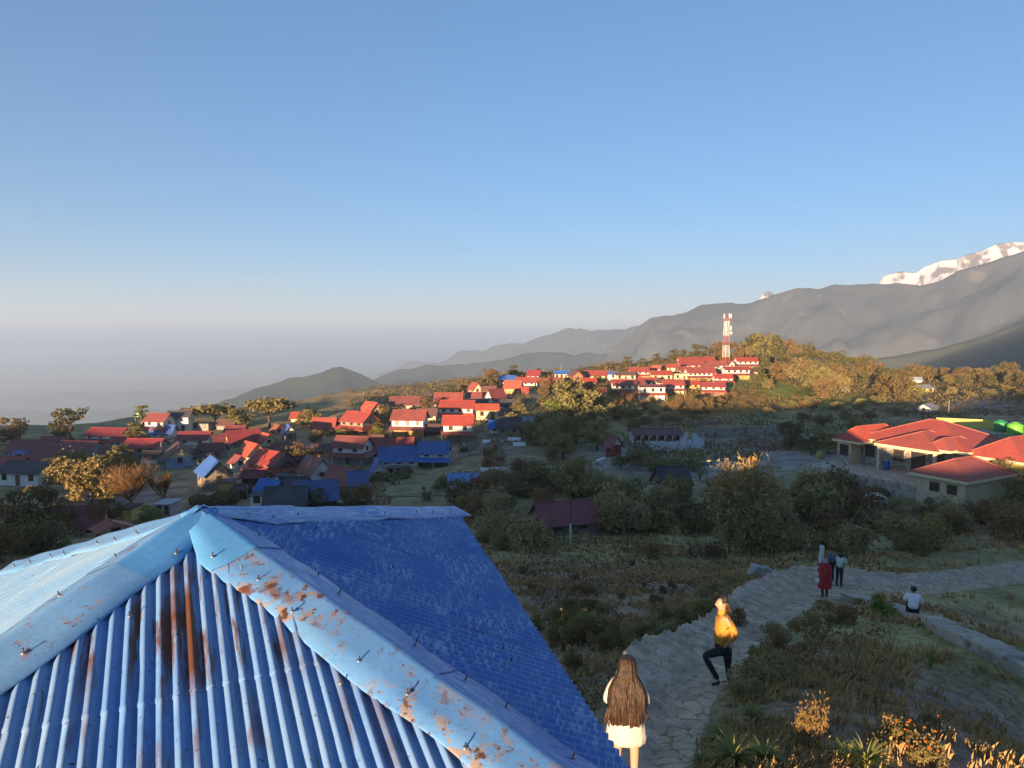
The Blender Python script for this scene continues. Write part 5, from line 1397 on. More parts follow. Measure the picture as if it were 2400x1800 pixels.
# ------------------------------------------------------------------ the red-roofed lodge
LO = at(2120,1112,71); LR = R(-62)
lodge = tag(empty("lodge", LO, LR), "large bright red hip-roofed lodge with stone and yellow walls on the right", "lodge")
M_lroof = roof_mat("lodge_red_roof", (.50,.062,.026), (.44,.052,.026), .6)
M_ridge = mat("ridge_cap", (.34,.13,.10), (.28,.09,.07), scale=2, rough=.6)
M_fasc = mat("cream_fascia", (.72,.62,.38), (.66,.56,.33), scale=2, rough=.8)
M_lst = mat("dressed_stone", (.42,.38,.33), (.20,.18,.16), scale=3.2, rough=.95, bump=.8, bscale=5, lo=.42, hi=.58, stretch=(1,1,1.8))
def hip_roof(x0, x1, y0, y1, ze, rise, ridge_axis='x', over=.6, open_ends=(False, False), th=.12):
    x0 -= over; x1 += over; y0 -= over; y1 += over
    cx, cy = (x0 + x1) / 2, (y0 + y1) / 2; zr = ze + rise
    if ridge_axis == 'x':
        h = (y1 - y0) / 2; a = Vector((x0 + (0 if open_ends[0] else min(h, cx - x0 - .05)), cy, zr)); b = Vector((x1 - (0 if open_ends[1] else min(h, x1 - cx - .05)), cy, zr))
        V = [(x0, y0, ze), (x1, y0, ze), (x1, y1, ze), (x0, y1, ze), a, b]; Fc = [(0, 1, 5, 4), (1, 2, 5), (2, 3, 4, 5), (3, 0, 4)]
    else:
        h = (x1 - x0) / 2; a = Vector((cx, y0 + (0 if open_ends[0] else min(h, cy - y0 - .05)), zr)); b = Vector((cx, y1 - (0 if open_ends[1] else min(h, y1 - cy - .05)), zr))
        V = [(x0, y0, ze), (x1, y0, ze), (x1, y1, ze), (x0, y1, ze), a, b]; Fc = [(0, 1, 4), (1, 2, 5, 4), (2, 3, 5), (3, 0, 4, 5)]
    m = MB(); m.add(V, Fc); r = m.build("roof", M_lroof, lodge)
    m = MB()
    m.tube([a + Vector((0, 0, .03)), b + Vector((0, 0, .03))], .06, 6)
    for c, e in ((0, a), (3, a if ridge_axis == 'x' else b), (1, b if ridge_axis == 'x' else a), (2, b)):
        m.tube([Vector(V[c]) + Vector((0, 0, .03)), e + Vector((0, 0, .03))], .05, 5)
    m.build("ridge_cap", M_ridge, r)
    m = MB(); t = .05
    m.box(x0, x1, y0, y0 + t, ze - .28, ze - .012); m.box(x0, x1, y1 - t, y1, ze - .28, ze - .012); m.box(x0, x0 + t, y0 + t, y1 - t, ze - .275, ze - .014); m.box(x1 - t, x1, y0 + t, y1 - t, ze - .275, ze - .014)
    m.box(x0 + t, x1 - t, y0 + t, y1 - t, ze - .2, ze - .17); m.build("fascia", M_fasc, r)
def block(x0, x1, y0, y1, z1, m, z0=-2.5, name="wall"):
    b = MB(); b.box(x0, x1, y0, y1, z0, z1); return b.build(name, m, lodge)
block(-6.6, 4.6, 2.4, 12, 2.95, M_lst); hip_roof(-6.6, 4.6, 2.4, 12, 3.0, 2.35)
block(-8.4, -6.65, .4, 8.5, 2.7, WL['cream']); block(-8.43, -6.66, .37, 8.53, 1.2, M_lst); hip_roof(-8.4, -5.6, .4, 8.5, 2.75, 1.5, 'y', over=.45)
hip_roof(-3.2, 2.9, .3, 7.5, 2.95, 1.5, 'y', over=.35)                                    # porch
for x in (-3.2, 2.9):
    b = MB(); b.box(x - .14, x + .14, .2, .48, -1, 2.75); b.build("post", WL['cream'], lodge)
hip_roof(4.9, 9.6, 3.2, 14, 2.7, 1.9, 'y', over=.6); block(4.9, 9.6, 3.2, 14, 2.6, WL['yellow'])   # right-hand wing
hip_roof(1.4, 4.0, .9, 6.5, 3.1, 1.05, 'y', over=.2)                                      # small dormer hip
hip_roof(9.9, 13.5, 2.0, 12, 1.2, 1.0, 'y', over=.5); block(9.9, 13.5, 2.0, 12, 1.1, WL['yellow'])
block(4.5, 8.9, -5.4, 2.0, 1.55, WL['cream'], -4.5); hip_roof(4.5, 8.9, -5.4, 2.0, 1.6, 1.45, 'y', over=.55)  # near wing
dr = MB(); dr.box(-.75, .75, 2.3, 2.396, 0, 2.2); dr.build("door", M_win, lodge)
for x in (-2.2, 2.2, 3.9, -5.6): window(lodge, x, 2.4, .9, 1.1, 1.2)
window(lodge, -7.5, .37, .9, 1.0, 1.2)
window(lodge, 6.2, -5.4, .1, .8, .8); window(lodge, 7.8, -5.4, .1, .8, .8)
fl0 = MB(); fl0.box(-9, 4.2, -4.5, 2.38, -3, -.02); fl0.build("terrace", M_conc, lodge)
# yellow building with the tanks
yb = tag(empty("flat_roof_building", at(2345,1045,90), R(-25)), "yellow flat-roofed building with a rooftop railing behind the lodge", "building")
b = MB(); b.box(-7, 7, -4, 4, -4, 1.6); b.build("wall", WL['yellow'], yb)
b = MB(); b.box(-7.2, 7.2, -4.2, 4.2, 1.61, 1.8); b.build("roof", M_conc, yb)
b = MB(); b.box(-7.1, 1.0, 3.6, 3.9, 1.81, 3.1); b.build("parapet", WL['yellow'], yb)
b = MB()
for i in range(14): b.tube([(-2 + i * .65, -4, 1.8), (-2 + i * .65, -4, 2.7)], .03, 5)
b.tube([(-2, -4, 2.7), (6.6, -4, 2.7)], .035, 5); b.build("railing", M_frame, yb)
M_tank = mat("green_tank", (.03,.26,.09), (.03,.22,.08), rough=.4); M_tank2 = mat("lime_tank", (.14,.42,.05), (.12,.38,.05), rough=.4); M_tank3 = mat("pale_green_tank", (.20,.50,.26), (.25,.55,.3), rough=.4)
def tank(loc, r, h, m, label):
    t = tag(empty("water_tank", loc), label, "water tank", "green water tanks")
    b = MB(); prof = [(0, 0)]
    for i in range(7): prof += [(r, h * .8 * i / 7), (r * 1.03, h * .8 * (i + .35) / 7), (r, h * .8 * (i + .7) / 7)]
    prof += [(r, h * .8), (r * .55, h * .95), (r * .4, h * .95)]; b.lathe(prof, 22); b.build("tank_body", m, t, True)
    b = MB(); b.lathe([(r * .4, h * .95), (r * .4, h), (0, h)], 16); b.build("lid", m, t, True)
q = yb.matrix_basis
tank(at(2344,1012,88), .85, 1.6, M_tank, "darker green water tank, left one of the pair on the yellow building")
tank(at(2378,1018,86), .9, 1.6, M_tank2, "lime green water tank, right one of the pair on the yellow building")
for zz in (-.6,): 
    pass
t0 = at(328,975,164); tank(t0, .8, 1.7, M_tank3, "small bright green water tank on a stand beside the cedar")
b = MB(); b.box(-.9, .9, -.9, .9, -.12, 0); 
for sx in (-.75, .75):
    for sy in (-.75, .75): b.box(sx - .08, sx + .08, sy - .08, sy + .08, -3.4, -.121)
tag(b.build("tank_stand", M_conc, loc=t0), "concrete stand under the small bright green tank", "stand")
# things on the lodge's terrace
def T(x, y, z): return LO + Matrix.Rotation(LR, 3, 'Z') @ Vector((x, y, z))
b = MB(); b.lathe([(0, 0), (.32, 0), (.34, .05), (.33, .35), (.35, .4), (.33, .45), (.33, .8), (.35, .85), (.34, 1.0), (.30, 1.02), (0, 1.02)], 20)
br = tag(empty("barrel", T(-2.6, .9, 0)), "blue plastic barrel by the lodge's doorway", "barrel"); b.build("barrel_body", mat("blue_plastic", (.03,.10,.42), rough=.4), br, True)
b = MB(); b.lathe([(.345, 1.02), (.345, 1.07), (0, 1.07)], 20); b.build("lid", mat("pale_blue_lid", (.25,.38,.6), rough=.5), br, True)
# parked car seen from above the bonnet
car = tag(empty("parked_car", at(2043,1122,66) , R(-18)), "small white car parked by the lodge's left corner, mostly its roof showing", "car")
cz = ground(car.location.x, car.location.y); car.location.z = cz
M_carw = mat("white_car_paint", (.75,.77,.80), (.72,.74,.78), rough=.25, spec=.5); M_tyre = mat("tyre", (.03,.03,.03), rough=.9)
m = MB(); prof = [(-1.75,.25),(-1.78,.65),(-1.6,.8),(-1.0,.88),(-.5,1.3),(.95,1.34),(1.55,.9),(1.76,.8),(1.78,.3)]
m.prism(prof, -.74, .74, 'y'); cb = m.build("body", M_carw, car)
for y in (-.742, .742):
    m = MB(); m.prism([(-.85,.9),(-.45,1.22),(.9,1.25),(1.3,.92)], y - .004, y + .004, 'y'); m.build("side_window", M_win, car)
m = MB(); m.add([(-1.0,-.64,.895),(-1.0,.64,.895),(-.52,.6,1.29),(-.52,-.6,1.29)], [(0,1,2,3)]); m.build("windscreen", M_win, car)
for x in (-1.1, 1.1):
    for y in (-.7, .7):
        m = MB(); m.lathe([(.0, -.09), (.29, -.09), (.3, 0), (.29, .09), (0, .09)], 18); w = m.build("wheel", M_tyre, car, True); w.rotation_euler = (R(90), 0, 0); w.location = (x, y, .3)
# flag, chair, haystack
M_pole = mat("pale_pole", (.5,.48,.45), (.4,.38,.35), rough=.7); M_dpole = mat("dark_pole", (.06,.055,.05), (.045,.04,.04), rough=.8)
def pole(px, py, hpx, label, r=.05, m=None, cat="pole", lean=0, name="pole", Y=None, group=None):
    p = gp(px, py) if Y is None else at(px, py, Y); h = hpx * p.y / FPX
    root = tag(empty(name, p), label, cat, group)
    b = MB(); b.tube([(0, 0, -.5), (lean * h, 0, h)], r, 8, r2=r * .8); b.build("shaft", m or M_pole, root, True)
    return root, h
fp, h = pole(1976,1095,55,"flagpole with a long narrow pink and white flag left of the lodge",.04,cat="flagpole",name="flagpole")
b = MB(); V = []
for i in range(9):
    z = h - .1 - i * h * .075
    for j in range(3): V.append((.05 + j * .13 * (1 - .06 * i), .05 * math.sin(i * 1.1 + j), z - j * .1))
b.add(V, [(i * 3 + j, i * 3 + j + 1, i * 3 + j + 4, i * 3 + j + 3) for i in range(8) for j in range(2)]); b.build("flag", mat("pink_flag", (.62,.22,.25), (.75,.55,.55), scale=3, rough=.8), fp, True)
p = gp(1998,1092); ch = tag(empty("plastic_chair", p, R(40)), "white plastic chair standing left of the lodge's cream corner", "chair")
for nm, bx in (("seat", (-.25,.25,-.25,.25,.4,.45)), ("backrest", (-.25,.25,.22,.26,.45,.9))):
    b = MB(); b.box(*bx); b.build(nm, M_white, ch)
for sx in (-.22, .22):
    for sy in (-.22, .22): b = MB(); b.box(sx - .025, sx + .025, sy - .025, sy + .025, -.1, .4); b.build("leg", M_white, ch)
p = gp(1922,1076); hs = tag(empty("haystack", p), "small yellow haystack with a white cloth on top, in the bushes left of the flagpole", "haystack")
k = p.y / FPX; b = MB(); b.lathe([(4 * k, -.3), (9 * k, 4 * k), (10 * k, 9 * k), (7 * k, 15 * k), (3 * k, 19 * k), (0, 20 * k)], 14); b.build("stack", mat("hay", (.42,.33,.10), (.32,.24,.08), scale=9, rough=1, bump=.8), hs, True)
b = MB(); b.add([(-6*k,-2*k,21*k),(-2*k,-3*k,23*k),(3*k,-2*k,22*k),(7*k,0,19*k),(-5*k,3*k,20*k),(-1*k,3*k,22*k),(3*k,3*k,21*k),(6*k,3*k,18*k)], [(0,1,5,4),(1,2,6,5),(2,3,7,6)]); b.build("cloth", M_white, hs)

# ------------------------------------------------------------------ tower, poles, wires
tp = gp(1701,852); tw = tag(empty("lattice_tower", tp, R(20)), "red and white lattice telecom tower on top of the hill", "tower")
TH = 108 * tp.y / FPX
M_tr = mat("tower_red", (.50,.12,.07), (.42,.10,.06), scale=2, rough=.6); M_tw = mat("tower_white", (.80,.78,.74), (.7,.68,.64), scale=2, rough=.6)
def tw_r(f): return 1.05 - .4 * f
for s_i, (f0, f1, mm) in enumerate(((-.08,.14,M_tr),(.14,.40,M_tw),(.40,.60,M_tr),(.60,.92,M_tw),(.92,1.0,M_tr))):
    b = MB(); n = max(1, int((f1 - f0) / .05))
    for i in range(n):
        a0, a1 = f0 + (f1 - f0) * i / n, f0 + (f1 - f0) * (i + 1) / n
        c0 = [Vector((sx * tw_r(a0), sy * tw_r(a0), a0 * TH)) for sx, sy in ((-1,-1),(1,-1),(1,1),(-1,1))]; c1 = [Vector((sx * tw_r(a1), sy * tw_r(a1), a1 * TH)) for sx, sy in ((-1,-1),(1,-1),(1,1),(-1,1))]
        for j in range(4):
            b.tube([c0[j], c1[j]], .075, 4); b.tube([c0[j], c1[(j + 1) % 4]], .035, 4); b.tube([c0[(j + 1) % 4], c1[j]], .035, 4); b.tube([c1[j], c1[(j + 1) % 4]], .035, 4)
    b.build("mast_section", mm, tw)
b = MB(); b.box(-1.6, 1.6, -1.6, 1.6, TH - .05, TH + .08); b.build("platform", M_tr, tw)
for i, (x, y, z) in enumerate(((-1.7,-.6,.5),(1.7,-.6,.5),(0,-1.75,.6),(-1.3,-1.3,-3.2),(1.3,-1.2,-4.5),(1.35,.2,-2.2))):
    b = MB(); b.box(x - .22, x + .22, y - .12, y + .12, TH + z - .9, TH + z + .9); b.build("panel_antenna", M_tw, tw)
for x, y, z in ((1.2,-1.25,-6.5),(-1.2,-1.2,-5.2)):
    b = MB(); b.lathe([(0, 0), (.35, .06), (.6, .22), (.6, .3), (0, .3)], 16); d = b.build("dish", M_tw, tw, True); d.location = (x, y - .3, TH + z); d.rotation_euler = (R(90), 0, 0)
# solar lamp
sl, h = pole(1407,1152,72,"solar street lamp with a tilted white panel above the dark bushes",.06,cat="street lamp",name="solar_lamp",m=M_pole)
b = MB(); b.add([(-.55,-.3,h+.1),(.55,-.3,h+.55),(.55,.35,h+.62),(-.55,.35,h+.17),(-.55,-.3,h+.06),(.55,-.3,h+.51),(.55,.35,h+.58),(-.55,.35,h+.13)], [(0,1,2,3),(7,6,5,4),(0,4,5,1),(1,5,6,2),(2,6,7,3),(3,7,4,0)]); b.build("solar_panel", M_white, sl)
b = MB(); b.tube([(0, 0, h * .9), (-.5, -.2, h * .93)], .03, 6); b.box(-.75, -.45, -.28, -.12, h * .91, h * .95); b.build("lamp_head", M_dpole, sl)
l2, h = pole(508,1000,34,"white-headed street lamp in front of the dark spreading trees",.07,cat="street lamp",name="street_lamp")
b = MB(); b.box(-.4, .4, -.3, .3, h, h + .8); b.build("lamp_head", M_white, l2)
PG = "thin poles in the village"
for a in ((852,952,34,"antenna mast on the cream-gabled red house"),(378,1064,28,"pale pole between the half hidden maroon house and the brownish roof"),(604,1132,46,"pale post before the red house with the orange front"),(669,1064,44,"thin pole in front of the tan gable"),
          (1315,888,36,"flag mast on the blue-roofed crest house"),(1222,1000,26,"pole beside the pale grey tin roof"),(1391,960,52,"straight pole among the leafless hill trees"),(2055,985,30,"pale pole on the dark slope left of the lodge's roofs"),(2223,975,36,"pale pole beside the grey tin shed"),
          (1542,1012,22,"thin pole over the school roof"),(580,1168,30,"white post at the corner of the brown shed"),(21,1078,16,"white pillar at the far left beside the blue-roofed shed"),(1130,1095,60,"bare pole in the kitchen garden by the white pillared house"),(1858,1158,36,"short upright stake above the thicket"),
          (1951,1165,34,"short pale stake right of the leaning one")):
    pole(*a[:3], a[3], .09 if a[0] in (21, 604, 580) else .06, group=PG)
pole(1896,1160,42,"leaning pale stake above the thicket",.06,lean=-.45)
up, h = pole(1337,1287,62,"utility pole with a silver foot in front of the long faded red roof",.11,cat="utility pole",name="utility_pole")
b = MB(); b.tube([(0, 0, h), (.0, 0, h + 3.4)], .045, 6); b.build("upper_shaft", M_dpole, up)
b = MB(); b.tube([(-.3, 0, h + 3.3), (.3, 0, h + 3.3)], .03, 6); b.build("crossarm", M_dpole, up)
top = up.location + Vector((0, 0, h + 3.35))
def wire(a, b_, sag, label, r=.022):
    P = [a.lerp(b_, t) - Vector((0, 0, sag * 4 * t * (1 - t))) for t in np.linspace(0, 1, 24)]
    m = MB(); m.tube(P, r, 5); return tag(m.build("overhead_wire", M_dpole), label, "wire")
wire(top, at(700,1135,110), 1.6, "overhead wire sagging from the utility pole across to the houses on its left", .035)
wire(top, sl.location + Vector((0, 0, 4)), .5, "short overhead wire from the utility pole up to the solar lamp")
fe = tag(empty("wire_fence", gp(1470,1293)), "thin wire fence on dark iron posts along the grassy terrace edge", "fence")
fpnts = []
for px, py, hh in ((1236,1272,46),(1322,1277,38),(1396,1280,34),(1471,1293,36),(1525,1298,36),(1617,1306,34),(1700,1318,34)):
    p = gp(px, py) - fe.location; hz = hh * gp(px, py).y / FPX; fpnts.append((p, hz))
    b = MB(); b.tube([p - Vector((0, 0, .3)), p + Vector((0, 0, hz))], .035, 6); b.build("post", M_dpole, fe)
for f in (.35, .65, .92):
    b = MB(); b.tube([p + Vector((0, 0, hz * f)) for p, hz in fpnts], .008, 4); b.build("wire", M_dpole, fe)
# ------------------------------------------------------------------ people
M_skin = mat("skin", (.46,.27,.18), (.42,.24,.16), scale=8, rough=.55); M_skin2 = mat("skin_tan", (.38,.21,.13), (.34,.19,.12), scale=8, rough=.55)
M_black = mat("black_cloth", (.018,.018,.022), (.026,.026,.03), scale=12, rough=.85); M_shoe = mat("dark_shoe", (.03,.03,.035), (.06,.06,.06), scale=9, rough=.6)
def skin(name, nodes, m, parent, sub=2):
    """one continuous limb surface grown along joints: nodes = [(pos, radius, parent index)]"""
    me = bpy.data.meshes.new(name)
    me.from_pydata([tuple(n[0]) for n in nodes], [(i, n[2]) for i, n in enumerate(nodes) if n[2] is not None], [])
    o = bpy.data.objects.new(name, me); COL.objects.link(o)
    md = o.modifiers.new("skin", 'SKIN'); md.use_smooth_shade = True
    for i, n in enumerate(nodes):
        sv = me.skin_vertices[0].data[i]; r = n[1]
        sv.radius = (r, r) if not isinstance(r, tuple) else r
        sv.use_root = n[2] is None
    ss = o.modifiers.new("sub", 'SUBSURF'); ss.levels = sub; ss.render_levels = sub
    dg = bpy.context.evaluated_depsgraph_get(); dg.update()
    me2 = bpy.data.meshes.new_from_object(o.evaluated_get(dg)); me2.name = name
    bpy.data.objects.remove(o); me2.materials.clear(); me2.materials.append(m)
    q = link(name, me2, parent)
    return q
def loft(name, rings, m, parent, seed=0, fold=.05, nf=16, strands=5.0, n=44, close=(True, False), jag=0.0):
    """rings = [(centre, rx, ry, axis x vector, axis y vector)]; folds or strands run along the length"""
    V = []; K = len(rings)
    ang = np.arange(n) * 2 * np.pi / n
    for k, (c, rx, ry, ax, ay) in enumerate(rings):
        f = k / (K - 1)
        nz = vnoise(np.cos(ang) * strands + 20, np.sin(ang) * strands + f * 1.2 + seed, seed) - .5
        nz2 = vnoise(np.cos(ang) * strands * 2.7 + 40, np.sin(ang) * strands * 2.7 + f * 1.5, seed + 3) - .5
        s = 1 + (nz + .6 * nz2) * fold * 2 * min(1, .25 + f)
        dz = (nz + nz2) * jag * max(0, f - .75) * 4
        for i in range(n):
            p = Vector(c) + Vector(ax) * float(np.cos(ang[i]) * rx * s[i]) + Vector(ay) * float(np.sin(ang[i]) * ry * s[i]); p.z += float(dz[i]); V.append(p)
    F = [(k * n + i, k * n + (i + 1) % n, (k + 1) * n + (i + 1) % n, (k + 1) * n + i) for k in range(K - 1) for i in range(n)]
    if close[0]: F.append(tuple(range(n - 1, -1, -1)))
    if close[1]: F.append(tuple(range((K - 1) * n, K * n)))
    return mesh_obj(name, V, F, m, parent, True)
def hand_nodes(nodes, wrist_i, d, side, curl=.5, s=1.0):
    """palm, four bent fingers of unequal length and a thumb from the palm's side"""
    w = Vector(nodes[wrist_i][0]); d = d.normalized(); sd = side.normalized(); dn = d.cross(sd)
    palm = w + d * .075 * s; nodes.append((palm, .024 * s, wrist_i)); pi = len(nodes) - 1
    for j, L in enumerate((.062, .072, .066, .052)):
        b = palm + d * .022 * s + sd * (.027 - .018 * j) * s
        nodes.append((b, .0095 * s, pi)); k = len(nodes) - 1
        m_ = b + (d * (1 - curl * .4) + dn * curl * .6) * L * .5 * s; nodes.append((m_, .008 * s, k)); k = len(nodes) - 1
        nodes.append((m_ + (d * (1 - curl) + dn * curl) * L * .5 * s, .0065 * s, k))
    b = w + d * .035 * s + sd * .03 * s; nodes.append((b, .011 * s, wrist_i)); k = len(nodes) - 1
    nodes.append((b + (d * .6 + sd * .7) * .045 * s, .009 * s, k))
class Fig:
    """a figure in its own frame: x to its right, y the way it faces, z up"""
    def __init__(s, name, loc, face, h, label, cat="person", group=None):
        s.root = tag(empty(name, loc, face), label, cat, group); s.k = h / 1.65
    def v(s, x, y, z): return Vector((x, y, z)) * s.k
def body(f, J, m=None, fingers=(True, True)):
    """J: joint positions in metres (figure frame)"""
    k = f.k; N = []
    def a(p, r, par): N.append((J[p] * k if isinstance(p, str) else p * k, r * k, par)); return len(N) - 1
    pel = a('pelvis', .115, None); sp = a('spine', .098, pel); ch = a('chest', .112, sp); nk = a('neck', .05, ch); jaw = a('jaw', .066, nk); hd = a('head', .092, jaw); a('crown', .06, hd)
    fw = (J['nose'] - J['head']).normalized(); 
    N.append((J['nose'] * k, .016 * k, jaw))
    for sd in ('l', 'r'):
        sh = a(sd + 'sho', .055, ch); el = a(sd + 'elb', .040, sh); wr = a(sd + 'wri', .027, el)
        if fingers[0 if sd == 'l' else 1]: hand_nodes(N, wr, (J[sd + 'wri'] - J[sd + 'elb']), (J['pelvis'] - J[sd + 'sho']).cross(Vector((0, 0, 1))) + Vector((.01, .02, 0)), .45, k)
        hp = a(sd + 'hip', .085, pel); kn = a(sd + 'kne', .056, hp); an = a(sd + 'ank', .038, kn); a(sd + 'toe', .03, an)
    b = skin("body", N, m or M_skin, f.root)
    e = MB()
    right = fw.cross(Vector((0, 0, 1))).normalized()
    for s_ in (-1, 1):
        p = (J['head'] + fw * .085 + right * .033 * s_ + Vector((0, 0, -.005))) * k
        e.lathe([(0, -.010 * k), (.009 * k, -.004 * k), (.009 * k, .004 * k), (0, .010 * k)], 8, p)
    e.build("eyes", M_black, f.root, True)
    return b
def garment(f, name, J, m, parts, extra=.02, ends={}):
    k = f.k; N = []; id_ = {}
    R0 = dict(pelvis=.118, spine=.10, chest=.115, neck=.055, sho=.06, elb=.046, wri=.034, hip=.09, kne=.062, ank=.045)
    for p, par in parts:
        base = p if p in R0 else p[1:]
        N.append((J[p] * k, (ends.get(p, R0[base]) + extra) * k, id_.get(par))); id_[p] = len(N) - 1
    return skin(name, N, m, f.root)
TORSO = [('pelvis', None), ('spine', 'pelvis'), ('chest', 'spine')]
ARMS = [('lsho', 'chest'), ('lelb', 'lsho'), ('lwri', 'lelb'), ('rsho', 'chest'), ('relb', 'rsho'), ('rwri', 'relb')]
LEGS = [('pelvis', None), ('lhip', 'pelvis'), ('lkne', 'lhip'), ('lank', 'lkne'), ('rhip', 'pelvis'), ('rkne', 'rhip'), ('rank', 'rkne')]
def stand(**o):
    V = Vector
    J = dict(pelvis=V((0,0,.90)), spine=V((0,.01,1.06)), chest=V((0,0,1.24)), neck=V((0,.01,1.42)), jaw=V((0,.03,1.485)), head=V((0,.015,1.545)), crown=V((0,.005,1.585)), nose=V((0,.118,1.525)),
             lsho=V((-.155,0,1.335)), lelb=V((-.215,-.02,1.08)), lwri=V((-.215,.07,.86)), rsho=V((.155,0,1.335)), relb=V((.215,-.02,1.08)), rwri=V((.215,.07,.86)),
             lhip=V((-.085,0,.86)), lkne=V((-.095,.02,.48)), lank=V((-.095,-.02,.075)), ltoe=V((-.105,.12,.035)), rhip=V((.085,0,.86)), rkne=V((.095,.02,.48)), rank=V((.095,-.02,.075)), rtoe=V((.105,.12,.035)))
    J.update({k_: V(v_) for k_, v_ in o.items()}); return J
def shoes(f, J, m=None):
    k = f.k
    for sd in 'lr':
        a, t = J[sd + 'ank'], J[sd + 'toe']; d = Vector((t.x - a.x, t.y - a.y, 0)); d = d.normalized() if d.length > .01 else Vector((0, 1, 0))
        skin("shoe", [((a - d * .035 + Vector((0, 0, -.025))) * k, .042 * k, None), ((a.lerp(t, .55) + Vector((0, 0, -.01))) * k, .043 * k, 0), ((t + d * .03) * k, .036 * k, 1)], m or M_shoe, f.root, 2)
def hair_cap(f, J, m, back=.0, r=.1):
    k = f.k; fw = (J['nose'] - J['head']); fw.z = 0; fw.normalize()
    c = (J['head'] + J['crown']) / 2
    N = [((c + fw * .03 + Vector((0, 0, .035))) * k, .088 * k, None), ((c - fw * .02 + Vector((0, 0, .025))) * k, .112 * k, 0), ((c - fw * .055 + Vector((0, 0, -.04))) * k, .102 * k, 1)]
    if back: N.append(((c - fw * .07 + Vector((0, 0, -.04 - back * .5))) * k, .062 * k, 2)); N.append(((c - fw * .085 + Vector((0, 0, -.04 - back))) * k, .035 * k, 3))
    return skin("hair", N, m, f.root)
def hairmat(name, c1, c2):
    return mat(name, c1, c2, scale=7, rough=.45, spec=.4, stretch=(9, 9, .8), lo=.4, hi=.62, bump=.5, bscale=9)
M_hair = hairmat("dark_hair", (.016,.012,.010), (.035,.024,.018)); M_hairb = hairmat("brown_hair", (.016,.010,.007), (.060,.031,.017)); M_hairl = hairmat("auburn_hair", (.035,.018,.010), (.10,.05,.026))

# the woman with long hair, close by the roof, seen from behind
gl = gp(1466, 1866); gz_ = at(1452, 1540, gl.y).z
gl.z = gz_ - 1.64
f = Fig("person", gl, R(-8), 1.65, "woman with long brown hair and short white dress, closest to the tin roof")
J = stand(lelb=(-.23,.02,1.10), lwri=(-.17,.20,.98), relb=(.23,.02,1.10), rwri=(.17,.20,.98), lkne=(-.10,.03,.48), rkne=(.10,.0,.48))
body(f, J, M_skin)
M_dress = mat("white_dress", (.52,.50,.46), (.44,.42,.38), scale=5, rough=.85, bump=.3, bscale=14)
X, Yv = Vector((1, 0, 0)), Vector((0, 1, 0))
loft("dress", [((0,0,1.39),.10,.07,X,Yv),((0,0,1.33),.195,.11,X,Yv),((0,0,1.2),.19,.13,X,Yv),((0,0,1.05),.165,.125,X,Yv),((0,-.01,.92),.20,.155,X,Yv),((0,-.02,.80),.225,.175,X,Yv),((0,-.02,.71),.235,.18,X,Yv),((0,-.02,.655),.225,.175,X,Yv),((0,-.02,.65),.20,.15,X,Yv)], M_dress, f.root, 4, .06, strands=3.2)
garment(f, "sleeves", J, M_dress, [('chest', None)] + ARMS, .012)
shoes(f, J)
hr = [((0,.0,1.655),.02,.02,X,Yv),((0,.0,1.648),.06,.06,X,Yv),((0,-.005,1.62),.088,.095,X,Yv),((0,-.012,1.57),.104,.108,X,Yv),((0,-.02,1.51),.108,.108,X,Yv),((0,-.035,1.44),.125,.10,X,Yv),((0,-.055,1.37),.175,.095,X,Yv),((0,-.07,1.28),.215,.095,X,Yv),
      ((0,-.085,1.16),.228,.095,X,Yv),((0,-.095,1.04),.222,.09,X,Yv),((-.01,-.10,.94),.20,.08,X,Yv),((-.015,-.10,.88),.175,.065,X,Yv),((-.02,-.10,.84),.14,.04,X,Yv)]
loft("hair", hr, M_hairb, f.root, 9, .10, strands=4.5, n=72, close=(True, True), jag=.07)
rl = random.Random(4)
for i in range(34):                                                    # loose locks over and past the ends
    x = -.20 + .4 * i / 33 + rl.uniform(-.01, .01); z0_ = rl.uniform(1.05, 1.4); yb = -.165 + abs(x) * .30; w = .30 if z0_ > 1.25 else .0
    b = Vector((x * (.75 if z0_ > 1.25 else 1), yb, z0_)); ln = z0_ - rl.uniform(.80, .93)
    sw = rl.uniform(-.035, .035)
    m = MB(); m.tube([b, b + Vector((x * .12, -.012, -ln * .35)), b + Vector((x * .1 + sw, -.015, -ln * .7)), b + Vector((x * .06 + sw * .4, .01, -ln))], [.008, .016, .013, .002], 6)
    m.build("lock", M_hairl if rl.random() < .45 else M_hairb, f.root, True)

# the person in the mustard jacket, in profile, one knee lifted
oy = 12.1
OP = lambda px, py, dy=0: at(px, py, oy + dy)
og = OP(1708, 1612); zr = path_z(og.x, og.y); 
dzz = zr - og.z
f = Fig("person", Vector((og.x, og.y, zr)), 0, 1.65, "person in mustard jacket and black trousers, one knee lifted, on the stone path")
f.k = 1.0
def P_(px, py, dy=0): return at(px, py, oy + dy) - og
J = dict(pelvis=P_(1698,1530), spine=P_(1694,1504), chest=P_(1693,1472), neck=P_(1694,1446), jaw=P_(1688,1437), head=P_(1691,1424), crown=P_(1694,1416), nose=P_(1676,1428),
         lsho=P_(1690,1460,-.15), lelb=P_(1683,1495,-.19), lwri=P_(1676,1514,-.13), rsho=P_(1706,1461,.14), relb=P_(1724,1498,.17), rwri=P_(1710,1514,.10),
         lhip=P_(1694,1538,-.08), lkne=P_(1650,1550,-.10), lank=P_(1682,1606,-.10), ltoe=P_(1672,1622,-.10), rhip=P_(1704,1538,.08), rkne=P_(1706,1574,.07), rank=P_(1710,1609,.06), rtoe=P_(1692,1615,.05))
J['lsho'], J['rsho'] = J['rsho'], J['lsho']; J['lelb'], J['relb'] = J['relb'], J['lelb']; J['lwri'], J['rwri'] = J['rwri'], J['lwri']
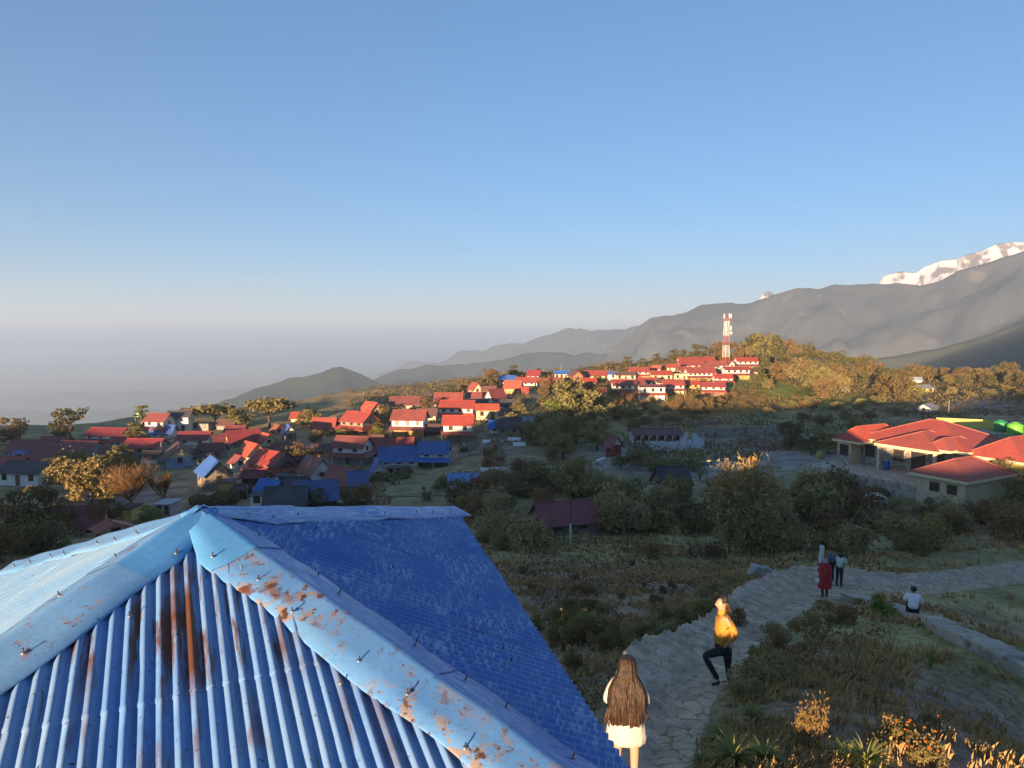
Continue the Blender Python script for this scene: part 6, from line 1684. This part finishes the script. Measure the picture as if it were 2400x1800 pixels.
J['rsho'] = P_(1700,1461,-.16); J['relb'] = P_(1724,1498,-.22); J['rwri'] = P_(1708,1518,-.17); J['lsho'] = P_(1688,1461,.15); J['lelb'] = P_(1682,1497,.2); J['lwri'] = P_(1678,1520,.15)
body(f, J, M_skin, (True, True))
M_must = mat("mustard_cloth", (.50,.24,.035), (.40,.19,.03), scale=6, rough=.8, bump=.5, bscale=9)
garment(f, "jacket", J, M_must, TORSO + ARMS, .032, dict(pelvis=.125, spine=.125, chest=.125))
loft("collar", [(J['neck'] + Vector((0, 0, -.05)), .10, .10, X, Yv), (J['neck'] + Vector((0, 0, .0)), .085, .085, X, Yv), (J['neck'] + Vector((0, 0, .035)), .075, .075, X, Yv)], M_must, f.root, 2, .05)
garment(f, "trousers", J, M_black, LEGS, .006, dict(lank=.042, rank=.042))
shoes(f, J, M_black)
hair_cap(f, J, M_hair)
hb = J['head']; skin("ponytail", [(hb + Vector((.07, 0, .01)), .06, None), (hb + Vector((.11, -.01, -.07)), .055, 0), (hb + Vector((.15, -.02, -.16)), .042, 1), (hb + Vector((.19, -.02, -.23)), .022, 2)], M_hairb, f.root)

def on_ground(px, py):
    p = gp(px, py); z = path_z(p.x, p.y) if on_path(p.x, p.y, .3)[0] else ground(p.x, p.y)
    return Vector((p.x, p.y, z))
PGp = "people gathered at the bend of the path"
# red coat, from behind
p = on_ground(1932, 1401)
f = Fig("person", p, R(6), 1.62, "person in long red coat and patterned cap seen from behind at the path bend", group=PGp)
J = stand(jaw=(0,.05,1.46), head=(0,.045,1.52), crown=(0,.035,1.56), nose=(0,.14,1.49), lelb=(-.24,.06,1.10), lwri=(-.14,.22,1.12), relb=(.26,.02,1.10), rwri=(.16,.2,1.08), lank=(-.11,-.06,.075), ltoe=(-.12,.08,.035))
body(f, J, M_skin2)
M_coat = mat("red_coat", (.42,.028,.035), (.34,.022,.03), scale=5, rough=.8, bump=.4, bscale=10)
loft("coat", [((0,0,1.43),.085,.08,X,Yv),((0,0,1.38),.17,.12,X,Yv),((0,0,1.28),.235,.15,X,Yv),((0,0,1.10),.245,.165,X,Yv),((0,0,.92),.25,.18,X,Yv),((0,0,.70),.265,.19,X,Yv),((0,0,.48),.275,.20,X,Yv),((0,0,.40),.26,.19,X,Yv)], M_coat, f.root, 3, .05, strands=2.8)
garment(f, "sleeves", J, M_coat, [('chest', None)] + ARMS, .03)
garment(f, "trousers", J, M_black, LEGS, .004); shoes(f, J)
M_cap = mat("patterned_cap", (.50,.42,.42), (.20,.10,.12), scale=22, rough=.85, lo=.48, hi=.52)
k = f.k; c = J['head'] * k
loft("cap", [(c + Vector((0,0,.115)),.02,.02,X,Yv),(c + Vector((0,0,.10)),.07,.075,X,Yv),(c + Vector((0,-.01,.05)),.103,.11,X,Yv),(c + Vector((0,-.02,-.02)),.108,.115,X,Yv),(c + Vector((0,-.02,-.06)),.10,.105,X,Yv)], M_cap, f.root, 3, .03)
loft("scarf", [(c + Vector((0,-.02,-.08)),.11,.11,X,Yv),(c + Vector((0,-.02,-.12)),.135,.125,X,Yv),(c + Vector((0,-.01,-.17)),.13,.12,X,Yv)], M_black, f.root, 3, .05)
b = MB(); b.tube([J['lsho'] * k + Vector((.05,-.16,.03)), Vector((-.15,-.24,1.1)) * k, Vector((-.30,-.1,.86)) * k], .012, 6); b.build("bag_strap", mat("strap", (.45,.12,.12), rough=.7), f.root)
skin("bag", [(Vector((-.34,-.05,.86)) * k, .09 * k, None), (Vector((-.36,-.05,.74)) * k, .10 * k, 0), (Vector((-.32,-.05,.63)) * k, .07 * k, 1)], mat("pink_white_bag", (.62,.48,.46), (.75,.72,.68), scale=10, rough=.8), f.root)
# white hood, behind the red coat
p = on_ground(1923, 1374)
f = Fig("person", p, R(60), 1.66, "person in a pale hoodie with the hood up, standing behind the red coat", group=PGp)
J = stand(); body(f, J, M_skin2)
M_hood = mat("pale_hoodie", (.58,.58,.54), (.50,.50,.47), scale=6, rough=.9, bump=.3)
garment(f, "hoodie", J, M_hood, TORSO + ARMS, .03); garment(f, "trousers", J, M_black, LEGS, .006); shoes(f, J)
k = f.k; c = J['head'] * k
loft("hood", [(c + Vector((0,-.0,.12)),.03,.03,X,Yv),(c + Vector((0,-.01,.10)),.085,.08,X,Yv),(c + Vector((0,-.03,.03)),.12,.105,X,Yv),(c + Vector((0,-.04,-.06)),.125,.10,X,Yv),(c + Vector((0,-.03,-.14)),.14,.11,X,Yv)], M_hood, f.root, 3, .04)
# blue-grey jacket between
p = on_ground(1947, 1372)
f = Fig("person", p, R(20), 1.6, "dark-haired person in blue-grey jacket, mostly hidden between pale hoodie and pale green jacket", group=PGp)
J = stand(); body(f, J, M_skin2); garment(f, "jacket", J, mat("bluegrey_cloth", (.16,.19,.26), (.12,.15,.21), scale=6, rough=.85), TORSO + ARMS, .028); garment(f, "trousers", J, M_black, LEGS, .006); shoes(f, J); hair_cap(f, J, M_hair)
# pale green jacket, holding up a phone
p = on_ground(1966, 1377)
f = Fig("person", p, R(-50), 1.62, "person in a pale green jacket and black trousers holding up a phone", group=PGp)
J = stand(chest=(0,.07,1.22), spine=(0,.03,1.05), neck=(0,.13,1.38), jaw=(0,.17,1.43), head=(0,.165,1.49), crown=(0,.155,1.53), nose=(0,.265,1.465), lsho=(-.15,.09,1.32), rsho=(.15,.09,1.32), lelb=(-.2,.20,1.08), lwri=(-.10,.42,1.20), relb=(.2,.22,1.10), rwri=(.08,.44,1.27))
body(f, J, M_skin2); M_mint = mat("pale_green_cloth", (.50,.57,.52), (.43,.50,.46), scale=6, rough=.85, bump=.3)
garment(f, "jacket", J, M_mint, TORSO + ARMS, .03); garment(f, "trousers", J, M_black, LEGS, .006); shoes(f, J, M_shoe); hair_cap(f, J, M_hair, .16)
m = MB(); c = J['rwri'] * f.k + Vector((-.02,.10,.03)); m.box(c.x - .04, c.x + .04, c.y, c.y + .01, c.z - .01, c.z + .15)
ph = m.build("phone", M_shoe); ph.matrix_world = Matrix.Translation(p) @ Matrix.Rotation(R(-50), 4, 'Z'); tag(ph, "dark phone held up by the person in pale green", "phone")
# seated, white shirt, from behind
p = gp(2139, 1456); 
f = Fig("person", Vector((p.x, p.y, ground(p.x, p.y) + .31)), R(-28), 1.7, "person in white shirt sitting on the low concrete wall, back turned")
V_ = Vector
J = dict(pelvis=V_((0,0,.10)), spine=V_((0,.03,.28)), chest=V_((0,.08,.46)), neck=V_((0,.14,.62)), jaw=V_((0,.19,.68)), head=V_((0,.18,.74)), crown=V_((0,.17,.78)), nose=V_((0,.285,.70)), lsho=V_((-.16,.08,.55)), rsho=V_((.16,.08,.55)), lelb=V_((-.25,.16,.32)), lwri=V_((-.16,.38,.28)), relb=V_((.25,.16,.32)), rwri=V_((.16,.38,.28)),
         lhip=V_((-.10,.06,.09)), rhip=V_((.10,.06,.09)), lkne=V_((-.14,.47,.16)), rkne=V_((.14,.47,.16)), lank=V_((-.13,.52,-.24)), rank=V_((.13,.52,-.24)), ltoe=V_((-.14,.66,-.28)), rtoe=V_((.14,.66,-.28)))
body(f, J, M_skin2); M_wsh = mat("white_shirt", (.80,.79,.82), (.72,.71,.75), scale=4, rough=.85, bump=.3)
garment(f, "shirt", J, M_wsh, TORSO + [('lsho', 'chest'), ('lelb', 'lsho'), ('rsho', 'chest'), ('relb', 'rsho')], .04, dict(pelvis=.13, spine=.14, chest=.14)); garment(f, "trousers", J, M_black, LEGS, .008); shoes(f, J); hair_cap(f, J, M_hair, .03)

# ------------------------------------------------------------------ plants by the path
def strap_plant(px, py, hpx, label, m, n=90, width=.019, droop=1.15, group="strap-leaved clumps by the path"):
    p = gp(px, py); L0 = hpx * p.y / FPX; rr = random.Random(int(px))
    V, Fq = [], []
    for i in range(n):
        a = rr.uniform(0, 6.28); L = L0 * rr.uniform(.7, 1.25); out = rr.uniform(.35, 1.0) * droop; w = width * rr.uniform(.7, 1.2)
        d = Vector((math.cos(a), math.sin(a), 0)); s = Vector((-d.y, d.x, 0)); o = len(V)
        for k in range(8):
            t = k / 7; q = d * (L * out * t * (.35 + .65 * t)) + Vector((0, 0, L * (1.15 * t - .75 * out * t * t)))
            ww = w * (1 - t ** 2.2) * (.6 + .8 * t * (1 - t) * 2) + .001
            V += [q - s * ww + Vector((0, 0, .3 * ww)), q, q + s * ww + Vector((0, 0, .3 * ww))]
            if k: 
                b = o + k * 3
                Fq += [(b - 3, b - 2, b + 1, b), (b - 2, b - 1, b + 2, b + 1)]
    o = mesh_obj("strap_plant", V, Fq, m, None, True, loc=p - Vector((0, 0, .02)))
    return tag(o, label, "plant", group)
L_strap = leaf_mat("strap_leaves", (0.203,0.230,0.068), (0.338,0.310,0.096), None, .5); L_straw = leaf_mat("straw", (.32,.23,.11), (.24,.16,.07), None, .8)
for px, py, h, lb in ((1720,1795,86,"largest strap-leaved clump, spreading at the bottom edge right of the path"),(1690,1745,60,"strap-leaved clump behind the largest one"),(1790,1790,64,"strap-leaved clump touching the bottom edge, right of the largest"),(1650,1800,50,"strap-leaved clump at the path's lower right edge"),
                      (1765,1690,48,"strap-leaved clump with arching pale tips, upslope of the others"),(2030,1800,80,"strap-leaved clump at the bottom edge near the marigolds"),(1985,1790,58,"smaller strap-leaved clump left of the marigolds"),(1830,1560,34,"thin strap-leaved tuft on the path's right verge")):
    strap_plant(px, py, h, lb, L_strap)
def stalks(px, py, hpx, n, m, label, spread=.25, name="dry_stalks", cat="plant", r=.006):
    p = gp(px, py); L = hpx * p.y / FPX; rr = random.Random(int(px + py)); b = MB()
    for i in range(n):
        a = rr.uniform(0, 6.28); q = Vector((math.cos(a), math.sin(a), 0)) * spread * L
        t = q * rr.uniform(.6, 1.8); z = L * rr.uniform(.6, 1.1); md = q.lerp(t, .4) * .6 + Vector((0, 0, z * .5)); e = t + Vector((0, 0, z))
        b.tube([Vector((q.x * .3, q.y * .3, -.05)), md, e], r, 4, r2=r * .4)
        for k in range(3): s = md.lerp(e, rr.uniform(.2, .9)); b.tube([s, s + Vector((rr.uniform(-.12, .12), rr.uniform(-.12, .12), rr.uniform(.04, .14))) * L], r * .6, 3, r2=r * .2)
    return tag(b.build(name, m, loc=p), label, cat)
stalks(2000,1560,66,9,L_straw,"pale dry forked stalks on the grassy slope left of the lime spike")
stalks(1945,1640,40,7,L_straw,"short dry stalks behind the golden shrub")
stalks(1705,1720,56,6,L_straw,"sunlit orange dry stalks at the path's right edge")
stalks(2075,1790,70,5,L_straw,"two-pronged dry stalks between the strap clump and the marigolds")
stalks(1745,1660,40,5,L_straw,"curled dry stems above the strap-leaved clumps")
# lime spike
p = gp(2181,1568); sp_ = tag(empty("leaf_spike", p), "upright lime-yellow leaf spike alone on the grassy slope", "plant"); L = 58 * p.y / FPX
b = MB()
for i in range(5):
    a = i * 1.3; w = .035; tp_ = Vector((.05 * math.cos(a), .05 * math.sin(a), L * (1 - .12 * i))); s = Vector((math.cos(a + 1.6), math.sin(a + 1.6), 0)) * w
    b.add([Vector((0,0,-.05)) - s * .4, Vector((0,0,-.05)) + s * .4, tp_ * .55 + s, tp_ * .55 - s, tp_], [(0, 1, 2, 3), (3, 2, 4)])
b.build("leaves", L_lime, sp_)
def at_bush(kind, px, py, wpx, hpx, label, name="bush", cat="bush", group=None):
    p = gp(px, py); k = p.y / FPX; return bush(kind, p.x, p.y, wpx * k, hpx * k, label, group, cat, name)
at_bush('gold',1892,1745,70,105,"tall golden-leaved shrub catching the sun, right of the strap-leaved clumps","shrub","shrub")
at_bush('lime',2072,1448,52,56,"bright green round bush left of the seated person")
at_bush('lime',1253,1488,44,60,"lime-yellow leafy plant sticking out beside the tin roof","leafy_plant","plant")
at_bush('dark',1560,1465,44,44,"round dark green bush at the field's edge, left of the mustard jacket")
at_bush('dry',1725,1480,60,60,"reddish brown bush behind the person in mustard")
at_bush('dry',1650,1310,80,40,"russet bush on the plot's far edge")
at_bush('dry',1540,1310,70,34,"smaller russet bush on the plot's far edge")
at_bush('grey',1240,1290,120,70,"pale grey-green bush left of the pale post")
# marigolds
L_orange = leaf_mat("orange_petals", (.55,.17,.02), (.48,.12,.015), None, .6)
def flowers(px, py, wpx, hpx, n, label):
    p = gp(px, py); k = p.y / FPX; root = bush('dark', p.x, p.y, wpx * k, hpx * k, label, "marigold plants", "flower", "marigold_plant")
    rr = np.random.default_rng(int(px)); b = MB()
    sx = root.scale[0]; sz = root.scale[2]
    for i in range(n):
        a = rr.uniform(0, 6.28); q = Vector((math.cos(a) * rr.uniform(.2, .95), math.sin(a) * rr.uniform(.2, .95), rr.uniform(.7, 1.2)))
        r = .021 / sz
        b.lathe([(0, 0), (r * .9, r * .1), (r * 1.1, r * .5), (r * .5, r * .9), (0, r)], 8, q)
    b.build("blossoms", L_orange, root)
for a in ((2110,1745,70,60,9,"marigold plant left in the right-hand marigold patch"),(2160,1780,90,60,12,"marigold plant with the most blossoms, in the right-hand patch"),(2180,1710,40,40,4,"small marigold plant above the right-hand patch"),(1320,1520,60,70,9,"marigold plant in the bed nearest the lime-yellow plant"),
          (1375,1500,60,60,8,"marigold plant in the middle of the bed by the tin roof"),(1415,1530,50,60,6,"marigold plant in the bed just left of the long-haired woman"),(1545,1420,40,30,4,"marigold plant on the field edge beside the round dark bush"),(1340,1580,50,60,6,"marigold plant lowest in the bed by the tin roof")): flowers(*a)

# ------------------------------------------------------------------ bamboo and tall plume grass
bp = gp(1742, 1296); k = bp.y / FPX
bam = tag(empty("bamboo_clump", bp), "tall bamboo clump with sunlit golden plumes on top, in the middle of the thicket", "bamboo")
rr = np.random.default_rng(3)
b = MB(); tips = []
for i in range(60):
    a = rr.uniform(0, 6.28); q = Vector((math.cos(a), math.sin(a) * .8, 0)) * rr.uniform(0, 1.6)
    h = 215 * k * rr.uniform(.72, 1.05); t = q * rr.uniform(1.1, 1.9) + Vector((rr.normal() * .3, rr.normal() * .3, h))
    md = q.lerp(t, .5) + Vector((0, 0, h * .06)); b.tube([q - Vector((0, 0, .3)), md, t], .026, 5, r2=.008); tips.append((q, md, t))
b.build("culms", mat("bamboo_culm", (.20,.20,.09), (.26,.22,.11), scale=3, rough=.6), bam, True)
P = []
for q, md, t in tips:
    for j in range(120):
        u = rr.uniform(.15, .92); c = q.lerp(md, u * 2) if u < .5 else md.lerp(t, u * 2 - 1)
        P.append(tuple(c + Vector(rr.normal(size=3)) * (.22 + .35 * u)))
V, Fq = leaf_quads(np.array(P), .17, rr, up=-.2, aspect=2.6); link("foliage", quads_mesh("foliage", V, Fq, L_grey), bam)
V, Fq = [], []
for q, md, t in tips:
    for j in range(26):
        c = md.lerp(t, rr.uniform(.5, 1.0)) + Vector(rr.normal(size=3)) * .22; d = Vector((rr.normal() * .35, rr.normal() * .35, 1)).normalized() * rr.uniform(.25, .6); s = Vector(rr.normal(size=3)).cross(d).normalized() * .028
        o = len(V); V += [c - s, c + s, c + d + s * .3, c + d - s * .3]; Fq.append((o, o + 1, o + 2, o + 3))
link("plumes", quads_mesh("plumes", np.array([tuple(v) for v in V]), np.array(Fq), leaf_mat("golden_plumes", (.42,.27,.09), (.50,.30,.12), None, .8, .3)), bam)
for i, (px, py, h, lb) in enumerate(((1640,1130,60,"pale plume grass left of the bamboo's golden top"),(1660,1150,50,"pale plume grass at the bamboo's left shoulder"),(2120,1160,46,"golden dry grass clump below the lodge's yard"),(2090,1215,60,"golden dry grass clump in the thicket below the lodge"),(2200,1180,40,"golden dry grass clump under the near red wing"),(1990,1130,30,"dry grass clump by the flagpole"))):
    strap_plant(px, py, h, lb, L_straw, 70, .018, .8, group="dry grass clumps in the thicket")

# ------------------------------------------------------------------ grass and weeds nobody could count
def cover(name, n, r0, r1, th0, th1, hmul, m, keep, seed, blades=3, wmul=1.0):
    g_ = np.random.default_rng(seed)
    r = np.exp(g_.uniform(math.log(r0), math.log(r1), n)); th = np.radians(g_.uniform(th0, th1, n))
    x, y = r * np.sin(th), r * np.cos(th)
    ok = keep(x, y, g_) & ~on_path_fast(x, y)
    x, y, r = x[ok], y[ok], r[ok]; z = ground_np(x, y)
    V, n_ = [], len(x)
    for b_ in range(blades):
        a = g_.uniform(0, 6.28, n_); h = hmul * g_.uniform(.5, 1.4, n_) * (.6 + .03 * r); w = wmul * (.004 + .0011 * r) * g_.uniform(.6, 1.3, n_)
        ln = g_.uniform(.15, .8, n_) * h; da, db = np.cos(a), np.sin(a); px_, py_ = -db * w, da * w
        ox, oy = x + g_.normal(0, .05, n_), y + g_.normal(0, .05, n_)
        V.append(np.stack([np.c_[ox - px_, oy - py_, z - .02], np.c_[ox + px_, oy + py_, z - .02], np.c_[ox + da * ln * .45 + px_ * .8, oy + db * ln * .45 + py_ * .8, z + h * .7], np.c_[ox + da * ln, oy + db * ln, z + h]], 1))
    V = np.concatenate(V).reshape(-1, 3); F = np.arange(len(V)).reshape(-1, 4)
    return tag(link(name, quads_mesh(name, V, F, m)), kind='stuff')
def on_path_fast(x, y):
    out = np.zeros(len(x), bool)
    for a in range(0, len(x), 20000): out[a:a + 20000] = on_path(x[a:a + 20000], y[a:a + 20000], -.16)
    return out
L_gr = leaf_mat("grass_green", (0.297,0.270,0.088), (0.419,0.345,0.120), None, .7, .1); L_gr2 = leaf_mat("grass_dark", (0.223,0.207,0.076), (0.317,0.282,0.104), None, .7, .1); L_gr3 = leaf_mat("grass_dry", (0.513,0.345,0.144), (0.351,0.230,0.100), None, .8, .1)
def soilness(x, y):
    c = soil_colour(x, y); return c[:, 1] - c[:, 0]
PATCH = lambda x, y, s, t: fbm(x / 1.7, y / 1.7, s, 4) > t
cover("grass", 52000, 5.5, 75, -6, 41, .16, L_gr, lambda x, y, g: (soilness(x, y) > .0) & PATCH(x, y, 91, -.06), 1)
cover("grass", 46000, 5.5, 75, -6, 41, .20, L_gr2, lambda x, y, g: (soilness(x, y) > -.012) & PATCH(x, y, 92, .0), 2)
cover("dry_grass", 36000, 5.5, 80, -6, 41, .15, L_gr3, lambda x, y, g: PATCH(x, y, 93, .05) | (g.random(len(x)) < .10), 3)
def leafy(name, n, r0, r1, th0, th1, size, m, keep, seed, hz):
    g_ = np.random.default_rng(seed); r = np.exp(g_.uniform(math.log(r0), math.log(r1), n)); th = np.radians(g_.uniform(th0, th1, n))
    x, y = r * np.sin(th), r * np.cos(th); ok = keep(x, y, g_) & ~on_path_fast(x, y); x, y, r = x[ok], y[ok], r[ok]
    z = ground_np(x, y) + g_.uniform(0, 1, len(x)) ** 1.5 * hz * (.4 + .02 * r)
    P = np.c_[x, y, z]; V, F = leaf_quads(P, size, g_, up=.6)
    c = P.repeat(4, 0); V = c + (V - c) * (.35 + .035 * r).repeat(4)[:, None]
    return tag(link(name, quads_mesh(name, V, F, m)), kind='stuff')
leafy("weeds", 60000, 5.5, 60, -6, 41, .085, L_mid, lambda x, y, g: (soilness(x, y) > -.016) & PATCH(x, y, 95, .03), 5, .35)
leafy("weeds", 30000, 10, 60, -8, 30, .07, L_dry, lambda x, y, g: (soilness(x, y) < -.004) & PATCH(x, y, 96, .0), 6, .25)
leafy("undergrowth", 90000, 52, 150, -4, 41, .085, L_green, lambda x, y, g: (soilness(x, y) > -.008) & PATCH(x / 4, y / 4, 97, -.08), 7, .55)
leafy("undergrowth", 90000, 60, 200, -42, -2, .085, L_green, lambda x, y, g: (soilness(x, y) > -.02) & PATCH(x / 4, y / 4, 98, -.05), 8, .4)
leafy("hill_scrub", 60000, 130, 330, -14, 42, .055, L_brown, lambda x, y, g: (soilness(x, y) < .02) & PATCH(x / 5, y / 5, 99, .0), 9, .25)
leafy("hill_grass", 40000, 130, 330, -14, 42, .045, L_olive, lambda x, y, g: PATCH(x / 5, y / 5, 89, .02), 10, .2)
leafy("undergrowth", 45000, 85, 175, -19, -1, .10, L_green, lambda x, y, g: (soilness(x, y) > -.05) & PATCH(x / 3, y / 3, 101, -.04), 12, .5)
